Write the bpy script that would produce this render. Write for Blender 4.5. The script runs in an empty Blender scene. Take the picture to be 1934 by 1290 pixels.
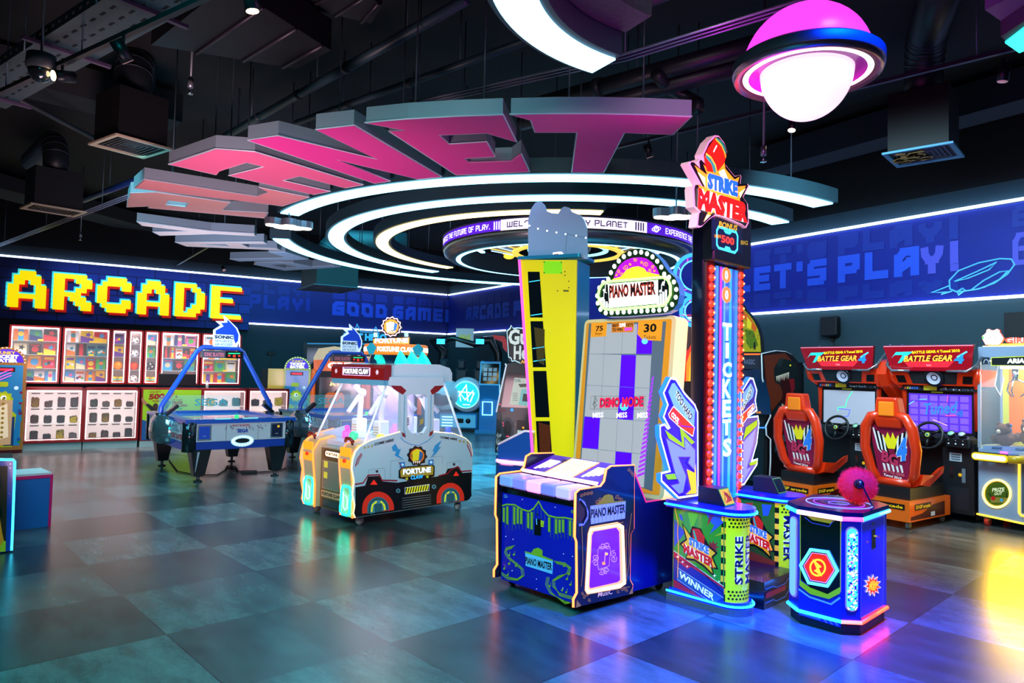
import bpy, math, random
from mathutils import Matrix, Vector
from mathutils.geometry import tessellate_polygon
random.seed(7)
PI=math.pi
S=bpy.context.scene
COL=S.collection
# ------------------------------------------------------------------ camera
FPX=1337.0; CAMH=1.71; PITCH=math.radians(2.35); ROLL=math.radians(1.37)
_fw=Vector((0,math.cos(PITCH),math.sin(PITCH))); _up0=Vector((0,-math.sin(PITCH),math.cos(PITCH))); _r0=Vector((1,0,0))
_r=_r0*math.cos(ROLL)+_up0*math.sin(ROLL); _up=_up0*math.cos(ROLL)-_r0*math.sin(ROLL)
EYE=Vector((0,0,CAMH))
cam=bpy.data.objects.new('camera',bpy.data.cameras.new('camera')); COL.objects.link(cam)
cam.data.sensor_width=36; cam.data.lens=36*FPX/1934; cam.data.clip_end=80; cam.data.clip_start=.05
cam.matrix_world=Matrix(((_r.x,_up.x,-_fw.x,0),(_r.y,_up.y,-_fw.y,0),(_r.z,_up.z,-_fw.z,CAMH),(0,0,0,1)))
S.camera=cam
# ------------------------------------------------------------------ colour management, world
S.view_settings.view_transform='Standard'; S.view_settings.look='None'; S.view_settings.gamma=1
S.view_settings.use_curve_mapping=False; S.view_settings.exposure=0.0
S.cycles.use_denoising=True; S.cycles.max_bounces=7; S.cycles.diffuse_bounces=3; S.cycles.glossy_bounces=4
S.cycles.transmission_bounces=6; S.cycles.transparent_max_bounces=12; S.cycles.sample_clamp_indirect=4; S.cycles.caustics_reflective=False; S.cycles.caustics_refractive=False
W=bpy.data.worlds.new('hall_air'); S.world=W; W.use_nodes=True
W.node_tree.nodes['Background'].inputs[0].default_value=(0.02,0.10,0.14,1); W.node_tree.nodes['Background'].inputs[1].default_value=0.12
def area(name,loc,aim,size,power,color,sy=None,spread=105):
    l=bpy.data.lights.new(name,'AREA'); l.spread=math.radians(spread); l.energy=power; l.color=color; l.size=size
    if sy: l.shape='RECTANGLE'; l.size_y=sy
    o=bpy.data.objects.new(name,l); COL.objects.link(o); o.location=loc
    o.rotation_euler=(Vector(aim)-Vector(loc)).to_track_quat('-Z','Y').to_euler(); return o
def point(name,loc,power,color,r=.1):
    l=bpy.data.lights.new(name,'POINT'); l.energy=power; l.color=color; l.shadow_soft_size=r
    o=bpy.data.objects.new(name,l); COL.objects.link(o); o.location=loc; return o
area('fill_cyan',(-1.6,1.6,4.2),(-1.0,4.6,0),2.4,210,(.0,.70,.72))  # unseen fill added to tint the near floor teal
area('fill_left',(-5.6,8.6,4.2),(-5.4,9.8,0),2.5,120,(.16,.72,.85))  # added fill over the left floor, no fixture
area('fill_centre',(0.9,12.3,3.3),(0.9,12.3,0),3.0,560,(.02,.60,1))  # unseen fill added for the cyan floor under the drum
area('fill_back',(-4,17,4.6),(-4.5,19.5,1),3.5,240,(.04,.5,.72))  # added fill for the back of the hall, no fixture there
area('fill_right',(3.2,6.6,4.0),(5.3,9.6,1.0),1.6,120,(.45,.75,.90))  # unseen fill added for the machines on the right
area('fill_front',(0.2,1.0,3.9),(1.0,7.4,1.9),1.2,34,(.9,.8,.85),spread=60)  # added fill that brightens the yellow tower
area('fill_blue',(2.3,3.6,4.4),(1.9,4.6,0),.6,230,(.0,.04,1),spread=55)  # unseen blue fill added for the floor by the punching game
area('fill_letters',(-2.8,5.0,.9),(-3.0,8.6,3.8),1.6,95,(1,.62,.70))  # fill added below the hanging letters, shining up
area('fill_far_letters',(-5.2,10.0,1.6),(-4.6,12.6,3.8),1.8,50,(.60,.72,1))  # unseen upward fill added for the far hanging letters
point('hall_light_magenta',(1.75,4.9,3.1),42,(1,.03,.75),.25)
# ------------------------------------------------------------------ rays through the photograph's frame, met with real planes
def ray(x,y): return _fw+_r*((x-967)/FPX)+_up*((645-y)/FPX)
def Z(x,y,z=0.0): d=ray(x,y); return EYE+d*((z-CAMH)/d.z)
def DY(x,y,Y): d=ray(x,y); return EYE+d*(Y/d.y)
def hgt(p,x,y):
    d=ray(x,y); t=math.hypot(p[0],p[1])/math.hypot(d.x,d.y); return CAMH+d.z*t
# ------------------------------------------------------------------ materials
def lin(h):
    h=h.lstrip('#'); v=[int(h[i:i+2],16)/255 for i in (0,2,4)]
    return tuple(a/12.92 if a<=.04045 else ((a+.055)/1.055)**2.4 for a in v)
_M={}
def mat(hexc,rough=.45,em=0,metal=0,alpha=1,ecol=None,noise=0,coat=0,scale=30):
    k=(hexc,rough,em,metal,alpha,ecol,noise,coat)
    if k in _M: return _M[k]
    m=bpy.data.materials.new('paint_'+hexc.strip('#')); m.use_nodes=True; n=m.node_tree.nodes; b=n['Principled BSDF']
    c=lin(hexc)
    b.inputs['Base Color'].default_value=(*c,1); b.inputs['Roughness'].default_value=rough; b.inputs['Metallic'].default_value=metal
    if em:
        b.inputs['Emission Color'].default_value=(*(lin(ecol) if ecol else c),1); b.inputs['Emission Strength'].default_value=em
    if coat: b.inputs['Coat Weight'].default_value=coat; b.inputs['Coat Roughness'].default_value=.08
    if alpha<1: b.inputs['Alpha'].default_value=alpha
    if noise:
        t=n.new('ShaderNodeTexNoise'); t.inputs['Scale'].default_value=scale; t.inputs['Detail'].default_value=6
        tc=n.new('ShaderNodeTexCoord'); r=n.new('ShaderNodeValToRGB')
        r.color_ramp.elements[0].position=.3; r.color_ramp.elements[1].position=.75
        r.color_ramp.elements[0].color=(*[v*(1-noise) for v in c],1); r.color_ramp.elements[1].color=(*[min(1,v*(1+noise)) for v in c],1)
        L=m.node_tree.links.new; L(tc.outputs['Object'],t.inputs['Vector']); L(t.outputs['Fac'],r.inputs['Fac']); L(r.outputs['Color'],b.inputs['Base Color'])
    _M[k]=m; return m
def E(hexc,s=2.0): return mat(hexc,.4,s)
def glass(hexc='#dff6ff',alpha=.12,rough=.03):
    return mat(hexc,rough,0,0,alpha)
BLK=mat('#0b0c0f',.35); DK=mat('#15181d',.5); WHT=mat('#e8ecef',.35); CHR=mat('#c8ccd0',.18,metal=1); RUB=mat('#101010',.8)
STL=mat('#6d757c',.35,metal=.9)
# ------------------------------------------------------------------ mesh builder
class MB:
    def __init__(s): s.v=[]; s.f=[]; s.mi=[]; s.mats=[]; s.sm=[]
    def _m(s,m):
        if m not in s.mats: s.mats.append(m)
        return s.mats.index(m)
    def add(s,vs,fs,m,smooth=False,T=None):
        o=len(s.v); k=s._m(m)
        s.v+= [tuple(T@Vector(v)) for v in vs] if T is not None else [tuple(v) for v in vs]
        for f in fs: s.f.append([i+o for i in f]); s.mi.append(k); s.sm.append(smooth)
        return s
    def box(s,x0,x1,y0,y1,z0,z1,m,T=None,bv=0):
        if bv:
            b=min(bv,abs(x1-x0)/2.1,abs(y1-y0)/2.1,abs(z1-z0)/2.1)
            xs=(x0,x1);ys=(y0,y1);zs=(z0,z1);V=[];
            idx={}
            for i in (0,1):
                for j in (0,1):
                    for k in (0,1):
                        sx,sy,sz=(1,-1)[i],(1,-1)[j],(1,-1)[k]
                        for a in range(3):
                            p=[xs[i],ys[j],zs[k]]
                            for q,sg in enumerate((sx,sy,sz)):
                                if q!=a: p[q]+=sg*b
                            idx[i,j,k,a]=len(V); V.append(p)
            F=[]
            for a in range(3):
                o1,o2=[q for q in range(3) if q!=a]
                for e in (0,1):
                    q=[]
                    for c1,c2 in ((0,0),(1,0),(1,1),(0,1)):
                        t=[0,0,0]; t[a]=e; t[o1]=c1; t[o2]=c2; q.append(idx[t[0],t[1],t[2],a])
                    F.append(q)
                for c1 in (0,1):
                    for c2 in (0,1):
                        t0=[0,0,0]; t0[o1]=c1; t0[o2]=c2; t1=list(t0); t1[a]=1
                        F.append([idx[(*t0,o1)],idx[(*t0,o2)],idx[(*t1,o2)],idx[(*t1,o1)]])
            for i in (0,1):
                for j in (0,1):
                    for k in (0,1): F.append([idx[i,j,k,0],idx[i,j,k,1],idx[i,j,k,2]])
            return s.add(V,F,m,False,T)
        V=[(x,y,z) for x in (x0,x1) for y in (y0,y1) for z in (z0,z1)]
        return s.add(V,[(0,1,3,2),(4,6,7,5),(0,4,5,1),(2,3,7,6),(0,2,6,4),(1,5,7,3)],m,False,T)
    def prism(s,loops,w0,w1,m,F=None,side=None,T=None,back=True):
        """loops: outline (and holes) in u,v ; extruded along w of frame F"""
        if not isinstance(loops[0][0],(tuple,list,Vector)): loops=[loops]
        F=F or Matrix.Identity(4)
        if T is not None: F=T@F
        flat=[p for l in loops for p in l]; n=len(flat)
        tri=tessellate_polygon([[Vector((p[0],p[1],0)) for p in l] for l in loops])
        V=[F@Vector((p[0],p[1],w1)) for p in flat]
        s.add(V,[t for t in tri],m)
        if abs(w1-w0)>1e-6:
            if back: s.add([F@Vector((p[0],p[1],w0)) for p in flat],[t for t in tri],side or m)
            o=0
            for l in loops:
                k=len(l); VV=[F@Vector((p[0],p[1],w)) for p in l for w in (w0,w1)]
                s.add(VV,[(2*i,2*((i+1)%k),2*((i+1)%k)+1,2*i+1) for i in range(k)],side or m)
        return s
    def tube(s,pts,r,m,closed=False,n=8,T=None,caps=True,rr=None):
        P=[Vector(p) for p in pts]
        if T is not None: P=[T@p for p in P]
        k=len(P); V=[]; prev=None
        for i,p in enumerate(P):
            a=P[i-1] if (i>0 or closed) else p; b=P[(i+1)%k] if (i<k-1 or closed) else p
            d=(b-a).normalized() if (b-a).length>1e-9 else Vector((0,0,1))
            if prev is None: nx=d.orthogonal().normalized()
            else:
                nx=prev-d*prev.dot(d); nx=nx.normalized() if nx.length>1e-6 else d.orthogonal().normalized()
            prev=nx; ny=d.cross(nx); ri=rr[i] if rr else r
            if 0<i<k-1 or closed:
                d1=(p-a).normalized(); d2=(b-p).normalized(); c=max(.35,math.sqrt(max(0,(1+d1.dot(d2))/2)))
                bis=(d2-d1); 
                for j in range(n):
                    t=2*PI*j/n; o=nx*math.cos(t)+ny*math.sin(t)
                    if bis.length>1e-4:
                        bb=bis.normalized(); o=o+bb*(o.dot(bb)*(1/c-1))
                    V.append(p+o*ri)
            else:
                for j in range(n): t=2*PI*j/n; V.append(p+(nx*math.cos(t)+ny*math.sin(t))*ri)
        Fc=[]
        for i in range(k if closed else k-1):
            a=i*n; b=((i+1)%k)*n
            for j in range(n): Fc.append((a+j,a+(j+1)%n,b+(j+1)%n,b+j))
        if not closed and caps: Fc.append(list(range(n))[::-1]); Fc.append([(k-1)*n+j for j in range(n)])
        return s.add(V,Fc,m,n>5)
    def lathe(s,prof,m,n=24,T=None,smooth=True,a0=0,a1=2*PI):
        full=abs(a1-a0-2*PI)<1e-6; c=n if full else n+1; V=[]
        for i in range(c):
            a=a0+(a1-a0)*i/n
            for r,z in prof: V.append((r*math.cos(a),r*math.sin(a),z))
        k=len(prof); Fc=[]
        for i in range(n):
            p=i*k; q=((i+1)%c)*k
            for j in range(k-1): Fc.append((p+j,q+j,q+j+1,p+j+1))
        return s.add(V,Fc,m,smooth,T)
    def sphere(s,c,r,m,n=16,T=None,sz=(1,1,1)):
        pr=[(r*math.sin(PI*i/(n//2)),-r*math.cos(PI*i/(n//2))) for i in range(n//2+1)]
        M=Matrix.Translation(c)@Matrix.Diagonal((*sz,1))
        if T is not None: M=T@M
        return s.lathe(pr,m,n,M)
    def cyl(s,c0,c1,r,m,n=16,T=None,r2=None): return s.tube([c0,c1],r,m,n=n,T=T,rr=[r,r2 if r2 is not None else r])
    def arc(s,C,R0,R1,a0,a1,z0,z1,m,n=64,side=None):
        """band of a ring lying flat"""
        full=abs(abs(a1-a0)-360)<.01
        V=[]
        for i in range(n+1):
            a=math.radians(a0+(a1-a0)*i/n)
            for R in (R0,R1):
                for z in (z0,z1): V.append((C[0]+R*math.cos(a),C[1]+R*math.sin(a),z))
        B=[];Sd=[]
        for i in range(n):
            p=4*i;q=p+4
            B.append((p,p+2,q+2,q)); Sd+=[(p+1,q+1,q+3,p+3),(p,q,q+1,p+1),(p+2,p+3,q+3,q+2)]
        if not full: Sd+=[(0,1,3,2),(4*n,4*n+2,4*n+3,4*n+1)]
        s.add(V,B,m); s.add(V,Sd,side or m); return s
    def text(s,txt,quad,m,depth=.004,F=None,T=None,off=.0,w=0.0,xpad=0):
        """text fitted into the parallelogram bottom-left, bottom-right, top-left (u,v) of frame F"""
        vs,fs=textmesh(txt,off); 
        if not vs: return s
        xs=[v[0] for v in vs]; ys=[v[1] for v in vs]; x0,x1,y0,y1=min(xs),max(xs),min(ys),max(ys)
        bl,br,tl=[Vector(q[:2]) for q in quad]; du=br-bl; dv=tl-bl
        F=F or Matrix.Identity(4)
        if T is not None: F=T@F
        V=[]
        for x,y in vs:
            p=bl+du*((x-x0)/(x1-x0))+dv*((y-y0)/(y1-y0)); V.append(F@Vector((p.x,p.y,w+depth)))
        return s.add(V,fs,m)
    def tech(s,txt,quad,m,F=None,T=None,w=0.004,th=.16,italic=0):
        """square techno lettering from strokes, one cell per character"""
        F=F or Matrix.Identity(4)
        if T is not None: F=T@F
        bl,br,tl=[Vector(q[:2]) for q in quad]; du=br-bl; dv=tl-bl
        adv=[]; x=0
        for ch in txt: adv.append(x); x+= (.45 if ch==' ' else .42 if ch in "I!.'1" else 1.3 if ch in 'MW' else 1.0)+.22
        tot=x-.22
        sx=1/tot; h=th/2
        ar=(dv.length)/(du.length/tot)   # cell aspect
        kk=0
        for ch,x in zip(txt,adv):
            wd=.42 if ch in "I!.'1" else 1.3 if ch in 'MW' else 1.0
            for st in TECH.get(ch.upper(),[]):
                for (a,b) in zip(st[:-1],st[1:]):
                    ax,ay=a[0]*(wd-th)+h,a[1]*(1-th/ar*1.0)+h/ar; bx,by=b[0]*(wd-th)+h,b[1]*(1-th/ar)+h/ar
                    dx,dy=bx-ax,(by-ay)*ar; L=math.hypot(dx,dy) or 1; ux,uy=dx/L*h,dy/L*h; ex=1.0 if (abs(dx)<1e-6 or abs(dy)<1e-6) else .35; ax-=0; vx,vy=ux,uy; ux,uy=ux*ex,uy*ex
                    q=[(ax-ux-vy,ay+(-uy+vx)/ar),(bx+ux-vy,by+(uy+vx)/ar),(bx+ux+vy,by+(uy-vx)/ar),(ax-ux+vy,ay+(-uy-vx)/ar)]
                    V=[]
                    for px,py in q:
                        P=bl+du*((px+x+italic*py)*sx)+dv*py; V.append(F@Vector((P.x,P.y,w+.0012*(kk%7))))
                    s.add(V,[(0,1,2,3)],m); kk+=1
        return s
    def build(s,name,parent=None,loc=None,rotz=0,label=None,cat=None,group=None,kind=None,mw=None):
        me=bpy.data.meshes.new(name); me.from_pydata([tuple(v) for v in s.v],[],s.f)
        for m in s.mats: me.materials.append(m)
        me.polygons.foreach_set('material_index',s.mi); me.polygons.foreach_set('use_smooth',s.sm); me.update()
        o=bpy.data.objects.new(name,me); COL.objects.link(o)
        if parent: o.parent=parent
        if loc is not None: o.location=loc
        if rotz: o.rotation_euler[2]=rotz
        tag(o,label,cat,group,kind); return o
_TX={}
def textmesh(txt,off=0):
    k=(txt,off)
    if k in _TX: return _TX[k]
    c=bpy.data.curves.new('t','FONT'); c.body=txt; c.offset=off; c.resolution_u=2
    o=bpy.data.objects.new('t',c); COL.objects.link(o)
    dg=bpy.context.evaluated_depsgraph_get(); me=o.evaluated_get(dg).to_mesh()
    vs=[(v.co.x,v.co.y) for v in me.vertices]; fs=[list(p.vertices) for p in me.polygons]
    o.evaluated_get(dg).to_mesh_clear(); bpy.data.objects.remove(o); bpy.data.curves.remove(c)
    _TX[k]=(vs,fs); return _TX[k]
A_=[[(0,0),(0,.65),(.35,1),(1,1),(1,0)],[(0,.42),(1,.42)]]
TECH={'A':[[(0,0),(0,.7),(.35,1),(1,1),(1,0)],[(.0,.12),(.75,.5),(1,.5)]],'B':[[(0,0),(0,1),(.9,1),(.9,.55),(0,.55)],[(.9,.55),(1,.45),(1,0),(0,0)]],
'C':[[(1,1),(.3,1),(0,.75),(0,0),(1,0)]],'D':[[(0,0),(0,1),(.7,1),(1,.7),(1,0),(0,0)]],'E':[[(1,1),(0,1),(0,0),(1,0)],[(0,.5),(.9,.5)]],
'F':[[(1,1),(0,1),(0,0)],[(0,.5),(.85,.5)]],'G':[[(1,1),(.3,1),(0,.75),(0,0),(1,0),(1,.5),(.55,.5)]],'H':[[(0,0),(0,1)],[(1,0),(1,1)],[(0,.5),(1,.5)]],
'I':[[(.5,0),(.5,1)]],'L':[[(0,1),(0,0),(1,0)]],'M':[[(0,0),(0,1),(1,1),(1,0)],[(.5,1),(.5,.1)]],'N':[[(0,0),(0,1),(.7,1),(1,.75),(1,0)]],
'O':[[(.3,0),(0,.25),(0,1),(.7,1),(1,.75),(1,0),(.3,0)]],'P':[[(0,0),(0,1),(1,1),(1,.6),(.8,.42),(.3,.42)]],'R':[[(0,0),(0,1),(1,1),(1,.55),(.2,.5),(1,0)]],
'S':[[(1,1),(.2,1),(0,.8),(0,.5),(1,.5),(1,.2),(.8,0),(0,0)]],'T':[[(0,1),(1,1)],[(.5,1),(.5,0)]],'U':[[(0,1),(0,0),(1,0),(1,1)]],'V':[[(0,1),(.5,0),(1,1)]],
'W':[[(0,1),(0,0),(1,0),(1,1)],[(.5,.9),(.5,0)]],'X':[[(0,0),(1,1)],[(0,1),(1,0)]],'Y':[[(0,1),(.05,.7),(.3,.45),(.7,.45),(.95,.7),(1,1)],[(.5,.45),(.5,0)]],
'!':[[(.5,1),(.5,.35)],[(.5,.02),(.5,.06)]],'.':[[(.5,0),(.5,.03)]],"'":[[(.5,1),(.5,.85)]],'K':[[(0,0),(0,1)],[(1,1),(.1,.5),(1,0)]],'Z':[[(0,1),(1,1),(0,0),(1,0)]],
'0':[[(0,0),(0,1),(1,1),(1,0),(0,0)]],'5':[[(1,1),(0,1),(0,.5),(1,.5),(1,0),(0,0)]]}
def tag(o,label=None,cat=None,group=None,kind=None):
    if label: o['label']=label
    if cat: o['category']=cat
    if group: o['group']=group
    if kind: o['kind']=kind
    return o
def thing(name,label,cat,loc=(0,0,0),rotz=0,group=None):
    o=bpy.data.objects.new(name,None); COL.objects.link(o); o.location=loc; o.rotation_euler[2]=rotz; o.empty_display_size=.1
    tag(o,label,cat,group); o['_m']=0; del o['_m']; return o
def mtx(o): return Matrix.Translation(o.location)@o.rotation_euler.to_matrix().to_4x4()
class Fr:
    """a flat panel of a thing: origin o, axes u,v in the thing's own space; px() finds where a line of sight meets it"""
    def __init__(s,root,o,u,v):
        u=Vector(u).normalized(); n=u.cross(Vector(v)).normalized(); v=n.cross(u)
        o=Vector(o); s.M=Matrix(((u.x,v.x,n.x,o.x),(u.y,v.y,n.y,o.y),(u.z,v.z,n.z,o.z),(0,0,0,1)))
        s.Wm=(mtx(root) if root is not None else Matrix.Identity(4))@s.M; s.Wi=s.Wm.inverted()
    def p(s,x,y):
        e=s.Wi@EYE; d=(s.Wi.to_3x3()@ray(x,y)); t=-e.z/d.z; q=e+d*t; return (q.x,q.y)
    def P(s,L): return [s.p(*q) for q in L]
def dup(o,parent=None):
    c=o.copy(); COL.objects.link(c); c.parent=parent
    for ch in KIDS(o): dup(ch,c)
    return c
def KIDS(o): return [c for c in list(o.children)]
def ngon(n,r,cx=0,cy=0,a0=0,ry=None): return [(cx+r*math.cos(a0+2*PI*i/n),cy+(ry or r)*math.sin(a0+2*PI*i/n)) for i in range(n)]
def rrect(x0,x1,y0,y1,r,n=5):
    out=[]
    for cx,cy,a in ((x1-r,y0+r,-PI/2),(x1-r,y1-r,0),(x0+r,y1-r,PI/2),(x0+r,y0+r,PI)):
        for i in range(n+1): t=a+PI/2*i/n; out.append((cx+r*math.cos(t),cy+r*math.sin(t)))
    return out
def star(n,r1,r2,cx=0,cy=0,a0=0,ry=1): return [(cx+(r1 if i%2==0 else r2)*math.cos(a0+PI*i/n),cy+ry*(r1 if i%2==0 else r2)*math.sin(a0+PI*i/n)) for i in range(2*n)]
def outline(pts,closed=True): return pts+[pts[0]] if closed else pts
# ================================================================== the room
FL_A=math.radians(46.9); TS=.586*CAMH; TO=Vector((-2.446*CAMH,3.93*CAMH,0))
def floor_mat():
    m=bpy.data.materials.new('stone_vinyl_tiles'); m.use_nodes=True; nt=m.node_tree; N=nt.nodes.new; L=nt.links.new; b=nt.nodes['Principled BSDF']
    tc=N('ShaderNodeTexCoord'); mp=N('ShaderNodeMapping'); mp.vector_type='POINT'
    # object space is already turned with the tile grid: 1 unit = 1 m
    L(tc.outputs['Object'],mp.inputs[0]); mp.inputs['Scale'].default_value=(1/TS,1/TS,1)
    ck=N('ShaderNodeTexChecker'); ck.inputs['Scale'].default_value=1; ck.inputs['Color1'].default_value=(.042,.047,.049,1); ck.inputs['Color2'].default_value=(.098,.107,.112,1)
    off=N('ShaderNodeVectorMath'); off.operation='ADD'; off.inputs[1].default_value=(0,0,.5); L(mp.outputs[0],off.inputs[0]); L(off.outputs[0],ck.inputs['Vector'])
    fl=N('ShaderNodeVectorMath'); fl.operation='FLOOR'; L(off.outputs[0],fl.inputs[0])
    wn=N('ShaderNodeTexWhiteNoise'); wn.noise_dimensions='3D'; L(fl.outputs[0],wn.inputs['Vector'])
    # streaky cloudy pattern of the stone print
    st=N('ShaderNodeMapping'); st.inputs['Scale'].default_value=(1.2,3.0,1); L(tc.outputs['Object'],st.inputs[0])
    n1=N('ShaderNodeTexNoise'); n1.inputs['Scale'].default_value=1.6; n1.inputs['Detail'].default_value=7; n1.inputs['Roughness'].default_value=.65; L(st.outputs[0],n1.inputs['Vector'])
    n2=N('ShaderNodeTexNoise'); n2.inputs['Scale'].default_value=38; n2.inputs['Detail'].default_value=1.5; L(tc.outputs['Object'],n2.inputs['Vector'])
    r1=N('ShaderNodeMapRange'); r1.inputs[1].default_value=.3; r1.inputs[2].default_value=.7; r1.inputs[3].default_value=.45; r1.inputs[4].default_value=1.55; L(n1.outputs['Fac'],r1.inputs[0])
    r2=N('ShaderNodeMapRange'); r2.inputs[3].default_value=.85; r2.inputs[4].default_value=1.15; L(n2.outputs['Fac'],r2.inputs[0])
    r3=N('ShaderNodeMapRange'); r3.inputs[3].default_value=.7; r3.inputs[4].default_value=1.35; L(wn.outputs['Value'],r3.inputs[0])
    m1=N('ShaderNodeMath'); m1.operation='MULTIPLY'; L(r1.outputs[0],m1.inputs[0]); L(r2.outputs[0],m1.inputs[1])
    m2=N('ShaderNodeMath'); m2.operation='MULTIPLY'; L(m1.outputs[0],m2.inputs[0]); L(r3.outputs[0],m2.inputs[1])
    # thin joints
    fr=N('ShaderNodeVectorMath'); fr.operation='FRACTION'; L(off.outputs[0],fr.inputs[0]); sp=N('ShaderNodeSeparateXYZ'); L(fr.outputs[0],sp.inputs[0])
    js=[]
    for k in (0,1):
        a=N('ShaderNodeMath'); a.operation='PINGPONG'; a.inputs[1].default_value=.5; L(sp.outputs[k],a.inputs[0])
        g=N('ShaderNodeMath'); g.operation='GREATER_THAN'; g.inputs[1].default_value=.0028; L(a.outputs[0],g.inputs[0]); js.append(g)
    j=N('ShaderNodeMath'); j.operation='MULTIPLY'; L(js[0].outputs[0],j.inputs[0]); L(js[1].outputs[0],j.inputs[1])
    jr=N('ShaderNodeMapRange'); jr.inputs[3].default_value=.1; jr.inputs[4].default_value=1; L(j.outputs[0],jr.inputs[0])
    m3=N('ShaderNodeMath'); m3.operation='MULTIPLY'; L(m2.outputs[0],m3.inputs[0]); L(jr.outputs[0],m3.inputs[1])
    sc=N('ShaderNodeVectorMath'); sc.operation='SCALE'; L(ck.outputs['Color'],sc.inputs[0]); L(m3.outputs[0],sc.inputs['Scale']); L(sc.outputs[0],b.inputs['Base Color'])
    b.inputs['Roughness'].default_value=.27
    b.inputs['Specular IOR Level'].default_value=.75
    return m
# footprint of the hall (corner of the two painted walls, then along each wall)
CORN=Vector((-2.12,23.45,0)); RD=Vector((math.cos(math.radians(-57.6)),math.sin(math.radians(-57.6)),0)); LD=Vector((math.cos(math.radians(-146.8)),math.sin(math.radians(-146.8)),0))
RE=CORN+RD*26; LE=CORN+LD*19; CEIL=5.6
fb=MB()
Ri=Matrix.Rotation(-(-FL_A),4,'Z')
def tofl(p): return Matrix.Rotation(FL_A,4,'Z')@(Vector(p)-TO)
pts=[CORN,LE,LE+Vector((2,-14,0)),Vector((-9,-6,0)),Vector((12,-6,0)),RE]
fo=MB(); q=[tofl(p) for p in pts]
fo.add([(p.x,p.y,0) for p in q]+[(p.x,p.y,-.1) for p in q],[list(range(6)),[11,10,9,8,7,6]],floor_mat())
o=fo.build('floor',kind='structure'); o.location=TO; o.rotation_euler[2]=-FL_A
cm=mat('#07090b',.85,noise=.3,scale=2)
c_=MB(); c_.add([(p.x,p.y,CEIL) for p in pts]+[(p.x,p.y,CEIL+.1) for p in pts],[list(range(6)),[11,10,9,8,7,6]],cm); c_.build('ceiling',kind='structure')
wm=mat('#2c4850',.8,noise=.06,scale=3)
def wall(name,A,B,z0,z1,m,t=.15):
    d=(B-A).normalized(); n=Vector((-d.y,d.x,0))
    if n.dot(Vector((0,8,0))-A)>0: n=-n
    w=MB(); w.add([A+Vector((0,0,z0)),B+Vector((0,0,z0)),B+Vector((0,0,z1)),A+Vector((0,0,z1)),A+n*t+Vector((0,0,z0)),B+n*t+Vector((0,0,z0)),B+n*t+Vector((0,0,z1)),A+n*t+Vector((0,0,z1))],
      [(0,1,2,3),(4,5,6,7),(0,4,7,3),(1,5,6,2),(0,1,5,4),(3,2,6,7)],m); return w.build(name,kind='structure')
wall('wall_right',CORN,RE,0,4.45,wm); wall('wall_left',CORN,LE,0,4.45,mat('#26333a',.8,noise=.06,scale=3))
wall('wall_right_upper',CORN,RE,4.45,CEIL,mat('#101417',.9)); wall('wall_left_upper',CORN,LE,4.45,CEIL,mat('#101417',.9))
nR=Vector((RD.y,-RD.x,0)); nR=nR if nR.dot(-CORN)>0 else -nR     # into the room
nL=Vector((LD.y,-LD.x,0)); nL=nL if nL.dot(-CORN)>0 else -nL
ZL,ZU=2.86,4.16
# right wall frame: u runs from the corner to the near end ; left wall frame: u runs from far left to the corner
FRW=Fr(None,CORN+nR*.012,RD,(0,0,1)); FLW=Fr(None,LE+nL*.012,-LD,(0,0,1)); LW=19.0
navy=mat('#06208c',.55,noise=.10,scale=2); navy2=mat('#061c6c',.55)
def band(name,fr,u0,u1,label,cat='mural'):
    b=MB(); b.prism([(u0,ZL+.03),(u1,ZL+.03),(u1,ZU-.03),(u0,ZU-.03)],0,.02,navy,fr.M); return b
lb=mat('#2c5cdc',.5); lbf=mat('#12339a',.5); lp=mat('#5a5cd0',.5); lbm=mat('#2454d0',.5); lbd=mat('#113096',.5)
r=thing('wall_mural','blue mural band with pale LET\'S PLAY! lettering along the right wall','mural')
band('m',FRW,.05,26,'').build('mural_panel',r)
t=MB(); F=FRW.M
def wtech(t,fr,txt,p0,p1,p2,m,w=.024,th=.22): t.tech(txt,[fr.p(*p0),fr.p(*p1),fr.p(*p2)],m,fr.M,w=w,th=th)
def uv(fr,x,z): return (fr.p(x,500)[0],z)
def wt(t,fr,txt,x0,x1,z0,z1,m,w=.024,th=.34): t.tech(txt,[uv(fr,x0,z0),uv(fr,x1,z0),uv(fr,x0,z1)],m,fr.M,w=w,th=th)
wt(t,FRW,"LET'S",1390,1563,3.28,3.72,lb); wt(t,FRW,"PLA",1584,1738,3.28,3.72,lb); wt(t,FRW,"Y!",1740,1814,3.28,3.72,lp)
wt(t,FRW,"LET'S",1390,1563,3.74,4.02,lbf,.022); wt(t,FRW,"PLAY!",1584,1814,3.74,4.08,lbf,.022)
wt(t,FRW,"LET'S",1390,1563,2.98,3.22,lbd,.022); wt(t,FRW,"PLAY!",1584,1814,2.98,3.22,lbd,.022)
wt(t,FRW,"GO",1914,1990,3.28,3.72,lp); wt(t,FRW,"GO",1914,1990,3.8,4.08,lbf,.022)
wt(t,FRW,"ARCADE",884,965,3.25,3.68,lbm); wt(t,FRW,"FUN!",973,1040,3.25,3.68,lbm); wt(t,FRW,"ARCADE",884,965,3.72,3.98,lbf,.022)
t.build('mural_lettering',r)
ol=E('#4fb8e8',.5)
def px_line(fr,pts,m,r_=.012,w=.03,closed=False):
    P=[fr.M@Vector((*fr.p(*q),w)) for q in pts]; return P
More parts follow.
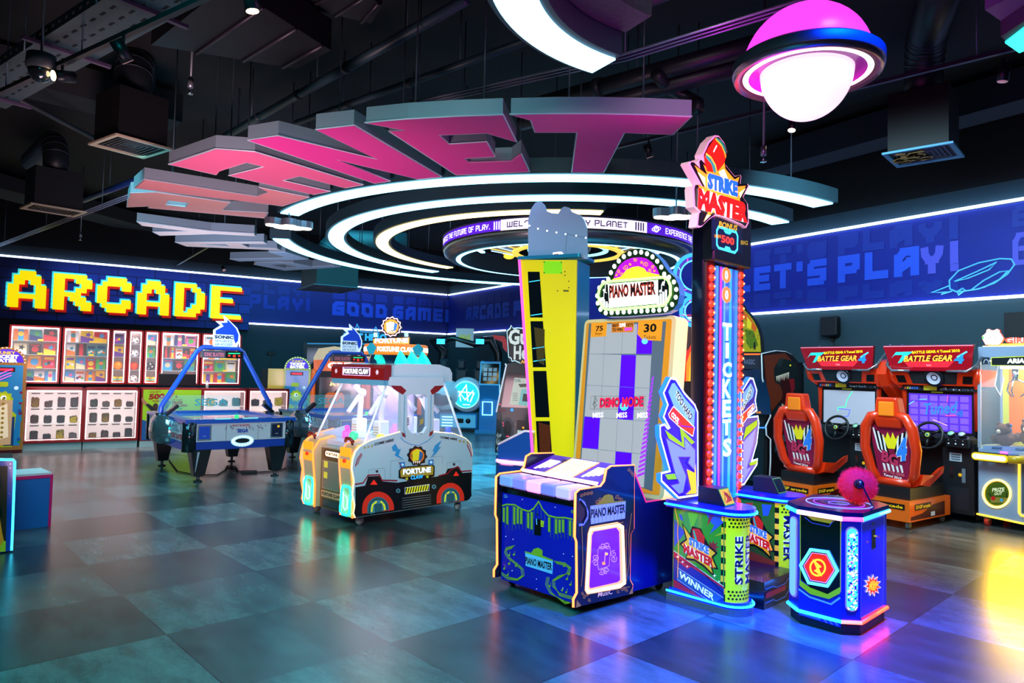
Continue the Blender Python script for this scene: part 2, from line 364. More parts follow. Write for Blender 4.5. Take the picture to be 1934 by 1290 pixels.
def board(parent,fr,dx,dy,sx,sy,m,name='surfboard_outline'):
    b=MB(); f=lambda L:[(dx+(x-1662)*sx,dy+(y-548)*sy) for x,y in L]
    for L,cl in (([(1795,530),(1812,512),(1850,497),(1890,489),(1912,490),(1918,500),(1905,518),(1880,535),(1850,546),(1810,552),(1796,546)],1),
                 ([(1805,532),(1850,512),(1884,496),(1870,510),(1830,526)],1),([(1836,548),(1860,530),(1890,514),(1906,512),(1890,528),(1860,543)],1),
                 ([(1795,540),(1762,553),(1790,552),(1780,556),(1800,550)],0),([(1810,551),(1820,545),(1825,548),(1812,557)],1)):
        P=[fr.M@Vector((*fr.p(*q),.03)) for q in f(L)]; b.tube(P,.010,m,closed=bool(cl),n=4)
    return b.build(name,parent)
board(r,FRW,1662,548,1,1,ol)
board(r,FRW,1662-919,548+50,.34*.55+.5,1,E('#2f7fd0',.25)) if False else None
r=thing('wall_mural','blue mural band with faint PLAY! GOOD GAME! lettering on the back wall','mural')
uA=FLW.p(471,575)[0]
b=MB(); b.prism([(uA,ZL+.03),(LW-.05,ZL+.03),(LW-.05,ZU-.03),(uA,ZU-.03)],0,.02,navy2,FLW.M); b.build('mural_panel',r)
t=MB(); wt(t,FLW,"PLAY!",472,588,3.30,3.70,lbd); wt(t,FLW,"GOOD",630,733,3.25,3.68,lbm); wt(t,FLW,"GAME!",744,850,3.25,3.68,lbm)
wt(t,FLW,"GOOD",630,733,3.74,3.98,lbd,.022); wt(t,FLW,"GAME!",744,850,3.74,3.98,lbd,.022); wt(t,FLW,"PLAY!",472,588,3.74,4.0,mat('#0c287f',.5),.022)
t.build('mural_lettering',r)
# LED strips
ledw=E('#bcd6ff',6)
def strip(A,B,label,z):
    b=MB(); d=(B-A).normalized(); b.tube([A+Vector((0,0,z)),B+Vector((0,0,z))],.022,ledw,n=6); o=b.build('led_strip',label=label,cat='led strip'); return o
strip(CORN+nR*.06+RD*.06,CORN+nR*.06+RD*25.9,'white LED strip along the top edge of the right wall mural',ZU)
strip(CORN+nR*.06+RD*.06,CORN+nR*.06+RD*25.9,'white LED strip under the right wall mural',ZL)
strip(CORN+nL*.06+LD*.12,CORN+nL*.06+LD*18.9,'white LED strip along the top edge of the left wall signs',ZU)
strip(CORN+nL*.06+LD*.12,CORN+nL*.06+LD*(LW-uA),'white LED strip under the GOOD GAME mural on the back wall',ZL)
area('mural_wash_right',tuple(CORN+RD*13+nR*1.2+Vector((0,0,4.3))),tuple(CORN+RD*13+Vector((0,0,3.4))),16,60,(.25,.45,1),.2)
area('mural_wash_back',tuple(CORN+LD*6+nL*1.0+Vector((0,0,4.3))),tuple(CORN+LD*6+Vector((0,0,3.4))),10,30,(.2,.4,1),.2)
# ------------------------------------------------ ARCADE sign on blue bricks
def brick_mat():
    m=bpy.data.materials.new('blue_brick_print'); m.use_nodes=True; nt=m.node_tree; N=nt.nodes.new; L=nt.links.new; b=nt.nodes['Principled BSDF']
    tc=N('ShaderNodeTexCoord'); br=N('ShaderNodeTexBrick'); br.inputs['Scale'].default_value=1; br.inputs['Brick Width'].default_value=.85; br.inputs['Row Height'].default_value=.26
    br.inputs['Mortar Size'].default_value=.012; br.inputs['Color1'].default_value=(*lin('#1a3c9c'),1); br.inputs['Color2'].default_value=(*lin('#122c80'),1); br.inputs['Mortar'].default_value=(*lin('#081540'),1)
    L(tc.outputs['Object'],br.inputs['Vector']); L(br.outputs['Color'],b.inputs['Base Color']); b.inputs['Roughness'].default_value=.6; return m
# sign thing sits in the wall frame
sg=bpy.data.objects.new('arcade_sign',None); COL.objects.link(sg); tag(sg,'yellow pixel-letter ARCADE sign on blue brick panel above the prize shelves','sign')
FS=Fr(None,LE+nL*.10,-LD,(0,0,1))
uE=FS.p(472,560)[0]
b=MB(); b.box(.2,uE,ZL-.19,ZU-.04,-.09,0,brick_mat()); o=b.build('brick_panel',sg); o.matrix_local=FS.M
PX={'A':["..###..",".#####.",".##.##.","##...##","##...##","#######","##...##","##...##"],
'R':["######.","##..###","##...##","##..##.","#####..","##.###.","##..###","##...##"],
'C':["..####.",".######","##...##","##.....","##.....","##...##",".######","..####."],
'D':["#####..","##..##.","##...##","##...##","##...##","##..###","##.###.","#####.."],
'E':["#######","##.....","##.....","#####..","##.....","##.....","##.....","#######"]}
yel=mat('#ffe600',.4,.9); redm=mat('#e01a10',.4,.35); cyo=mat('#3fd9e6',.4,.8); grn=E('#2fdc30',1)
spans=[(15,92),(101,178),(184,252),(260,324),(331,391),(399,460)]
for ch,(xa,xb) in zip('ARCADE',spans):
    u0=FS.p(xa,540)[0]; u1=FS.p(xb-4,540)[0]; v0,v1=ZL+.08,ZU-.33
    cw=(u1-u0)/7; chh=(v1-v0)/8; L=MB()
    for k,(dx,dy,w0,w1,m,g) in enumerate(((0.06,-.06,.0,.05,redm,.0),(-.03,.03,.02,.06,cyo,0.01),(0,0,.04,.09,yel,0))):
        for rI,row in enumerate(PX[ch]):
            c=0
            while c<7:
                if row[c]=='#':
                    e=c
                    while e<7 and row[e]=='#': e+=1
                    a0,a1,b1,b0=u0+c*cw+dx-g,u0+e*cw+dx+g,v1-rI*chh+dy+g,v1-(rI+1)*chh+dy-g
                    L.box(a0,a1,b0,b1,w0,w1,m); c=e
                else: c+=1
    o=L.build('letter_'+ch.lower(),sg); o.matrix_local=FS.M
# ================================================================== hanging ceiling features
RC=(.88,12.3); ZR=3.8
ringw=E('#7fdcff',6); ringy=E('#ffdf8a',4.5); hous=mat('#1f3c46',.5)  # teal of the ring glow is mixed into the housing colour
rod=mat('#5a6a74',.4,metal=.6)
def hang(x,y,z,parent,name='hanger_rod',r=.008,z1=CEIL):
    return MB().cyl((x,y,z),(x,y,z1),r,rod,n=6).build(name,parent)
def pol(R,a): return RC[0]+R*math.cos(math.radians(a)),RC[1]+R*math.sin(math.radians(a))
def ringlight(label,R,w,a0,a1,em,zt=.17,hg=6,name='ring_light'):
    r=thing(name,label,'ceiling light',(RC[0],RC[1],ZR))
    o=(0,0); n=max(12,int(abs(a1-a0)/2.5))
    MB().arc(o,R-w/2-.045,R+w/2+.045,a0,a1,.004,zt,hous,n).build('housing',r)
    MB().arc(o,R-w/2,R+w/2,a0+.4,a1-.4,-.012,.002,em,n).build('diffuser',r)
    for i in range(hg):
        a=math.radians(a0+(a1-a0)*(i+.5)/hg); hang(R*math.cos(a),R*math.sin(a),zt,r,z1=CEIL-ZR)
    return r
ringlight('long near arc of the outermost white ceiling ring',4.76,.25,-147.5,-53,ringw)
ringlight('far arc of the outermost white ceiling ring, running back from the left cloud lamp',4.8,.25,95,188,ringw)
ringlight('middle white ceiling ring arc, open on its far side',3.88,.24,-229,-45,ringw,hg=8)
ringlight('inner yellow-white ceiling ring arc nearest the drum',3.14,.2,-226,-85,ringy,hg=6)
# ---- PLANET letters hanging in an arc
def letter(ch,loops,face,label,hangs,edge=mat('#7f8f9a',.5)):
    o=thing('hanging_letter',label,'sign letter',(0,0,ZR),group=None)
    L=loops if isinstance(loops[0][0],(tuple,list)) else [loops]
    b=MB(); b.prism(L,0.0,.135,edge,side=edge); 
    cx=sum(p[0] for p in L[0])/len(L[0]); cy=sum(p[1] for p in L[0])/len(L[0])
    b.build('letter_body',o)
    # bottom face panel slightly inset
    I=[[(cx+(p[0]-cx)*.985,cy+(p[1]-cy)*.985) for p in l] for l in L]
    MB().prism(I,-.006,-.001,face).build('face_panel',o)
    e=MB()
    for l in L: e.tube([(p[0],p[1],.0) for p in l],.008,mat('#b6c4d0',.4),closed=True,n=4)
    e.build('edge_trim',o)
    for x,y in hangs: hang(x,y,.135,o,z1=CEIL-ZR)
    return o
def zp(L): return [tuple(Z(x,y,ZR)[:2]) for x,y in L]
T_=zp([(964.6,216),(1002,226),(1010,249),(1090.6,249),(1080.5,325),(1139.5,325.7),(1179,249.7),(1271.5,253.3),(1306,219.7),(1220,216),(1130,214),(1050,214)])
E_=zp([(691.4,231.6),(766.7,245.4),(734.8,247.2),(861.5,330),(1000,324),(983.8,289.5),(965.7,303.3),(886,305.8),(877,298.6),(935,295),(918.7,267),(848,271.4),(829,254.4),(918.7,250.5),(974.8,267),(949.4,216),(860,219),(770,224)])
N_=zp([(467.9,264.2),(525.2,255.4),(712.3,300.1),(596.2,243.8),(668.3,235.8),(833.6,333.5),(789.6,337.7),(636.7,300.8),(736.9,341.6),(707,345.8)])
A1=zp([(318.6,310),(407,280.8),(481,286),(685.9,348.6),(651.8,354.6),(566,332),(533,340),(623.6,361),(592.7,367),(432,331),(499,314.3),(465.5,305.9),(413,322.7),(408,329.4)])
L_=zp([(252.3,354.6),(272,338),(485.5,371),(508.3,362.7),(489,353),(584,372),(534.7,388.7)])
P_=[zp([(240,390.8),(241,378),(246.4,364),(295.6,362.7),(434.5,382),(418.7,396.8),(506.6,401.5),(502,411.8),(279.8,392.2),(281,389)]),zp([(311.4,386.2),(316.7,377.5),(357,382.7),(350.8,390.8)])]
letter('T',T_,mat('#e0189c',.5),'pink-lit hanging letter T, last of the ceiling word',[pol(6.2,-88),pol(6.2,-94)])  # coloured light is painted into the faces, graded from letter to letter
letter('E',E_,mat('#e01c92',.5),'pink-lit hanging letter E between N and T',[pol(6.2,-101),pol(6.2,-107)])
letter('N',N_,mat('#d82490',.5),'pink-lit hanging letter N between A and E',[pol(5.9,-117),pol(5.5,-112)])
letter('A',A1,mat('#e0588c',.5),'rose-lit hanging letter A after the L',[pol(6.3,-131),pol(6.3,-128)])
letter('L',L_,mat('#e88c94',.5),'salmon-lit hanging letter L after the upper P',[pol(6.3,-144),pol(5.5,-141)])
letter('P',P_,mat('#eeaaa4',.5),'pale salmon-lit hanging letter P with a small counter, nearest of the two Ps',[pol(6.2,-155),pol(5.4,-153)])
# second word, further round the ring: simple outlines in (angle, radius)
def pl(L): return [pol(R,a) for a,R in L]
def band_(a0,R0,w=9.6): return lambda L:[pol(R0+(1.62*v),a0+(u-.5)*w) for u,v in L]
pale=mat('#e8cdc4',.5); blu=mat('#a8c4e0',.5)  # warm and blue light painted into these faces
f=band_(-169.3,5.15)
letter('Y',f([(.38,0),(.62,0),(.62,.4),(1,1),(.72,1),(.5,.62),(.28,1),(0,1),(.38,.4)]),pale,'warm-lit hanging letter Y, far left of the ceiling lettering',[pol(6,-169)])
f=band_(-181,5.15)
letter('A',[f([(0,0),(.22,0),(.30,.3),(.70,.3),(.78,0),(1,0),(.68,1),(.32,1)]),f([(.38,.48),(.62,.48),(.54,.78),(.46,.78)])],pale,'warm-lit hanging letter A below the Y on the far left',[pol(6,-181)])
f=band_(-192.5,5.15)
letter('L',f([(0,0),(1,0),(1,.2),(.25,.2),(.25,1),(0,1)]),blu,'blue-lit hanging letter L behind the warm-lit A',[pol(6,-192)])
f=band_(-204,5.15)
letter('P',[f([(0,0),(.25,0),(.25,.35),(.8,.38),(1,.55),(1,.85),(.8,1),(0,1)]),f([(.27,.55),(.72,.57),(.72,.8),(.27,.8)])],blu,'blue-lit hanging letter P, farthest of the ceiling letters',[pol(6,-204)])
# ---- big wide arc overhead
def fitc(P):
    import itertools
    (x1,y1),(x2,y2),(x3,y3)=P; d=2*(x1*(y2-y3)+x2*(y3-y1)+x3*(y1-y2))
    ux=((x1*x1+y1*y1)*(y2-y3)+(x2*x2+y2*y2)*(y3-y1)+(x3*x3+y3*y3)*(y1-y2))/d
    uy=((x1*x1+y1*y1)*(x3-x2)+(x2*x2+y2*y2)*(x1-x3)+(x3*x3+y3*y3)*(x2-x1))/d
    return (ux,uy),math.hypot(x1-ux,y1-uy)
zB=3.8
Cb,Rb=fitc([tuple(Z(*p,zB)[:2]) for p in ((930,-6),(1005,82),(1122,136))])
Ci,Ri_=fitc([tuple(Z(*p,zB)[:2]) for p in ((1008,-6),(1060,50),(1163,112))])
e=Z(1122,136,zB); a_end=math.degrees(math.atan2(e.y-Cb[1],e.x-Cb[0])); 
Rin=Rb-.25
r=thing('ring_light','very wide white curved ceiling light overhead, cut off by the top edge','ceiling light',(Cb[0],Cb[1],zB))
a_s=a_end-200 if a_end>0 else a_end-200
MB().arc((0,0),Rin-.05,Rb+.04,a_end,a_end+205,.004,.22,hous,60).build('housing',r)
MB().arc((0,0),Rin,Rb,a_end+.6,a_end+204,-.012,.002,E('#9ae2ff',3.2),60).build('diffuser',r)
MB().arc((0,0),Rin-.32,Rin-.06,a_end-1,a_end+205,.16,.30,mat('#3c3c48',.6,noise=.3),60).build('mounting_flange',r)
hang((Rb-.1)*math.cos(math.radians(a_end+20)),(Rb-.1)*math.sin(math.radians(a_end+20)),.22,r,z1=CEIL-zB)
r=thing('ring_light','teal-lit end of a ceiling light box at the upper right corner','ceiling light',(0,0,3.8))
Q=zp([(1898,78),(1925,97),(2010,62),(1960,30)]); MB().prism(Q,-.012,.0,E('#2fe0cc',1.6)).build('diffuser',r)
MB().prism([(x,y) for x,y in zp([(1890,70),(1925,100),(2016,64),(1962,22)])],.003,.16,mat('#2b3238',.5)).build('housing',r)
Q=zp([(1860,50),(1893,72),(1960,34),(1950,10)]); MB().prism(Q,.10,.22,mat('#6a7078',.6)).build('mounting_flange',r)
# ---- drum sign
def drum():
    C=(.93,12.2); R=2.15; z0=3.6
    r=thing('drum_sign','round purple and white lettered drum sign hanging in the middle of the hall','sign',(C[0],C[1],z0))
    pur=E('#5a1fd6',.85); wh=E('#f3e9ff',1.1); k=1.04
    def strip(a0,a1,m,R_,z_0,z_1,b,n):
        V=[];Fc=[]
        for i in range(n+1):
            a=math.radians(a0+(a1-a0)*i/n); V+=[(R_*math.cos(a),R_*math.sin(a),z_0),(R_*math.cos(a),R_*math.sin(a),z_1)]
        for i in range(n): Fc.append((2*i,2*i+2,2*i+3,2*i+1))
        b.add(V,Fc,m,True)
    zb,zt=.17,.33
    aW0,aW1=-122,-62   # white field facing the room
    b=MB(); strip(aW1,aW0+360,pur,R,zb,zt,b,80); strip(aW0,aW1,wh,R,zb,zt,b,24); b.build('light_band',r)
    b=MB(); b.lathe([(R-.02,zt),(R+.02,zt),(R+.02,zt+.04),(R-.15,zt+.04)],mat('#222a44',.4),80); b.build('top_rim',r)
    b=MB(); b.lathe([(R,zb),(R+.01,zb-.03),(R-.02,.06),(R-.10,.0),(R-.22,-.01)],mat('#767b80',.28,metal=.85),80); b.build('lower_rim',r)
    b=MB(); b.lathe([(R-.22,-.012),(R-.30,-.012)],ringw,80); b.build('led_ring',r)
    b=MB(); b.lathe([(R-.30,-.01),(R-.32,.05),(R-.32,.33)],mat('#2c3c46',.5,metal=.4),80); b.build('inner_wall',r)
    # curved lettering
    def ctext(txt,a0,a1,m,tech):
        t=MB(); L=math.radians(a1-a0)*R
        if tech: t.tech(txt,[(0,0),(L,0),(0,.085)],m,w=0,th=.2)
        else: t.text(txt,[(0,0),(L,0),(0,.085)],m,depth=0,off=.02)
        t.v=[((R+.006)*math.cos(math.radians(a0)+v[0]/R),(R+.006)*math.sin(math.radians(a0)+v[0]/R),zb+.037+v[1]) for v in t.v]
        return t
    ctext('EXPERIENCE THE FUTURE OF PLAY.',-176,-127,E('#ffffff',1.6),True).build('lettering',r)
    ctext('WELCOME TO PLAY PLANET',-119,-71,mat('#34108f',.5),True).build('lettering',r)
    ctext('EXPERIENCE THE FUTURE OF PLAY.',-52,-4,E('#ffffff',1.6),True).build('lettering',r)
    t=MB()
    for base,m in ((-125.2,E('#ffffff',1.4)),(-67.6,mat('#34108f',.5))):
        for i in range(4):
            a=base+i*1.15; strip(a,a+.55,m,R+.006,zb+.02,zt-.02,t,1)
    for a in (-57.5,): 
        A=math.radians(a); P=Matrix.Translation(((R+.01)*math.cos(A),(R+.01)*math.sin(A),zb+.08))@Matrix.Rotation(A+PI/2,4,'Z')@Matrix.Rotation(PI/2,4,'X')
        t.prism([ngon(20,.05),ngon(20,.034)],0,.004,E('#ffffff',1.4),P); t.tube([P@Vector((.085*math.cos(q*PI/12),.03*math.sin(q*PI/12)+.02*math.cos(q*PI/12),.003)) for q in range(24)],.005,E('#ffffff',1.4),closed=True,n=4)
        t.text('P',[(-.016,-.022),(.018,-.022),(-.016,.024)],E('#ffffff',1.4),.003,P)
    t.build('stripe_marks',r)
    # inner star map: sectors, gold rims and discs
    b=MB(); cyn=mat('#0b2a66',.4,.15,coat=.3); gold=E('#ffcf4a',1.1)
    b.lathe([(1.5,.30),(.95,.18)],cyn,48); b.build('inner_cone',r)
    b=MB()
    for i in range(24):
        a=math.radians(i*15+4); b.tube([(1.5*math.cos(a),1.5*math.sin(a),.285),(.95*math.cos(a),.95*math.sin(a),.165)],.012,gold if i%2 else E('#bfe8ff',1.2),n=4)
    b.arc((0,0),.86,.97,0,360,.14,.17,gold,48); b.build('gold_rim',r)
    b=MB()
    for i in range(6):
        a=math.radians(i*60-95); b.sphere((1.25*math.cos(a),1.25*math.sin(a),.2),.10,E('#ffd23c',1.2),14,sz=(1,1,.5))
    b.build('gold_disc_lamps',r)
    b=MB(); b.arc((0,0),1.55,1.62,-200,20,.22,.25,ringw,50); b.arc((0,0),.62,.70,0,360,.2,.23,E('#8fe8ff',2),40); b.build('inner_led_ring',r)
    b=MB(); b.sphere((0,0,.38),.42,mat('#1a2240',.4),20); b.build('centre_globe',r)
    for i in range(8): a=2*PI*i/8; hang((R-.1)*math.cos(a),(R-.1)*math.sin(a),.37,r,z1=CEIL-z0)
drum()
# ---- planet lamp
def planet():
    c=Z(1523,133,3.72); s=1/ (FPX/ (c-EYE).length)
    R=141*s*.83
    r=thing('planet_lamp','magenta ringed planet lamp hanging at the upper right','ceiling light',tuple(c))
    up=E('#ff5cf0',1.7); mg=mat('#ff2be0',.35,1.3)
    b=MB(); b.lathe([(R*.86*math.cos(t),.02+R*.86*math.sin(t)*1.0) for t in [i*PI/2/14 for i in range(15)]],mat('#f53be6',.3,1.5,ecol='#ff3cf0'),40); b.build('upper_globe',r)
    b=MB(); b.lathe([(R*.62*math.cos(t),-.0-R*.70*math.sin(t)) for t in [i*PI/2/14 for i in range(15)]],mat('#fff4fb',.12,1.15,ecol='#ffe2f8',coat=.5),40); b.build('lower_globe',r)
    b=MB(); b.lathe([(R*.66,.03),(R*.95,.07),(R*1.0,.05),(R*1.0,-.01)],mat('#2b313c',.45),56); b.build('ring_rim',r)
    b=MB(); b.lathe([(R*1.0,-.01),(R*.97,-.045),(R*.85,-.03)],mat('#a07c94',.22,metal=.9),56); b.build('ring_bevel',r)
    b=MB(); b.lathe([(R*.85,-.03),(R*.775,-.03)],E('#fff0e0',6),56); b.build('ring_tube',r)
    b=MB(); b.lathe([(R*.775,-.03),(R*.70,-.012),(R*.6,-.012)],mat('#c02fb0',.3),56); b.build('ring_inner',r)
    hang(0,0,R*.86,r,z1=CEIL-c.z,r=.015)
    return c
PC=planet()
# ---- cloud lamps
def cloud(px,py,w,label,rz,z=3.45):
    c=Z(px,py,z); r=thing('cloud_lamp',label,'ceiling light',tuple(c),rz)
    cs=[(-.36,0,.15),(-.12,.10,.2),(.14,.05,.22),(.38,-.02,.14),(0,-.10,.16)]
    k=w
    hb=MB(); db=MB()
    outl=[]
    for i in range(60):
        a=2*PI*i/60; d=(math.cos(a),math.sin(a)); best=0
        for x,y,q in cs:
            bq=x*d[0]+y*d[1]; h2=q*q-(x*x+y*y-bq*bq)
            if h2>0: best=max(best,bq+math.sqrt(h2))
        outl.append((best*d[0]*k,best*d[1]*k))
    hb.prism(outl,0,.09,mat('#5b6570',.35,metal=.5)); hb.build('housing',r)
    db.prism([(x*.95,y*.95) for x,y in outl],-.012,-.002,E('#fff0d8',6)); db.build('diffuser',r)
    hang(0,0,.09,r,z1=CEIL-z)
cloud(545,428,.62,'small white cloud lamp left of the rings, in the gap of the outermost ring',.5,3.6)
cloud(1277,409,.5,'white cloud lamp hanging in front of the drum sign by the tall red tower',-.2,3.45)
# ---- ventilation boxes with square grilles
def vent(corners,zg,hh,label,elbow,frame='#c9b79a',torn=False):
    """corners: four pixels of the grille rim seen from below"""
    Q=[Z(x,y,zg) for x,y in corners]; c=sum(Q,Vector())/4
    ux=(Q[1]-Q[0]); rz=math.atan2(ux.y,ux.x); wx=(ux.length+(Q[2]-Q[3]).length)/2; wy=((Q[3]-Q[0]).length+(Q[2]-Q[1]).length)/2
    r=thing('air_diffuser',label,'air vent',tuple(c),rz); a,b_=wx/2,wy/2
    MB().box(-a*.86,a*.86,-b_*.86,b_*.86,.015,hh,mat('#060708',.6)).build('plenum_box',r)
    fm=mat(frame,.5); f=MB()
    f.prism([[(-a,-b_),(a,-b_),(a,b_),(-a,b_)],[(-a*.86,-b_*.86),(a*.86,-b_*.86),(a*.86,b_*.86),(-a*.86,b_*.86)]],-.01,.014,fm); f.build('grille_frame',r)
    g=MB()
    for i in range(1,6):
        k=.86-.14*i; k2=k-.035
        if k2<=0: break
        g.prism([[(-a*k,-b_*k),(a*k,-b_*k),(a*k,b_*k),(-a*k,b_*k)],[(-a*k2,-b_*k2),(a*k2,-b_*k2),(a*k2,b_*k2),(-a*k2,b_*k2)]],-.004+.003*i,.012,mat('#4a5058',.4,metal=.5))
    g.build('grille_vanes',r)
    if torn:
        t=MB(); random.seed(3)
        for i in range(26):
            x=-a*.8+random.random()*a*.9; y=-b_*.7+random.random()*b_*1.1
            if x>a*.1 : continue
            t.box(-.05,.05,-.03,.03,-.014,-.008,mat('#c8b25a',.7),Matrix.Translation((x,y,0))@Matrix.Rotation(random.random()-.5,4,'Z'))
        t.build('yellow_flaps',r)
    D=MB(); rr=min(a,b_)*.62; zt=min(CEIL-.25-rr,hh+.5)
    P=[Vector((0,0,hh-.02)),Vector((0,0,hh+.18))]
    ex,ey=elbow
    for i in range(1,7):
        t=i/6*PI/2; P.append(Vector((ex*(1-math.cos(t))*.45,ey*(1-math.cos(t))*.45,hh+.18+.38*math.sin(t))))
    P.append(P[-1]+Vector((ex*1.6,ey*1.6,0.02)))
    D.tube(P,rr,mat('#1c2328',.45,noise=.3),n=18)
    for i,p in enumerate(P[2:8]):
        d=(P[i+3]-P[i+1]).normalized(); 
        D.tube([p-d*.012,p+d*.012],rr*1.03,mat('#2a3238',.4),n=18)
    D.build('duct_elbow',r); return r
vent([(164,273),(216,254),(327,281),(275,299)],4.35,.62,'black ventilation box with square grille at the upper left, nearest',(-.9,.5))
vent([(35,394),(60,383),(163,402),(141,409)],4.1,.62,'black ventilation box with square grille at the far left',(-1,.1))
vent([(1655,293),(1790,270),(1831,293),(1705,315)],4.3,.7,'black ventilation box with yellow paper flaps in its grille at the upper right',(.3,-.9),'#4fa0c8',True)
vent([(587,545),(620,535),(655,545),(622,556)],3.7,.62,'dark ventilation box hanging before the back wall mural',(.3,.9),'#30414a')
# ---- ceiling services
def pipe(label,pts,r,m,name='ceiling_pipe',cat='pipe',hangs=1,collars=True):
    b=thing(name,label,cat,(0,0,0)); P=[Vector(p) for p in pts]
    MB().tube(P,r,m,n=12).build('pipe_run',b)
    if collars:
        c=MB(); L=(P[-1]-P[0]).length; d=(P[-1]-P[0]).normalized()
        for i in range(1,int(L/1.1)): q=P[0]+d*(i*1.1); c.tube([q-d*.04,q+d*.04],r*1.18,mat('#2a353a',.4),n=12)
        if len(P)==2 and c.v: c.build('pipe_collars',b)
    for i in range(hangs):
        q=P[0].lerp(P[-1],(i+.5)/hangs) if len(P)==2 else P[len(P)//2]
        MB().cyl(q,(q.x,q.y,CEIL),.007,rod,n=6).build('hanger_rod',b)
    return b
pm=mat('#26404a',.45); pmk=mat('#20242c',.4,noise=.2)
def zl(z,*L): return [Z(x,y,z) for x,y in L]
pipe('long teal-lit pipe running from behind the letter N up to the centre top',zl(4.9,(425,258),(880,0)),.05,pm,hangs=3)
pipe('thin teal pipe crossing behind the letter E towards the wide white arc',zl(4.9,(560,232),(1010,72)),.04,pm,hangs=2)
pipe('upper of two fat dark pipes running to the planet lamp',zl(5.0,(990,205),(1480,70)),.10,pmk,hangs=1)
pipe('fat dark pipe running under its twin towards the planet lamp',zl(4.9,(985,232),(1440,115)),.10,pmk,hangs=1)
pipe('pipe high at the top centre, right of the wide arc',zl(5.1,(1110,48),(1262,-10)),.05,pm,hangs=1,collars=False)
pipe('bent dark pipe hooking down behind the letter T',[Z(1240,140,4.9),Z(1262,165,4.9),Z(1300,185,4.8),Z(1318,195,4.7),Z(1318,205,4.6)],.07,pmk,hangs=0)
def rails(label,pts,z,name='track_conduits'):
    r=thing(name,label,'conduit',(0,0,0)); P=zl(z,*pts); d=(P[-1]-P[0]).normalized(); n=Vector((-d.y,d.x,0)); m=mat('#9aa2b8',.3,metal=.7)
    for i in range(3):
        MB().tube([p+n*(i-1)*.055 for p in P],.012,m,n=8).build('conduit',r)
    for k in range(3):
        q=P[0].lerp(P[-1],.15+.35*k) if len(P)==2 else P[min(k,len(P)-1)]
        MB().box(q.x-.09,q.x+.09,q.y-.02,q.y+.02,q.z+.012,q.z+.03,DK).cyl((q.x,q.y,q.z+.02),(q.x,q.y,CEIL),.007,rod,n=6).build('conduit_hanger',r)
rails('three parallel bright conduits climbing behind the letter E to the planet lamp',[(790,196),(1180,108),(1560,-8)],4.45)
rails('three parallel bright conduits at the far left, ending behind the letter P',[(-20,470),(250,368)],4.3)
def track(label,pts,z,name='lighting_track'):
    P=zl(z,*pts); r=thing(name,label,'lighting track',(0,0,0)); d=(P[-1]-P[0]).normalized(); L=(P[-1]-P[0]).length
    T=Matrix.Translation(P[0])@d.to_track_quat('X','Z').to_matrix().to_4x4()
    MB().box(0,L,-.02,.02,0,.035,mat('#3c4248',.4,metal=.6),T).build('track_rail',r)
    for k in (.1,.5,.9):
        q=P[0].lerp(P[-1],k); MB().cyl(q+Vector((0,0,.03)),(q.x,q.y,CEIL),.006,rod,n=6).build('hanger_rod',r)
    return T
track('lighting track with spots crossing the upper left corner',[(-20,187),(400,-5)],4.0)
track('lighting track running from the letter T past the planet lamp to the right edge',[(1160,282),(1960,85)],4.5)
track('lighting track in front of the right wall mural',[(1400,440),(1960,330)],4.5)
track('lighting track before the ARCADE sign, seen end on',[(325,507),(415,455)],4.3)
track('lighting track before the back corner',[(760,560),(930,523)],4.5)
def spot(px,py,z,aim,label,on=True,R=.045,L=.15,zt=None,em='#ffd9a0'):
    c=Z(px,py,z); r=thing('track_spotlight',label,'spotlight',tuple(c)); q=(Vector(aim)-c).to_track_quat('-Z','Y').to_matrix().to_4x4()
    MB().cyl((0,0,L*.6),(0,0,-L*.4),R,mat('#24262b',.35,metal=.5),T=q,n=16).build('lamp_can',r)
    MB().cyl((0,0,-L*.4-.002),(0,0,-L*.4-.006),R*.86,E(em,14) if on else mat('#d8a8b0',.3,.3),T=q,n=16).build('lamp_lens',r)
    MB().cyl((0,0,0),(0,0,zt or .14),.01,DK,n=6).build('bracket',r)
    if on:
        l=bpy.data.lights.new('spotlight_beam','SPOT'); l.energy=22; l.color=lin(em); l.spot_size=1.0; l.spot_blend=.5; l.shadow_soft_size=.05
        lo=bpy.data.objects.new('spotlight_beam',l); COL.objects.link(lo); lo.location=c+(Vector(aim)-c).normalized()*.1; lo.rotation_euler=(Vector(aim)-c).to_track_quat('-Z','Y').to_euler()
    return r
spot(117,144,3.92,(-5.0,3.3,3.2),'lit spotlight on the upper left track beside the dome camera')
spot(232,100,3.88,(-1.6,7,1.0),'unlit spotlight on the upper left track, pointing down right',False)
spot(474,2,4.0,(-1.3,4.6,1.5),'lit spotlight at the top edge left of centre')
spot(1496,239,4.2,(1.9,6.0,0),'lit spotlight peeking out below the planet lamp',True,.04,.1)
spot(1896,140,4.35,(3.6,6.5,0),'spotlight with pink lens at the far upper right',False)
spot(1225,287,4.3,(3,9,0),'black spotlight under the letter T',False)
spot(895,367,4.2,(.2,9,0),'small spotlight hanging inside the ceiling rings',False,.04,.12)
spot(1352,412,4.3,(3,12,3),'small spotlight above the right mural, nearer the tall red tower',False) if False else None
spot(1600,418,4.35,(5,11.5,3),'small spotlight above the right mural, next to the ring end',False)
spot(1780,388,4.35,(6.5,9,3),'small spotlight above the right mural, under the vent with yellow flaps',False)
spot(422,508,4.2,(-7,18,3.4),'tiny lit spotlight before the letter D of the wall sign',False,.05,.12)
spot(330,510,4.2,(-9,17,3.4),'tiny black spotlight before the letter A of the wall sign',False,.05,.12)
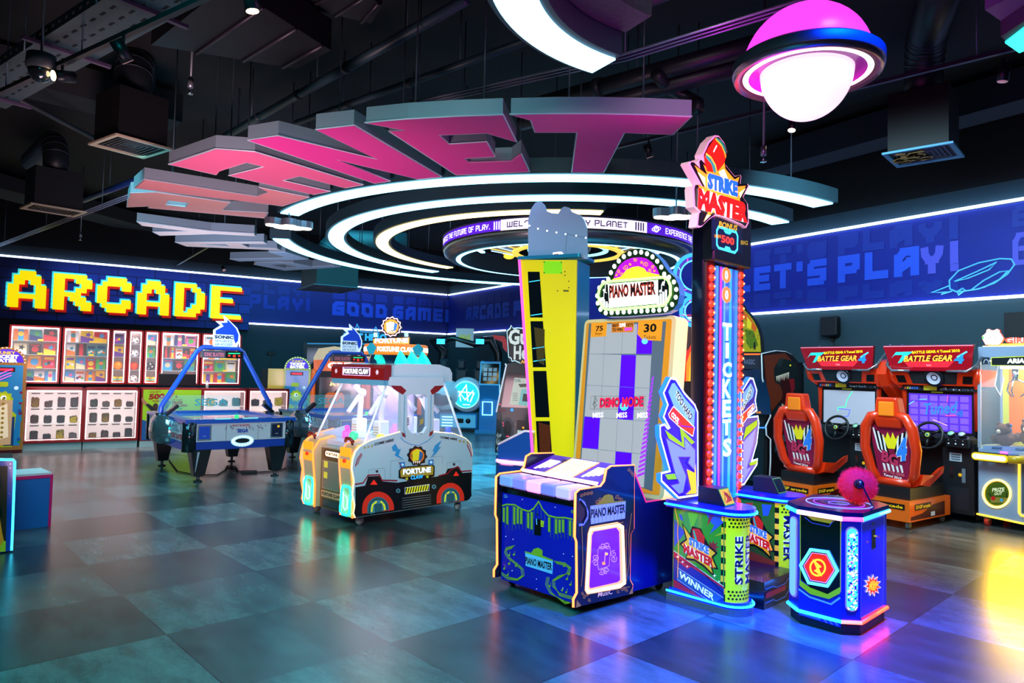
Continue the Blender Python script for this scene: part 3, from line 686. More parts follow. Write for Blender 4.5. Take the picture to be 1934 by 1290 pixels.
# perforated cable tray
def tray():
    P=zl(4.25,(-30,195),(330,-14)); d=(P[1]-P[0]).normalized(); L=(P[1]-P[0]).length
    r=thing('cable_tray','perforated teal-lit steel cable tray crossing the upper left corner','cable tray',tuple(P[0]-Vector((-d.y,d.x,0))*.24),math.atan2(d.y,d.x))
    m=mat('#33505a',.4,metal=.4,noise=.2); w=.42
    MB().box(0,L,0,w,0,.006,m).build('tray_base',r)
    s=MB(); h=.09; k=int(L/.12)
    s.box(0,L,-.004,0,0,.035,m).box(0,L,-.004,0,.06,h,m)
    for i in range(k): s.box(i*L/k,i*L/k+.07,-.004,0,.035,.06,m)
    s.box(0,L,w,w+.004,0,h,m); s.build('tray_sides',r)
    dk=MB()
    for i in range(int(L/.16)):
        for j in range(3): dk.box(i*.16+.03+.05*(j%2),i*.16+.10+.05*(j%2),.08+.11*j,.10+.11*j,-.002,0,mat('#05080a',.8))
    dk.build('tray_slots',r)
    for x in (.3,L*.55,L-.4): MB().box(x,x+.04,-.12,w+.12,-.03,-.004,mat('#4a3f58',.5)).cyl((x+.02,-.1,-.12),(x+.02,-.1,CEIL-4.25),.007,rod,n=6).build('tray_bracket',r)
tray()
c=Z(77,133,3.95); r=thing('dome_camera','round dome security camera on the upper left cable tray','camera',tuple(c))
MB().lathe([(.0,.12),(.10,.12),(.105,.02),(.09,-.0)],mat('#4a4f55',.4),24).cyl((0,0,.1),(0,0,CEIL-3.96),.01,rod,n=6).build('camera_housing',r)
MB().sphere((0,0,-.01),.085,mat('#1b1f24',.08,coat=1),20).build('camera_dome',r)
# big duct, upper left
def ductbox(label,corn,z,h,m):
    Q=zl(z,*corn); r=thing('air_duct',label,'air duct',(0,0,z)); P=[(q.x,q.y) for q in Q]
    MB().prism(P,0,h,m).build('duct_body',r)
    f=MB()
    for k in (.3,.62,.9):
        a=Vector(P[0]).lerp(Vector(P[1]),k); b=Vector(P[3]).lerp(Vector(P[2]),k); f.tube([(a.x,a.y,-.01),(b.x,b.y,-.01)],.02,mat('#3a3640',.4,metal=.4),n=6)
    f.build('duct_flanges',r)
dm=mat('#1a1c20',.5,metal=.3,noise=.25)
ductbox('wide flat sheet-metal duct across the upper left ceiling',[(285,85),(560,130),(625,95),(430,-30)],4.75,.3,dm)
ductbox('flat duct piece at the top, left of centre',[(520,0),(700,45),(722,10),(640,-40)],5.1,.3,mat('#1d2024',.5))
def beam(label,a,b,w,h,z,m=None):
    A,B=zl(z,a,b); d=(B-A).normalized(); L=(B-A).length; T=Matrix.Translation(A)@d.to_track_quat('X','Z').to_matrix().to_4x4()
    MB().box(0,L,-w/2,w/2,0,h,m or mat('#1b2126',.8,noise=.2),T).build('ceiling_beam',label=label,cat='beam',kind=None)
beam('grey concrete beam behind the right ventilation box',(1430,335),(1990,185),.5,.4,5.1,mat('#1d262d',.8))
beam('grey concrete beam at the left behind the ventilation boxes',(-40,150),(330,240),.6,.4,5.1,mat('#1e2226',.8))
beam('grey beam behind the far left ventilation box',(-40,355),(520,500),.9,.3,5.15,mat('#282a2a',.8))
pipe('thin dark bar crossing under the left concrete beam',zl(4.7,(20,180),(180,262)),.03,mat('#2a2c30',.5),'ceiling_bar','bar',0,False)
pipe('blue-lit pipe stub beyond the far left ventilation box',zl(4.6,(158,378),(262,338)),.05,mat('#1c3c78',.4),hangs=1,collars=False)
pipe('rail with many hangers above the right mural',zl(5.0,(1405,432),(1934,298)),.03,mat('#2a3036',.5),hangs=5)
pipe('cable pipe along the top of the back wall',zl(4.9,(520,470),(930,520)),.05,mat('#20303a',.5),hangs=4)
def ball(x,y,z,label):
    r=thing('sprinkler_drop',label,'sprinkler',tuple(Z(x,y,z)))
    MB().cyl((0,0,.0),(0,0,CEIL-z),.012,mat('#7b8088',.4,metal=.6),n=8).cyl((0,0,-.03),(0,0,.06),.028,mat('#8a9098',.3,metal=.7),n=12).cyl((0,0,-.09),(0,0,-.03),.01,CHR,n=8).cyl((0,0,-.095),(0,0,-.088),.03,CHR,n=12).build('drop_pipe',r)
ball(1442,288,3.9,'chrome sprinkler drop above the tall red tower'); ball(1732,402,4.3,'sprinkler drop above the right mural'); ball(152,445,4.2,'sprinkler drop over the ARCADE sign')
ball(360,160,4.5,'thin sprinkler drop left of the letter A')
# ================================================================== artwork printed on flat panels, drawn in the plane of the panel
class Art:
    def __init__(s,fr,ox=0,oy=0,k=1.0,base=.002,step=.0012): s.fr=fr; s.o=(ox,oy,k); s.b=MB(); s.base=base; s.step=step
    def q(s,L):
        ox,oy,k=s.o; return [s.fr.p(ox+x/k,oy+y/k) for x,y in L]
    def w(s,l): return s.base+s.step*l
    def poly(s,L,m,l=0,t=0):
        P=s.q(L); s.b.prism(P,s.w(l)-t,s.w(l),m,s.fr.M); return s
    def uvpoly(s,L,m,l=0,t=0): s.b.prism(L,s.w(l)-t,s.w(l),m,s.fr.M); return s
    def line(s,L,wd,m,l=1,closed=False,uv=False):
        P=[Vector(p) for p in (L if uv else s.q(L))]; n=len(P); wd/=2; A=[];B=[]
        for i in range(n):
            a=P[i-1] if (i>0 or closed) else P[i]; b=P[(i+1)%n] if (i<n-1 or closed) else P[i]
            d1=(P[i]-a); d2=(b-P[i]); d1=d1.normalized() if d1.length>1e-9 else d2.normalized(); d2=d2.normalized() if d2.length>1e-9 else d1
            t=(d1+d2); t=t.normalized() if t.length>1e-6 else d1; c=max(.4,t.dot(d1)); nn=Vector((-t.y,t.x))*(wd/c); A.append(P[i]+nn); B.append(P[i]-nn)
        V=[s.fr.M@Vector((p.x,p.y,s.w(l))) for p in A+B]; s.b.add(V,[(i,(i+1)%n,n+(i+1)%n,n+i) for i in range(n if closed else n-1)],m); return s
    def neon(s,L,r,m,closed=False,w=.006,uv=False,n=8):
        P=(L if uv else s.q(L)); s.b.tube([s.fr.M@Vector((p[0],p[1],w)) for p in P],r,m,closed=closed,n=n); return s
    def text(s,t,bl,br,tl,m,l=2,off=.02,depth=0):
        s.b.text(t,s.q([bl,br,tl]),m,depth=depth,F=s.fr.M,off=off,w=s.w(l)); return s
    def otext(s,t,bl,br,tl,m,mo,l=2,off=.02,oo=.06):
        s.text(t,bl,br,tl,mo,l,off+oo); return s.text(t,bl,br,tl,m,l+1,off)
    def circ(s,x,y,r,m,l=1,n=20,ry=None,hole=0):
        L=ngon(n,r,x,y,0,ry); P=s.q(L)
        if hole: s.b.prism([P,s.q(ngon(n,r*hole,x,y,0,(ry or r)*hole))],s.w(l),s.w(l),m,s.fr.M)
        else: s.b.prism(P,s.w(l),s.w(l),m,s.fr.M)
        return s
    def swirl(s,x,y,r,m,wd=.004,l=2,turns=1.4,a0=0,flip=1,fy=1):
        return s.line([(x+flip*r*(1-.8*i/16)*math.cos(a0+turns*2*PI*i/16),y+fy*r*(1-.8*i/16)*math.sin(a0+turns*2*PI*i/16)) for i in range(17)],wd,m,l)
    def build(s,name,parent,**k): return s.b.build(name,parent,**k)
def root_at(name,label,cat,o,rot,group=None): return thing(name,label,cat,(o[0],o[1],0),math.radians(rot),group)
# ================================================================== piano game cabinet
def piano():
    r=root_at('piano_game_cabinet','piano rhythm game cabinet with orange neon edges and tall tiled screen','arcade machine',(-.09,5.71),-49.9)
    Wd=.91; orange=E('#ff6a30',5); hot=E('#ffb070',2.6); blue=mat('#0a12a8',.3,.10,coat=.4); dark=mat('#120a2c',.3,coat=.3); navyb=mat('#080a24',.35)
    side=Fr(r,(Wd,0,0),(0,1,0),(0,0,1)); c2=(1070,850,4.033)
    prof=[(62,1200),(62,1140),(88,1090),(85,700),(72,660),(78,330),(105,305),(265,280),(295,240),(312,150),(345,127),(518,118),(515,600),(490,640),(485,990),(505,1030),(503,1095)]
    A=Art(side,*c2); P=A.q(prof)
    # side panels: right one and its twin on the left
    MB().prism(P,-.03,0,dark,side.M).build('side_panel',r)
    M0=Matrix.Translation((-Wd+.0,0,0))@side.M; MB().prism(P,-.0,.03,dark,M0).build('side_panel',r)
    b=MB(); b.tube([side.M@Vector((p[0],p[1],-.012)) for p in P],.010,orange,n=8)
    b.build('neon_edge',r)
    b=MB(); b.tube([M0@Vector((p[0],p[1],.012)) for p in P],.010,orange,n=8); b.build('neon_edge',r)
    # artwork on the right side
    gold=mat('#c77a3a',.3,.25); pv=mat('#b9b4e6',.35,.25); blk=mat('#0a0a1a',.4)
    rim=[(185,600),(385,565),(425,590),(440,1010),(405,1035),(165,1085),(150,1060),(172,640)]
    A.poly(rim,E('#ff9a5a',1.6),0); A.line(rim,.03,E('#ff9a5a',6),1,closed=True)
    A.poly([(205,620),(375,590),(398,620),(405,990),(385,1005),(178,1052),(170,1035),(190,650)],mat('#7a14e0',.3,.9,coat=.5),2)
    gp=mat('#e89ad0',.3,.6)
    for i,(x,y) in enumerate(((270,730),(305,725),(215,820),(215,860),(355,790),(355,830),(268,925),(300,915))): A.swirl(x,y,26,gp,.006,3,a0=i*1.1,flip=1 if i%2 else -1)
    A.line([(235,760),(250,740),(325,735),(330,770),(320,880),(300,890),(240,910),(232,870),(235,760)],.005,gp,3)
    A.line([(290,775),(285,850)],.006,mat('#ffb84a',.3,.8),4).circ(278,862,13,mat('#ff9a2a',.3,.9),4).circ(300,790,11,mat('#ffc24a',.3,.9),4)
    A.poly([(178,425),(448,388),(444,520),(182,565)],pv,1)
    for i in range(9):
        x=182+i*29; A.line([(x,428-(x-182)*.137),(x+1,562-(x-182)*.165)],.003,mat('#6c68b8',.4),2)
    A.text('PIANO MASTER',(180,520),(442,475),(182,450),blk,3,.03)
    A.poly([(178,425),(230,415),(285,345),(318,335),(350,345),(362,390),(448,384),(448,392),(178,429)],mat('#b8901e',.35,.15),1)
    for i,(x,y) in enumerate(((255,375),(235,395),(385,358),(410,380))): A.swirl(x,y,18,gold,.005,2,a0=i)
    A.text('MusiC',(235,1120),(345,1095),(240,1080),mat('#e8b098',.4,.5),2,.01)
    for (x,y) in ((115,345),(140,335),(165,330),(190,325),(470,150),(490,165),(500,190),(130,1120),(150,1100),(120,1090),(440,1050),(455,1070),(420,1060),(390,1075),(170,1140)): A.swirl(x,y,14,gold,.004,2,a0=x)
    for L in ([(108,1040),(122,900),(118,720),(112,560)],[(492,480),(470,650),(475,860),(455,970)],[(175,590),(430,550)],[(450,600),(455,1000)],[(150,1100),(480,1040)]): A.line(L,.006,gold,2)
    A.poly([(75,1140),(110,1185),(68,1200)],mat('#c87a3a',.4,.2),2).poly([(500,1040),(503,1092),(470,1098)],mat('#c87a3a',.4,.2),2)
    bl=E('#2c3cff',1.3); A.line([(95,375),(130,400),(158,470),(155,520),(125,565),(92,570)],.016,mat('#6a70ff',.3,.8),2)
    A.line([(100,380),(145,440),(150,500),(120,560)],.012,mat('#2a0c10',.4),3)
    A.build('side_artwork',r)
    # front: lower blue door panel
    fr=Fr(r,(0,.03,0),(1,0,0),(0,0,1)); c1=(920,830,3.795); F=Art(fr,*c1)
    dp=[(108,378),(622,485),(632,1178),(100,1000)]
    q=F.q(dp); MB().prism(q,-.03,0,blue,fr.M).build('front_panel',r)
    MB().box(.03,Wd-.03,.035,.56,.10,.80,navyb).build('cabinet_body',r)
    F.b=MB(); ol=mat('#7f9a24',.4,.22); olb=mat('#4f6a20',.4,.12)
    cur=[(110,475),(140,465),(200,468),(250,500),(300,515),(335,495),(370,445),(372,445),(400,500),(440,545),(500,560),(560,560),(615,572)]
    F.line(cur,.012,ol,1)
    def cy(x):
        for (a,b) in zip(cur[:-1],cur[1:]):
            if a[0]<=x<=b[0]: return a[1]+(b[1]-a[1])*(x-a[0])/max(1,b[0]-a[0])
        return 560
    for i in range(21):
        x=114+i*25
        if 330<x<415: 
            F.line([(x,cy(x)+5),(x+1,560+(x-330)*.4)],.004,olb,1); continue
        y0=cy(x)+12; y1=590+(x-110)*.2+12*math.sin(i)
        if i%4!=2: F.poly([(x,y0),(x+15,y0+4),(x+14,y1+4),(x,y1)],ol,1)
        F.line([(x+18,y0),(x+18,y1+40)],.004,olb,1)
    F.poly([(275,808),(474,870),(470,965),(278,905)],mat('#5fa8e0',.4,.3),1); F.text('PIANO MASTER',(276,890),(468,940),(278,838),mat('#08080f',.4),3,.03)
    F.poly([(275,800),(320,812),(335,785),(370,775),(400,795),(400,832),(474,862),(474,872),(275,810)],ol,2)
    for s_ in range(3):
        o=s_*9
        F.line([(200-o,760+o),(140,775+o),(125+o,810),(150+o,850),(200+o,890),(245+o,930),(250+o,975),(220,1000+o/2),(150,985+o),(105,950+o)],.005,ol,1)
        F.line([(480+o,870+o),(560,885+o),(605-o,920),(590-o,960),(520,975+o),(470+o,1010),(470+o,1050),(520,1100+o),(620,1130+o)],.005,ol,1)
        F.line([(430+o,985),(420+o,1040),(450+o,1100),(560,1160+o),(600,1170)],.005,ol,1)
    for i,(x,y) in enumerate(((160,830),(195,825),(160,890),(125,925),(210,905),(150,970),(555,905),(590,965),(575,1000),(450,1050),(600,1040),(570,1095),(540,1080))):
        F.circ(x,y,8,ol,2,10); F.line([(x+6,y),(x+7,y-26)],.004,ol,2)
    for x,y in ((255,430),(490,485),(137,695),(188,715),(550,820),(615,838),(357,1000),(357,1070),(182,940),(545,1066)): F.circ(x,y,3,mat('#e6eaff',.4,.6),2,8)
    F.poly([(345,570),(390,572),(388,690),(340,682)],mat('#05060c',.3),2); F.circ(363,535,8,CHR,2,12); F.line([(357,568),(360,610)],.007,E('#3f9bff',1.2),3)
    F.poly([(388,580),(410,585),(408,628),(388,622)],mat('#d8e024',.5,.3),3).text('KEY',(390,600),(408,604),(391,584),BLK,4).text('HI',(390,620),(406,624),(391,603),BLK,4)
    F.swirl(135,405,15,mat('#6a9ad0',.4,.2),.004,2).swirl(615,515,14,ol,.004,2)
    F.build('front_artwork',r)
    # upper dark window strip
    u=Art(fr,*c1,base=.001); u.poly([(110,265),(630,375),(622,485),(108,378)],mat('#04070a',.08,coat=1),0); u.poly([(220,345),(420,370),(480,380),(400,405),(300,380)],mat('#123c48',.2,.1),1)
    for x,y in ((300,350),(370,372),(482,372)): u.circ(x,y,11,CHR,2,12).circ(x,y,4,DK,3,10)
    u.build('viewing_window',r)
    # key console
    v=MB(); kz=.80
    keyc=[mat('#8f96e0',.25,.35),mat('#8f7ae8',.25,.5),E('#ff8af0',1.5),mat('#8a78e6',.25,.45),mat('#cfa4f0',.25,.6)]
    for i in range(5):
        x0=.055+i*(Wd-.11)/5; k=MB(); k.box(x0+.003,x0+(Wd-.11)/5-.003,-.035,.20,kz,kz+.085,keyc[i],bv=.012); k.build('piano_key',r)
    v.box(.03,Wd-.03,.02,.56,kz-.03,kz,DK); v.build('key_bed',r)
    # sloping instruction panel
    pan=Fr(r,(0,.23,.90),(1,0,0),(0,.93,.28)); M=MB(); M.prism([(.035,0),(Wd-.035,0),(Wd-.035,.36),(.035,.36)],-.02,0,mat('#4c12a0',.3,.5,coat=.4),pan.M); M.build('instruction_panel',r)
    M=MB(); M.tube([pan.M@Vector(p) for p in ((.04,-.0,0),(Wd-.04,-.0,0))],.014,E('#ffb49a',3),n=8); M.build('neon_edge',r)
    t=Art(pan); W_=Wd-.07
    for (x0,x1) in ((.3,.66),): t.uvpoly([(x0*W_+.035,.02),(x1*W_+.035,.02),(x1*W_+.035,.34),(x0*W_+.035,.34)],E('#fff0b8',1.1),1)
    for x in (.3,.66): t.line([(x*W_+.035,.02),(x*W_+.035,.34)],.012,E('#ff9a30',1.6),2,uv=True)
    for x0 in (.08,.72):
        for i in range(4): t.uvpoly([(x0*W_+.04+i*.035,.06+.02*i),(x0*W_+.07+i*.035,.06+.02*i),(x0*W_+.07+i*.035,.26),(x0*W_+.04+i*.035,.26)],E('#f4eaff',1.2),1)
        t.uvpoly(star(5,.05,.02,x0*W_+.19,.27),mat('#2c0a5c',.4),2)
    t.b.text('HOW TO PLAY',[(.42,.27),(.56,.27),(.42,.31)],mat('#402000',.5),.001,pan.M,w=.006)
    for i in range(5): t.b.text(('HIT THE BLACK TILES','DO NOT TOUCH WHITE','TO WIN MORE TICKETS','PLAY WITH THE MUSIC','GOOD LUCK')[i],[(.33,.22-.04*i),(.33+(.28,.27,.28,.27,.14)[i],.22-.04*i),(.33,.245-.04*i)],mat('#402000',.5),.001,pan.M,w=.006)
    t.build('instruction_card',r)
    # rear plinth
    rp=[(.57,.06),(1.12,.06),(1.12,.72),(.76,.72),(.60,.99),(.57,.99)]
    MB().prism(rp,-Wd+.02,-.02,mat('#0a0c66',.35,coat=.2),side.M).build('rear_plinth',r)
    e=MB(); e.tube([side.M@Vector((p[0],p[1],-.02)) for p in rp[2:5]],.006,E('#d02878',1.2),n=6); e.build('red_edge_trim',r)
    # screen
    sc=Fr(r,(0,.93,.72),(1,0,0),(0,.09,1)); S_=Art(sc)
    outer=[(1092,870),(1098,860),(1110,612),(1118,603),(1273,597),(1283,608),(1253,933),(1245,943),(1232,946),(1092,890)]
    q=S_.q([(1090,905),(1106,610),(1114,602),(1272,596),(1283,606),(1253,930),(1245,942)]); 
    u0=sc.p(1109,605)[0]; u1=sc.p(1282,603)[0]; v1=sc.p(1200,600)[1]; oz=rrect(u0-.01,u1-.01,.0,v1,.05)
    MB().prism(oz,-.14,.02,mat('#ffc890',.3,.0,ecol='#ffb060'),sc.M,side=E('#ffc08a',1.6)).build('screen_housing',r)
    U=(u1-u0); iz=rrect(u0+.02,u1-.05,.035,v1-.03,.02)
    MB().prism(iz,.021,.024,mat('#d8801c',.35,.45),sc.M).build('screen_bezel',r)
    S_=Art(sc,base=.026); T_=[(1117,612),(1250,612),(1229,930),(1100,868)]
    S_.poly([(1116,612),(1262,608),(1236,928),(1099,880)],mat('#5a5f68',.4,.3),0)
    # playfield columns: x at top / bottom
    top=[1121,1148,1181,1208,1238]; bot=[1101,1132,1165,1196,1222]
    ty,by=613,890
    def cxp(k,t): return (top[k]+(bot[k]-top[k])*t, ty+(by-ty)*t+ (0))
    rowsy=[613,669,728,787,846,905]; 
    lit={(0,3):1,(1,2):1,(2,2):0,(3,0):1,(4,2):1}
    tile=mat('#3c4248',.3,.62,ecol='#d4dce4'); pur=E('#4a00e8',.9)
    def xat(k,y): return top[k]+(bot[k]-top[k])*(y-613)/(880-613)
    for j in range(5):
        for i in range(4):
            y0,y1=rowsy[j],rowsy[j+1]
            k1=lambda i,y: y+(0.0 if j==0 else (i*4*(y-613)/300))
            q=[(xat(i,y0),k1(i,y0)),(xat(i+1,y0),k1(i+1,y0)),(xat(i+1,y1),k1(i+1,y1)),(xat(i,y1),k1(i,y1))]
            S_.poly(q,pur if (j,i) in ((0,3),(1,2),(2,2),(3,0),(4,2)) and not (j==2 and i==2 and False) else tile,1)
    for i in range(5): S_.line([(xat(i,613),613),(xat(i,905),905+i*3.5)],.003,mat('#707a88',.5),2)
    for y in rowsy[1:5]: S_.line([(xat(0,y),y),(xat(4,y),y+16*(y-613)/300)],.003,mat('#707a88',.5),2)
    S_.poly([(1121,611),(1151,609),(1149,636),(1120,638)],mat('#e0841c',.4,.6),3).poly([(1210,608),(1256,606),(1253,645),(1218,643),(1208,632)],mat('#e0841c',.4,.6),3)
    S_.poly([(1160,611),(1202,610),(1200,628),(1159,629)],mat('#c86a20',.4,.6),3)
    S_.text('75',(1129,627),(1143,626),(1130,617),BLK,4,.03).text('Keys',(1129,635),(1141,634),(1129,629),BLK,4,0).text('30',(1220,629),(1244,628),(1221,613),BLK,4,.03).text('Tickets',(1220,641),(1243,641),(1220,634),BLK,4,0)
    S_.text('BEAT',(1161,619),(1173,618),(1161,613),BLK,4,.03).text('295',(1174,619),(1186,618),(1174,612),E('#ffffff',1.2),4,.03).text('KEYS',(1187,618),(1200,617),(1187,612),BLK,4,.03).text('TO WIN',(1161,627),(1180,626),(1161,621),BLK,4,.03).text('500',(1184,626),(1198,625),(1184,620),E('#c020f0',1.2),4,.03)
    S_.line([(1121,749),(1223,749),(1220,773),(1119,773)],.002,BLK,4,closed=True)
    S_.otext('DEMO MODE',(1137,771),(1220,769),(1138,752),E('#e01840',1.1),mat('#300010',.5),5,.03,.05)
    S_.line([(1130,752),(1126,760),(1132,766),(1128,770),(1124,764),(1133,757),(1128,748),(1127,775)],.004,BLK,5)
    S_.circ(1222,645,6,E('#5ab8ff',1),3); S_.circ(1183,768,8,E('#58c8ff',1),4); 
    for x in (1136,1181,1220): S_.text('MISS',(x-12,790),(x+8,789),(x-12,780),E('#e8d8ff',1.2),4,.02)
    for k in range(22):
        y=710+k*8.6; x=1237-(y-710)*.095
        S_.poly([(x-1-11*(y-690)/200,y+6),(x+2,y),(x+2,y+5),(x-1-11*(y-690)/200,y+11)],E('#a030ff',.8),3)
    S_.build('screen_picture',r)
    # marquee: arched top over a rounded name plate, ringed with bulbs
    mq=Fr(r,(0,.98,2.16),(1,0,0),(0,.04,1)); K=(1090,460,5.373); Q=Art(mq,*K,base=.001)
    arch=[(300,360),(330,270),(380,190),(450,110),(530,65),(620,50),(700,60),(780,100),(850,170),(900,250),(930,290)]
    plate=[(930,290),(990,340),(1030,420),(1040,520),(1020,610),(975,670),(900,705),(700,722),(480,738),(300,742),(240,715),(200,650),(188,560),(195,480),(225,420),(265,380),(300,360)]
    o=Q.q(arch+plate[1:-1]); MB().prism(o,-.07,0,mat('#0f2c10',.35,.12,coat=.3),mq.M,side=mat('#3c7ec0',.3,.4)).build('marquee_board',r)
    Q.poly([(372,355),(390,290),(430,220),(490,170),(560,145),(640,138),(700,150),(760,190),(805,240),(835,310),(700,335),(500,352)],mat('#b414c0',.35,.75),0)
    Q.poly([(450,335),(500,270),(560,240),(620,230),(680,250),(710,290),(840,318),(835,330),(600,350),(360,378),(362,360)],E('#ffe22a',1.1),1)
    go=E('#ff9a2a',.9)
    for i,(x,y,rr) in enumerate(((495,240,28),(425,280,20),(455,315,22),(700,215,28),(770,240,20),(735,280,22),(595,165,20),(540,210,14),(655,190,14),(405,320,12),(785,280,12))): Q.swirl(x,y,rr,go,.006,2,a0=i*.9,flip=1 if i%2 else -1)
    def ring(x,y): Q.circ(x,y,19,E('#ffffff',3.2),2,14,ry=24)
    for x,y in ((318,362),(345,295),(380,232),(425,178),(476,133),(534,104),(593,90),(652,88),(711,104),(767,135),(815,180),(856,240),(886,310),(935,342),(984,390),(1008,466),(1003,545),(966,618),(906,660)): ring(x,y)
    for i in range(11): ring(292+i*60.5,704-i*3.2)
    for x,y in ((268,395),(228,450),(206,530),(212,605),(240,668)): ring(x,y)
    pl=[(305,395),(360,385),(880,345),(930,370),(955,430),(955,520),(925,590),(880,630),(360,675),(290,665),(240,600),(222,530),(235,460),(265,415)]
    Q.poly(pl,BLK,2)
    Q.poly([(315,410),(825,370),(825,610),(330,655)],E('#fff4ea',1.5),3)
    for i in range(8): x=335+i*59; Q.line([(x,560-i*4),(x,650-i*4.5)],.002,mat('#a09488',.5),4)
    Q.otext('PIANO MASTER',(332,560),(803,522),(330,425),mat('#2a0608',.5),E('#f04a3a',1.2),4,.03,.04)
    for x0,y0,n in ((240,640,4),(815,620,4)):
        for i in range(4): Q.poly([(x0+i*27,y0-90+i*20*(1 if x0<500 else -1)),(x0+20+i*27,y0-90+i*20*(1 if x0<500 else -1)),(x0+20+i*27,y0+10),(x0+i*27,y0+10)],E('#ffffff',1.4),4)
    for x,y in ((265,560),(280,475),(850,485),(880,400)): Q.circ(x,y,14,E('#ffffff',1.4),4); Q.line([(x+10,y),(x+12,y-70),(x+40,y-60)],.006,E('#ffffff',1.4),4)
    Q.neon(pl,.012,E('#9dff7a',2.0),closed=True,w=.012); Q.build('marquee_artwork',r)
    for x,y in ((.08,.12),(.8,.1),(.1,1.0),(.84,1.0)):
        MB().cyl((x-.012,y,.035),(x+.012,y,.035),.035,RUB,n=14).box(x-.02,x+.02,y-.02,y+.02,.055,.10,STL).build('caster',r)
    area('piano_glow',tuple(r.matrix_world@Vector((0,0,0))),(0,0,0),.01,0,(1,1,1)) if False else None
piano()
# ================================================================== punching game with a tall light tower
def strike():
    r=root_at('punch_tower_game','tower punching game with two side cabinets and a tall red-lamp-lined column','arcade machine',(1.25,5.47),-45.6)
    cyan=E('#1478ff',9); blu=E('#1a5cff',2.6); navy_=mat('#101a9c',.3,.08,coat=.5); dk=mat('#07091c',.3,coat=.4)
    def capsule(y0,y1,x0,x1,g=0,n=10):
        R=(y1-y0)/2+g; yc=(y0+y1)/2; out=[(x0-g,y0-g)]
        for i in range(n+1): a=-PI/2+PI*i/n; out.append((x1-(y1-y0)/2+R*math.cos(a),yc+R*math.sin(a)))
        out.append((x0-g,y1+g)); return out
    def cabinet(y0,txt,art):
        y1=y0+.26; x1=.575
        b=MB(); b.prism(capsule(y0,y1,.02,x1-.02),.06,.70,mat('#1c7a34',.25,coat=.6)); b.build('cabinet_body',r)
        b=MB(); b.prism(capsule(y0,y1,.0,x1,.02),.0,.045,mat('#6a5d6a',.5)); b.prism(capsule(y0,y1,.0,x1,.005),.045,.09,navy_); b.build('base_plate',r)
        b=MB(); b.prism(capsule(y0,y1,.0,x1,.03),.70,.755,navy_); b.build('top_board',r)
        for z in (.068,.722):
            P=[(x,y,z) for x,y in capsule(y0,y1,-.0,x1,.02 if z<.5 else .036)]; MB().tube(P,.009,cyan,n=6).build('led_band',r)
        # rounded end: yellow field with stacked words, wrapped round the half cylinder
        R=.13; yc=(y0+y1)/2; xc=x1-.02-R; yl=mat('#d6ee1a',.3,.35,coat=.5); b=MB(); Rr=R+.003
        def wrap(m,s0,s1,z0,z1,rad=Rr,n=8):
            V=[];Fc=[]
            for i in range(n+1):
                a=-PI/2+(s0+(s1-s0)*i/n)*PI
                for z in (z0,z1): V.append((xc+rad*math.cos(a),yc+rad*math.sin(a),z))
            for i in range(n): Fc.append((2*i,2*i+2,2*i+3,2*i+1))
            b.add(V,Fc,m,True)
        wrap(yl,0.08,1,.09,.70,n=14)
        for i in range(14): 
            z=.10+i*.043; wrap(mat('#ffb52a',.4,.4) if i%2 else BLK,0,.08,z,z+.043,Rr+.001,2)
        for zz in (.11,.135,.16,.62,.645,.67):
            for i in range(13):
                s=.12+i*.065+(.03 if int(zz*1000)%2 else 0); wrap(BLK,s,s+.035,zz,zz+.014,Rr+.002,1)
        def vtext(t,s,z0,z1,hh,m,mo):
            up_=z1>z0
            for (mm,off,rad) in ((mo,.10,Rr+.002),(m,.03,Rr+.004)):
                vs,fs=textmesh(t,off); xs=[v[0] for v in vs]; ys=[v[1] for v in vs]; a0,a1,c0,c1=min(xs),max(xs),min(ys),max(ys); V=[]
                for x,y in vs:
                    zz=z0+(z1-z0)*(x-a0)/(a1-a0); f=(y-c0)/(c1-c0); sh=s+(-hh if up_ else hh)*f
                    a=-PI/2+sh*PI; V.append((xc+rad*math.cos(a),yc+rad*math.sin(a),zz))
                b.add(V,fs,mm)
        ink=mat('#120a3c',.4); w=mat('#f4f4ff',.4,.4)
        if txt==0: vtext('STRIKE',.38,.22,.56,.15,ink,w); vtext('MASTER',.58,.22,.58,.15,ink,w)
        else: vtext('MASTER',.16,.60,.24,.17,ink,w); vtext('MASTER HIT',.36,.60,.14,.15,ink,w)
        b.build('rounded_end_print',r)
        # printed side
        f=Fr(r,(0,y0-.001,0),(1,0,0),(0,0,1)); A=Art(f,*art)
        return f,A
    f,A=cabinet(0,0,(1240,920,4.96))
    g=mat('#2a9a2c',.3,.12,coat=.5); A.poly([(168,190),(640,268),(632,1100),(160,975)],g,0)
    dkg=mat('#1c6a50',.3,.08); A.poly([(168,300),(270,420),(168,560)],mat('#2a50c8',.3,.1),1).poly([(290,210),(400,240),(330,420)],mat('#6abf2a',.3,.1),1).poly([(460,240),(620,265),(600,300),(630,330),(500,440),(545,350),(520,345)],mat('#2a56d8',.3,.2),1)
    A.poly([(500,250),(545,258),(475,365)],mat('#c02040',.3,.15),1).poly([(540,460),(635,415),(635,440)],mat('#b8b820',.3,.15),1).poly([(170,320),(260,400),(170,340)],mat('#b0a020',.3,.15),1)
    A.poly([(210,250),(235,260),(255,320),(225,300)],mat('#2a50d0',.3,.15),1)
    A.poly(star(9,70,32,525,560),mat('#a02830',.3,.15),1)
    A.poly([(165,600),(632,945),(632,1100),(160,975)],mat('#1c2f8c',.3,.1),2).poly([(165,595),(230,645),(632,935),(632,950),(330,745),(290,765),(165,660)],mat('#d0203c',.3,.2),3)
    A.line([(165,594),(634,930)],.004,mat('#d8e0f0',.3,.4),4); A.line([(165,660),(400,760),(634,1000)],.006,mat('#0c1240',.3),4)
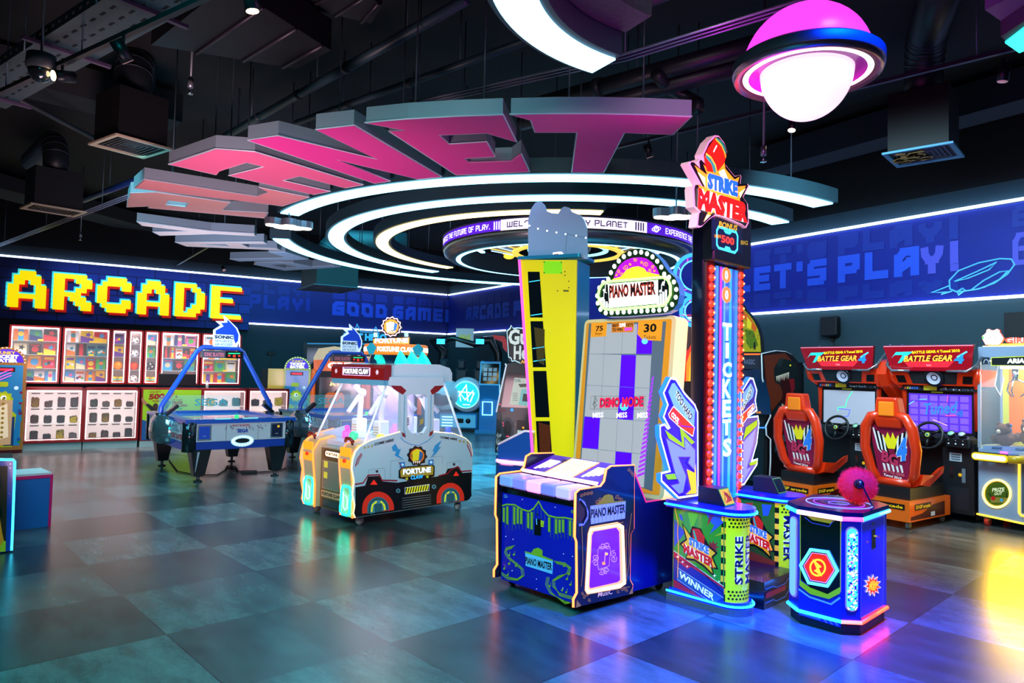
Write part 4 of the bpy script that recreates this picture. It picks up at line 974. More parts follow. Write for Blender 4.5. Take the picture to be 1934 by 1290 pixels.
    A.poly([(195,745),(632,1030),(560,1075),(195,860)],mat('#2c5c9c',.3,.15),3).line([(195,748),(632,1035)],.003,mat('#b8c4e0',.3,.4),4).line([(195,862),(500,1065)],.003,mat('#b8c4e0',.3,.4),4)
    A.text('WINNER',(212,838),(540,1068),(222,782),mat('#e6eaf0',.3,.5),5,.03)
    A.poly([(163,860),(460,1058),(160,930)],mat('#c02038',.3,.15),3).poly([(318,960),(365,985),(365,1015),(315,990)],mat('#b83040',.3,.2),4)
    for x,y,s in ((205,652,20),(250,700,16),(292,742,14),(548,828,20),(590,884,14)): A.poly(star(4,s,s*.25,x,y,PI/2),mat('#f0f4ff',.3,.7),5)
    def logo(A,cx,cy,sx,sy,sh,l=4,em=.3):
        """comic burst with the two stacked words"""
        T=lambda L:[(cx+x*sx,cy+(y+x*sh)*sy) for x,y in L]
        A.poly(T([(-1.1,-.9),(-.6,-.55),(-.45,-1.0),(.1,-1.1),(.35,-.75),(.6,-.5),(1.15,-.35),(.85,0),(1.2,.45),(.8,.55),(1.0,.95),(.3,.72),(-.3,.65),(-.9,.85),(-.75,.45),(-1.25,.2),(-.85,-.2)]),BLK,l)
        A.poly(T([(-1.0,-.8),(-.55,-.45),(-.4,-.3),(.5,-.4),(1.0,-.28),(.75,0),(1.05,.42),(.7,.5),(.85,.8),(.3,.6),(-.3,.55),(-.8,.7),(-.65,.4),(-1.1,.18),(-.75,-.2)]),mat('#ffb326',.3,em),l+1)
        A.poly(T([(-.4,-.4),(-.42,-.9),(0,-1.05),(.35,-.8),(.3,-.35)]),mat('#d82418',.3,em),l+2).poly(T([(-.4,-.8),(-.3,-.88),(-.1,-.4),(-.25,-.4)]),mat('#20a080',.3,em),l+3)
        A.otext('STRIKE',T([(-.62,-.02)])[0],T([(.62,-.02)])[0],T([(-.62,-.42)])[0],mat('#2a6cf0',.3,em*1.2),mat('#e8f0ff',.3,em*1.5),l+4,.06,.08)
        A.otext('MASTER',T([(-.95,.5)])[0],T([(.95,.5)])[0],T([(-.95,.03)])[0],mat('#e0201c',.3,em*1.2),mat('#e8f0ff',.3,em*1.5),l+6,.06,.08)
    logo(A,405,590,150,190,.42,4,.25)
    A.neon([(180,192),(210,330),(205,420),(215,560),(205,850)],.003,mat('#ff9a3a',.3,.5),w=.012,n=5)
    A.build('side_artwork',r)
    f,A=cabinet(.85,1,(1390,860,3.687))
    g2=mat('#8a3a3a',.3,.12); A.poly([(40,330),(275,330),(275,760),(40,690)],mat('#3c6a20',.3,.1),0).poly([(70,330),(120,330),(50,560)],mat('#c83020',.3,.25),1).poly([(180,340),(250,345),(225,420),(190,420)],mat('#2a56d8',.3,.3),1)
    A.poly([(40,640),(275,740),(275,900),(40,860)],mat('#8a3a1c',.3,.2),1); A.poly([(60,760),(160,780),(130,800),(180,820),(120,850),(60,800)],mat('#c8a020',.3,.2),2)
    logo(A,160,560,95,130,.35,3,.35); A.build('side_artwork',r)
    # low kick base between the cabinets
    k=MB(); k.box(-.02,.60,.31,.83,.0,.20,dk); k.build('kick_base',r)
    kf=Fr(r,(.601,0,0),(0,1,0),(0,0,1)); A=Art(kf); k=A
    for z in (.05,.15): A.line([(.32,z),(.45,z),(.50,z-.02),(.65,z-.02),(.70,z+.01),(.82,z+.01)],.008,mat('#3a6aa0',.3,.3),1,uv=True)
    A.uvpoly(rrect(.33,.66,.08,.12,.018),mat('#a0182c',.3,.25),1); A.build('kick_artwork',r)
    # column
    c0,c1=.29,.91; xf=.10
    col=MB(); col.box(-.03,xf-.02,c0,c1,.0,3.02,dk,bv=.01); col.build('column_body',r)
    cf=Fr(r,(xf,0,0),(0,1,0),(0,0,1)); 
    m=MB(); m.prism([(c0+.16,.70),(c1-.10,.70),(c1-.10,2.60),(c0+.16,2.60)],-.02,0,mat('#1c7ae8',.12,.55,coat=.8),cf.M); m.build('light_panel',r)
    A=Art(cf); w0,w1=c0+.16,c1-.10; W_=w1-w0
    for (a,b,mm) in ((0,.10,E('#1a8cff',1.2)),(.10,.16,mat('#0a1c8c',.3,.4)),(.16,.26,E('#c02af0',1.1)),(.26,.34,E('#2a50ff',1)),(.34,.42,E('#58b4ff',1)),(.60,.72,E('#12b4f0',1.1)),(.72,.8,mat('#0a60d0',.3,.7)),(.86,1,E('#0a90e8',1.0))):
        A.uvpoly([(w0+a*W_,.70),(w0+b*W_,.70),(w0+b*W_*.98,2.60),(w0+a*W_,2.60)],mm,1)
    # vertical lettering
    fire=E('#ff7a1a',1.6); wh=E('#f4ffff',2.0)
    Y=.575
    def L(ch,pxy0,pxy1,m,mo,xc):
        u=cf.p(1250+xc/4.96,460+pxy0/4.96)[0]; z1=cf.p(1250+xc/4.96,460+pxy0/4.96)[1]; z0=cf.p(1250+xc/4.96,460+pxy1/4.96)[1]; h=.026 if ch=='I' else .075
        for mm,off,l in ((mo,.09,3),(m,.03,4)):
            A.b.text(ch,[(u-h,z0),(u+h,z0),(u-h,z1)],mm,depth=0,F=cf.M,off=off,w=.002+.0015*l)
    wo=mat('#ffffff',.3,.9)
    L('0',222,372,fire,wo,598); L('0',402,560,fire,wo,600)
    A.b.text('5',[(cf.p(1364,480)[0]-.0,cf.p(1364,500)[1]),(cf.p(1376,480)[0]+.03,cf.p(1364,500)[1]),(cf.p(1364,500)[0],cf.p(1364,472)[1])],fire,depth=0,F=cf.M,off=.05,w=.007)
    for ch,y0,y1,x in (('T',745,910,605),('I',930,1075,605),('C',1110,1255,605)): L(ch,y0,y1,wh,E('#3ab0ff',1.2),x)
    for ch,y0,y1,x in (('K',716,752,1371),('E',755,788,1371),('T',792,822,1371),('S',828,862,1372)):
        u,z1=cf.p(x,y0); z0=cf.p(x,y1)[1]
        for mm,off,l in ((E('#3ab0ff',1.2),.09,3),(wh,.03,4)): A.b.text(ch,[(u-.07,z0),(u+.07,z0),(u-.07,z1)],mm,depth=0,F=cf.M,off=off,w=.002+.0015*l)
    A.build('column_lettering',r)
    # bulb strips: real caps on dark red channels
    red=E('#ff2a14',3.0); hotr=E('#ff9a5a',4)
    for (y,nm) in ((c0+.085,0),(c1-.05,1)):
        ch=MB(); ch.box(xf-.02,xf-.002,y-.055,y+.055,.60,2.62,mat('#5c0410',.3,.35)); ch.build('bulb_channel',r)
        bl=MB()
        for i in range(28):
            z=.66+i*.0705; bl.lathe([(.0,.03),(.017,.026),(.03,.008),(.034,0)],red,8,Matrix.Translation((xf,y,z))@Matrix.Rotation(PI/2,4,'Y')); bl.sphere((xf+.031,y,z),.009,hotr,6)
        bl.build('bulb_row',r)
    m=MB(); m.box(xf-.005,xf+.018,c0+.15,c1-.09,.62,2.6,mat('#e8f8ff',.02,0,0,.10)); m.build('clear_cover',r)
    # bonus display
    bf=Fr(r,(xf+.07,0,0),(0,1,0),(0,0,1))
    MB().box(-.03,xf+.07,c0-.0,c1+.0,2.62,3.04,mat('#0d1016',.35),bv=.012).build('bonus_box',r)
    A=Art(bf,1290,250,5.61)
    A.poly([(298,905),(622,1010),(632,1290),(300,1240)],mat('#0c1a3c',.3,.1),0)
    A.line([(355,1040),(375,1000),(560,1060),(575,1100),(572,1240),(545,1275),(375,1225),(355,1190)],.02,E('#35d4ff',2.6),1,closed=True)
    A.poly([(425,1035),(512,1062),(490,1085),(445,1070)],E('#35d4ff',2),2).poly([(430,1245),(445,1205),(490,1218),(510,1268)],E('#35d4ff',2),2)
    A.text('BONUS',(372,1000),(565,1045),(380,940),mat('#e6d21c',.3,.7),3,.02)
    A.text('500',(400,1165),(535,1200),(402,1085),E('#ff3a2a',1.9),3,.03); 
    A.text('WIN',(320,1120),(392,1125),(322,1080),mat('#d8b01c',.3,.6),4,.02).text('BIG',(605,1190),(678,1195),(606,1145),mat('#b8b01c',.3,.6),4,.02)
    A.build('bonus_display',r)
    # topper board
    tf=Fr(r,(xf+.10,0,0),(0,1,0),(0,0,1)); A=Art(tf,1290,250,5.61,base=.001)
    out=[(135,1000),(150,870),(170,850),(105,790),(95,600),(105,560),(150,555),(190,580),(50,330),(60,308),(90,310),(160,380),(150,300),(170,280),(215,330),(200,230),(260,100),(330,30),(370,35),(430,110),(460,210),(440,340),(480,390),(545,470),(600,450),(610,470),(600,545),(680,545),(690,570),(630,690),(680,760),(690,960),(660,1015),(620,985),(420,900),(330,880),(260,930),(190,1000),(160,1010)]
    P=A.q([(x+8,y) for x,y in out]); MB().prism(P,-.07,0,mat('#f0d8d8',.4,.35,ecol='#ffb0c0'),tf.M).build('topper_board',r)
    A.poly([(x*.955+28,y*.965+18) for x,y in out],BLK,0)
    A.poly([(x*.93+37,y*.94+30) for x,y in [(190,975),(250,850),(130,560),(215,590),(90,340),(235,450),(190,330),(260,400),(300,240),(420,240),(440,380),(545,500),(600,470),(570,580),(675,570),(600,690),(640,960),(420,900),(300,870)]],E('#ffa01e',1.2),1)
    A.poly([(150,420),(230,480),(235,590)],E('#fff0a0',1.6),2).poly([(590,640),(660,590),(600,700)],E('#fff0a0',1.6),2).poly([(215,950),(290,880),(250,870)],E('#fff0a0',1.4),2).poly([(375,420),(430,390),(475,500),(400,470)],E('#ffffff',1.3),2)
    A.poly([(220,260),(260,170),(320,80),(345,50),(400,90),(435,150),(455,240),(430,330),(375,400),(340,430),(250,410),(225,330)],E('#f01a0c',1.3),3)
    A.poly([(345,52),(400,92),(436,150),(452,230),(430,220),(400,140),(335,70)],E('#1c8a6a',1),4).poly([(232,235),(270,260),(330,350),(345,428),(318,424),(295,340),(235,268)],E('#1c9a78',1),4)
    A.line([(235,225),(290,270),(335,350),(352,425)],.012,E('#ffd23a',1.3),5).line([(335,70),(400,140),(432,215),(445,270)],.012,E('#ffc22a',1.3),5).line([(350,140),(315,210)],.012,E('#ffffff',1.4),5)
    A.otext('STRIKE',(248,600),(570,690),(248,425),E('#1c6cf0',1.1),E('#f4f8ff',1.2),6,.08,.09)
    A.poly([(250,500),(570,600),(570,640),(250,540)],E('#6ab8ff',1.1),6) if False else None
    A.otext('MASTER',(140,815),(670,965),(150,585),E('#f0180c',1.2),E('#f8f0f0',1.2),8,.08,.09)
    A.build('topper_artwork',r)
    # lightning side signs
    for nm,(ox,oy,k) in (('L',(1220,690,4.779)),('R',(1220,690,4.779))):
        sf=Fr(r,(xf+.02,0,0),(0,1,0),(0,0,1)); A=Art(sf,ox,oy,k,base=.001)
        if nm=='L':
            o=[(215,105),(265,115),(345,245),(440,350),(468,420),(470,1180),(290,1205),(130,1050),(130,980),(210,960),(120,640),(118,545),(160,530),(190,570),(205,560),(150,460),(190,350),(150,240)]
            pa=[(225,160),(250,150),(345,290),(440,400),(430,560),(310,545),(225,330),(190,240)]
            txt=('TOO HARD',(245,270),(385,500),(275,225)); cool=('COOL',(210,455),(275,530),(228,415))
            rd=[(240,370),(430,560),(415,640),(300,560),(205,470),(195,440)]; gr=[(165,580),(320,700),(300,560),(430,690),(440,690),(345,755),(200,660)]
            ye=[(360,935),(430,970),(440,880),(450,1155),(350,1165),(400,1120)]
            bolt=[(170,650),(345,755),(340,650),(440,760),(440,960),(370,880),(390,830),(290,830),(360,1000),(330,1150),(290,1165),(210,1080),(290,1060),(250,960)]
            gr2=[(165,985),(265,975),(280,1025),(190,1030)]
        else:
            o=[(850,240),(935,105),(965,110),(1000,220),(985,310),(1000,400),(905,470),(1010,455),(1020,520),(1000,700),(950,870),(1005,850),(1000,900),(880,1080),(855,1085)]
            pa=[(862,260),(940,150),(975,220),(960,290),(862,400)]
            txt=('TOO SOFT',(865,440),(955,225),(850,395)); cool=('COOL',(908,470),(965,395),(900,430))
            rd=[(862,440),(962,345),(975,380),(862,535)]; gr=[(870,680),(895,560),(1000,490),(1000,540),(900,640)]
            ye=[]; bolt=[(870,690),(990,560),(960,720),(905,930),(950,910),(880,1050),(862,1060)]; gr2=[(925,880),(1000,855),(990,890),(930,905)]
        P=A.q(o); MB().prism(P,-.035,0,mat('#0e1470',.35,.1),sf.M,side=blu).build('bolt_sign',r)
        A.poly([( (x-300)*.96+300 if nm=='L' else (x-930)*.93+930,(y-650)*.975+650) for x,y in o],mat('#4422c0',.3,.3),0)
        A.line([( (x-300)*.97+300 if nm=='L' else (x-930)*.95+930,(y-650)*.98+650) for x,y in o],.014,E('#e0f8ff',2.6),3,closed=True)
        A.poly(pa,E('#8ac4f4',.6),4).line(pa,.010,mat('#1824c0',.3,.6),5,closed=True).poly(rd,E('#f0281c',1.1),5).line(rd,.006,E('#ffffff',1.4),6,closed=True).poly(gr,E('#9ac81c',.9),4).poly(gr2,E('#8ac81c',.9),5)
        A.poly(bolt,E('#98a8f4',.5),4).line(bolt,.010,mat('#5a20c0',.3,.7),5,closed=True)
        if ye: A.poly(ye,E('#ffc81c',1.1),6)
        t,a,b_,c_=txt; A.otext(t,a,b_,c_,BLK,E('#ffffff',1.0),7,.03,.05); t,a,b_,c_=cool; A.otext(t,a,b_,c_,E('#ffffff',1.6),E('#ff6a5a',1),9,.04,.05)
        if nm=='L': A.text('THE SECRET',(385,325),(430,380),(395,300),E('#a060ff',1),8,.01)
        A.build('bolt_artwork',r)
    # small wedge displays on the two cabinets
    for y0,scr in ((.05,E('#e0a41c',.8)),(.92,mat('#0a1420',.1,.05,coat=1))):
        w=MB(); pr=[(.20,.757),(.42,.757),(.36,.875),(.20,.875)]; T=Matrix(((1,0,0,0),(0,0,1,0),(0,1,0,0),(0,0,0,1)))
        w.prism(pr,y0,y0+.15,mat('#0c0f1e',.35),T); w.build('score_display_box',r)
        f=Fr(r,(.421,y0,.757),(0,1,0),(-.06,0,.118)); A=Art(f,base=.002)
        A.uvpoly([(.0,.0),(.15,.0),(.15,.13),(.0,.13)],mat('#2c8a2c',.3,.5),0).uvpoly([(.008,.008),(.142,.008),(.142,.122),(.008,.122)],scr,1)
        if y0<.5: A.uvpoly([(.02,.02),(.07,.05),(.05,.11),(.1,.09),(.13,.03)],mat('#c02818',.3,.6),2).line([(.02,.03),(.06,.09),(.12,.05),(.13,.11)],.006,BLK,3,uv=True)
        A.build('score_screen',r)
strike()
def pedestal():
    r=root_at('punch_pedestal','blue octagonal pedestal with red hexagon lightning lamp and red light ring below','arcade machine',(2.04,5.00),-46)
    fp=[(0,0),(.29,0),(.385,.085),(.385,.56),(.29,.64),(-.02,.64),(-.12,.56),(-.12,.11)]
    bl=mat('#1420c0',.3,.12,coat=.5); nv=mat('#0a0a5c',.3,.05,coat=.4)
    MB().prism(fp,.10,.76,bl).build('pedestal_body',r)
    MB().prism([(.13+(x-.13)*.96,.32+(y-.32)*.96) for x,y in fp],0.0,.10,mat('#0b0a1e',.5)).build('plinth',r)
    MB().prism([(.13+(x-.13)*1.05,.32+(y-.32)*1.04) for x,y in fp],.775,.815,mat('#0c0c34',.15,coat=1)).build('top_plate',r)
    def seg(i,j,z,m,g=1.045,rad=.012):
        P=[Vector((.13+(fp[k%8][0]-.13)*g,.32+(fp[k%8][1]-.32)*g,z)) for k in range(i,j+1)]; return MB().tube(P,rad,m,n=8)
    seg(6,8,.772,E('#2ad0ff',3),1.05,.014).build('led_band',r); seg(0,1,.772,E('#ffb8e8',3),1.05,.016).build('led_band',r); seg(1,2,.772,E('#ff4ab0',3),1.05,.014).build('led_band',r); seg(2,3,.772,E('#34b4ff',3),1.05,.014).build('led_band',r); seg(3,6,.772,E('#7a5cff',2),1.05,.012).build('led_band',r)
    seg(6,8,.09,E('#1478ff',9),1.02).build('led_band',r); seg(0,1,.09,E('#1478ff',9),1.02).build('led_band',r); seg(1,2,.09,E('#ff5a50',6),1.02).build('led_band',r); seg(2,3,.09,E('#ff2010',18),1.02).build('led_band',r)
    K=(1390,860,3.687)
    f=Fr(r,(0,0,0),(1,0,0),(0,0,1)); A=Art(f,*K)
    A.poly([(445,395),(735,440),(730,1200),(438,1110)],bl,0)
    A.poly([(450,398),(732,440),(728,960),(660,995),(540,965),(505,905),(450,860)],mat('#06080c',.2,coat=1),1)
    A.line([(450,398),(732,440),(730,950)],.006,mat('#b0a044',.3,.4),3).line([(450,398),(450,870)],.006,mat('#8aa028',.3,.4),3)
    A.poly([(490,415),(690,455),(660,475),(535,450)],mat('#8a8a28',.3,.3),3).line([(480,430),(530,470),(650,495),(680,455)],.006,mat('#2a3ab0',.3,.5),3)
    A.poly([(445,865),(520,920),(640,965),(728,915),(728,960),(650,1000),(520,965),(445,905)],mat('#7fae1c',.3,.45),4)
    A.line([(440,930),(515,985),(665,1035),(728,990)],.012,mat('#5a9ad0',.3,.4),4)
    hx=[(525,655),(645,672),(710,800),(640,908),(510,885),(455,765)]
    A.poly(hx,BLK,5); A.neon(hx,.010,E('#46dcff',3.2),closed=True,w=.012)
    hi=[(582+(x-582)*.82,782+(y-782)*.82) for x,y in hx]; A.line(hi,.005,E('#ff6ab0',2),7,closed=True); A.poly([(582+(x-582)*.76,782+(y-782)*.76) for x,y in hx],E('#ff1c0a',1.4),6)
    A.circ(574,780,58,E('#ffb41c',1.6),8,24,ry=62,hole=.78); A.poly([(540,720),(602,775),(582,782),(605,842),(548,800),(568,790)],E('#ffe61c',1.8),9)
    A.poly([(440,1068),(595,1112),(592,1148),(438,1102)],mat('#3a6ac0',.3,.3),2).text('GO GO GO',(452,1098),(580,1134),(454,1078),BLK,4,.03)
    for i in range(3): x=612+i*38; A.line([(x+26,1140+i*10),(x,1146+i*10-10),(x+24,1166+i*10)],.010,mat('#4a6ac8',.3,.4),3)
    A.build('front_artwork',r)
    # chamfer light tubes
    for (a,b,nm) in ((7,0,0),(1,2,1)):
        p0=Vector((*fp[a],0)); p1=Vector((*fp[b],0)); g=Fr(r,p0,p1-p0,(0,0,1)); L=(p1-p0).length
        B=MB(); B.prism(rrect(L*.18,L*.82,.16,.72,.04),0,.008,mat('#b48ac8',.3,.3),g.M); B.prism(rrect(L*.24,L*.76,.17,.71,.035),.008,.014,E('#7ab4f0',.9) if nm==0 else E('#4ad8f0',1.3),g.M)
        if nm:
            random.seed(5)
            for i in range(260):
                u=L*(.27+.46*random.random()); v=.18+.51*random.random(); s=.004+.004*random.random()
                B.add([g.M@Vector((u-s,v-s,.016)),g.M@Vector((u+s,v-s*.4,.016)),g.M@Vector((u+s*.6,v+s,.016)),g.M@Vector((u-s*.7,v+s*.7,.016))],[(0,1,2,3)],random.choice([E('#ffffff',2.4),E('#e890f0',1.6),mat('#1a2ad0',.3,.5),E('#20f0e0',1.6),mat('#3a1a90',.3,.3)]))
        B.build('crystal_light',r)
    g=Fr(r,(.386,0,0),(0,1,0),(0,0,1)); A=Art(g,*K)
    A.poly([(872,470),(1030,418),(1020,1050),(865,1132)],mat('#1428d8',.3,.16,coat=.5),0).line([(872,470),(1030,418),(1020,1045),(865,1132)],.003,mat('#8aa0ff',.3,.5),1,closed=True)
    A.poly([(940,520),(965,508),(970,640),(940,655)],mat('#05060c',.2,coat=1),2).circ(948,475,9,CHR,3,12).line([(955,560),(975,562)],.012,mat('#d8c83c',.3,.5),4).circ(910,602,8,mat('#c05a5a',.3,.3),3).circ(988,567,6,mat('#c83040',.3,.4),3)
    A.poly(star(11,62,36,945,905,.2,1.3),E('#ffffff',1),4).poly(star(11,54,32,945,905,.2,1.3),E('#ff3a14',1),5).circ(945,905,26,E('#ffb01c',1),6,ry=36).otext('POW',(915,935),(976,912),(917,895),E('#ffd21c',1.2),E('#c81a0c',1),7,.05,.06)
    A.build('service_door',r)
    t=MB(); 
    for R_,w,m in ((.22,.006,E('#7a8cff',2)),(.17,.004,E('#c04ad0',1.2)),(.12,.02,mat('#7a1a24',.3,.2)),(.07,.004,E('#8a6aff',1.4))): t.arc((.14,.33),R_-w,R_,0,360,.816,.818,m,40)
    for a in range(4): t.box(.14+.1*math.cos(a*PI/2)-.03,.14+.1*math.cos(a*PI/2)+.03,.33+.1*math.sin(a*PI/2)-.03,.33+.1*math.sin(a*PI/2)+.03,.8155,.8165,mat('#1c2a3c',.3))
    t.build('target_print',r)
    m_=r.matrix_world
pedestal()
def punchball():
    c=DY(1620,917,5.13); r=thing('punching_ball','fuzzy red punching ball standing on edge above the pedestal top','punching ball',tuple(c))
    q=Matrix.Rotation(math.radians(-20),4,'Z')@Matrix.Rotation(math.radians(75),4,'X')
    b=MB(); b.sphere((0,0,0),.122,mat('#f0102c',.9,.22),28,T=q,sz=(1,1,.62)); o=b.build('ball_pad',r)  # pad and fuzz emit to hold their red under the blue light
    f=MB(); random.seed(2)
    for i in range(2600):
        z=random.uniform(-1,1); t=random.random()*2*PI; s=math.sqrt(1-z*z); n=Vector((s*math.cos(t),s*math.sin(t),z*1.2)); p=Vector((s*math.cos(t)*.12,s*math.sin(t)*.12,z*.073)); n.normalize()
        k=Vector((random.random()-.5,random.random()-.5,random.random()-.5))*.02; e=n.cross(Vector((.3,.5,.8))).normalized()*.0016
        f.add([p-e,p+e,p+n*.016+k],[(0,1,2)],random.choice([mat('#e01020',.9,.4),mat('#d00c28',.9,.15),mat('#f02028',.9,.45)]),False,q)
    tag(f.build('fuzz',r),kind='stuff')
    h=MB(); h.cyl((0,0,.05),(0,0,.12),.04,mat('#101018',.3),T=q,n=16,r2=.028); h.cyl((0,0,.12),(0,0,.17),.02,mat('#1a1a22',.3),T=q,n=12); h.cyl((0,0,.165),(0,0,.18),.013,CHR,T=q,n=10); h.build('hub',r)
    e=q@Vector((0,0,.18)); P=[e]
    tgt=Vector((.16,-.02,-.26))
    for i in range(1,13): t=i/12; P.append(e.lerp(tgt,t)+Vector((.03*math.sin(PI*t),0,-.06*math.sin(PI*t))))
    MB().tube(P,.006,mat('#10122c',.4),n=6).build('cable',r)
    MB().cyl((0,.03,-.08),(0,.04,-.118),.03,BLK,n=14).build('stand',r)
punchball()
# ================================================================== truck-shaped claw machine
def clawtruck():
    r=root_at('claw_machine','white truck-shaped claw machine with black lower body and red printed wheels','arcade machine',(-2.40,8.38),-45.1)
    K=(540,590,3.1475); W_=1.12; wh=mat('#d3d9e4',.3,coat=.4); redd=mat('#8c1220',.3,.1,coat=.4); blk=mat('#101216',.35)
    warm=E('#ff6a28',3.6); wht=E('#ffe8c8',2.6); teal=E('#28e8d8',2.4)
    side=Fr(r,(W_,0,0),(0,1,0),(0,0,1)); A=Art(side,*K)
    out=[(415,1220),(405,1195),(412,1150),(400,1080),(408,1000),(395,930),(400,880),(415,830),(440,800),(500,765),(600,735),(680,712),(695,745),(730,780),(770,790),(800,785),(850,755),(880,712),(1000,722),(1070,750),(1100,780),(1110,850),(1108,960),(1100,1060),(1105,1090),(1085,1118)]
    P=A.q(out); 
    MB().prism(P,-.04,0,wh,side.M).build('side_panel',r)
    ML=Matrix.Translation((-W_+.04,0,0))@side.M; MB().prism(P,-.04,0,wh,ML).build('side_panel',r)
    MB().box(.04,W_-.04,.16,1.60,.10,.80,mat('#aeb4bc',.4)).build('cabinet_body',r)
    ed=MB(); ed.tube([side.M@Vector((p[0],p[1],-.01)) for p in P[:9]+P[9:12]],.011,E('#ffb080',2.8),n=6); ed.build('neon_edge',r)
    ed=MB(); ed.tube([side.M@Vector((p[0],p[1],-.01)) for p in P[17:22]],.009,E('#ffcf9a',2.2),n=6); ed.build('neon_edge',r)
    ed=MB(); ed.tube([ML@Vector((p[0],p[1],-.03)) for p in P[:11]],.011,warm,n=6); ed.build('neon_edge',r)
    # print on the side
    A.poly([(412,1040),(470,1030),(488,975),(560,972),(575,1005),(665,1012),(900,975),(945,965),(960,930),(1030,918),(1048,955),(1104,950),(1102,1060),(1104,1090),(1085,1116),(415,1218),(405,1190),(413,1150)],blk,0)
    A.line([(410,1022),(458,1014),(488,968),(555,965),(570,998),(662,1000)],.014,mat('#a01424',.3,.15),1).line([(905,972),(960,958),(985,932),(1022,916),(1040,945),(1102,940)],.014,mat('#a01424',.3,.15),1)
    for cx,cy,rx,ry in ((547,1165,95,100),(977,1105,82,92)):
        L=[(cx+rx*math.cos(t),cy-ry*math.sin(t)) for t in [i*PI/18 for i in range(19)]]
        def low(k): return [(cx+rx*k,cy+(30 if cx<700 else 20)*k*.3),(cx-rx*k,cy+(45 if cx<700 else 35)*k*.6)]
        def arch(k): return [(cx+rx*k*math.cos(t),cy-ry*k*math.sin(t)) for t in [i*PI/18 for i in range(19)]]+[(cx-rx*k,cy+32),(cx+rx*k*.98,cy+ (10 if cx<700 else 14))]
        A.poly(arch(1),mat('#e02c1c',.3,.35),1).poly(arch(.68),mat('#2f6a78',.3,.25),2).poly(arch(.58),mat('#1e3c46',.3,.2),3).poly(arch(.52),mat('#48828e',.3,.25),3.5)
        A.line([(cx-rx*.42,cy+20),(cx-rx*.36,cy-ry*.2),(cx-rx*.1,cy-ry*.42)],.02,mat('#e6dc1c',.3,.5),4.2).line([(cx+rx*.42,cy+10),(cx+rx*.36,cy-ry*.2),(cx+rx*.15,cy-ry*.42)],.02,mat('#e6dc1c',.3,.5),4.2)
        A.poly([(cx-20,cy+25),(cx-26,cy-25),(cx+24,cy-32),(cx+20,cy+18)],mat('#2a5a66',.3,.2),4.4)
    A.poly([(706,1042),(850,1022),(848,1058),(706,1080)],mat('#1a1a10',.3),2)
    for i in range(9): x=712+i*15; A.poly([(x+8,1040-i*2),(x+16,1038-i*2),(x+6,1076-i*2),(x-2,1078-i*2)],mat('#f0dc28',.3,.5),3)
    A.line([(706,1042),(850,1022),(848,1058),(706,1080)],.005,mat('#f0f0f0',.3,.3),4,closed=True)
    for i in range(5): A.line([(690,1105+i*14),(862,1084+i*13)],.004,mat('#8a9096',.3,.15),2)
    for x,y in ((666,1060),(879,1036)): A.circ(x,y,13,mat('#5a8a9a',.3,.3),2).circ(x,y,8,mat('#2a4a58',.3,.2),3)
    A.poly([(500,1024),(543,1024),(522,994)],mat('#f0281c',.3,.6),2).poly([(994,972),(1028,970),(1010,944)],mat('#f0281c',.3,.6),2)
    for L in ([(490,970),(492,935),(585,925),(590,1000)],[(955,930),(958,895),(1038,882),(1042,920)],[(618,1000),(622,885),(690,875)],[(855,860),(930,855),(928,905)]): A.line(L,.0025,mat('#7a8088',.4),1)
    for x,y in ((540,945),(998,903)): A.circ(x,y,8,mat('#5a3a40',.3),2)
    A.text('COME HERE',(522,793),(638,766),(525,776),BLK,2,.03).text('COME HERE',(916,748),(1016,762),(917,734),BLK,2,.03)
    for i in range(3): x=462+i*22; A.poly([(x,812-i*5),(x+12,804-i*5),(x,796-i*5)],mat('#b88a3a',.3,.2),2); x=1030+i*22; A.poly([(x,762+i*4),(x-8,770+i*5),(x+8,776+i*5)],mat('#b88a3a',.3,.2),2) if False else A.poly([(x+8,756+i*4),(x-6,764+i*4),(x+8,774+i*4)],mat('#b88a3a',.3,.2),2)
    A.line([(412,915),(425,870),(448,838)],.012,mat('#b01424',.3,.15),2).line([(425,905),(436,870),(452,848)],.008,mat('#b01424',.3,.15),2).line([(1075,785),(1095,830),(1102,858)],.014,mat('#b01424',.3,.15),2).line([(1083,778),(1100,810),(1107,850)],.006,mat('#b01424',.3,.15),2)
    b=mat('#1d8ac4',.3,.2); A.poly([(628,800),(650,780),(668,815),(682,812),(668,850),(705,880),(645,850),(655,825),(635,825)],b,2).poly([(885,790),(925,760),(905,800),(920,800),(895,835),(860,865),(880,830),(870,825)],b,2)
    A.line([(678,740),(700,765),(740,785),(790,790),(840,765),(880,728)],.007,b,2)
    # logo: gear over a plate
    cx,cy=778,852
    A.poly(star(10,62,52,cx,cy,.1),BLK,3).circ(cx,cy,50,mat('#15181c',.3),4,24).circ(cx,cy,42,mat('#e0701c',.3,.35),5,24,hole=.80).poly([(748,830),(775,812),(800,820),(805,850),(790,880),(750,882)],mat('#e0c81c',.3,.4),6).poly([(792,822),(812,840),(800,882),(785,880)],mat('#1c5a9a',.3,.3),7)
    for i in range(4): A.poly([(752+i*12,884),(760+i*12,884),(756+i*12,902)],mat('#e8e8e8',.3,.4),6)
    A.poly([(668,938),(690,918),(870,902),(882,915),(880,972),(850,985),(840,1000),(720,1000),(705,990),(668,985)],BLK,5).poly([(676,940),(692,925),(866,910),(874,920),(872,964),(680,980)],mat('#b8902c',.3,.25),6)
    A.otext('FORTUNE',(692,966),(858,950),(692,932),E('#f4f8ff',.9),mat('#0c2a4c',.4),8,.05,.06); A.otext('CLAW',(737,994),(812,986),(738,970),E('#2aa8f0',.9),BLK,8,.04,.06)
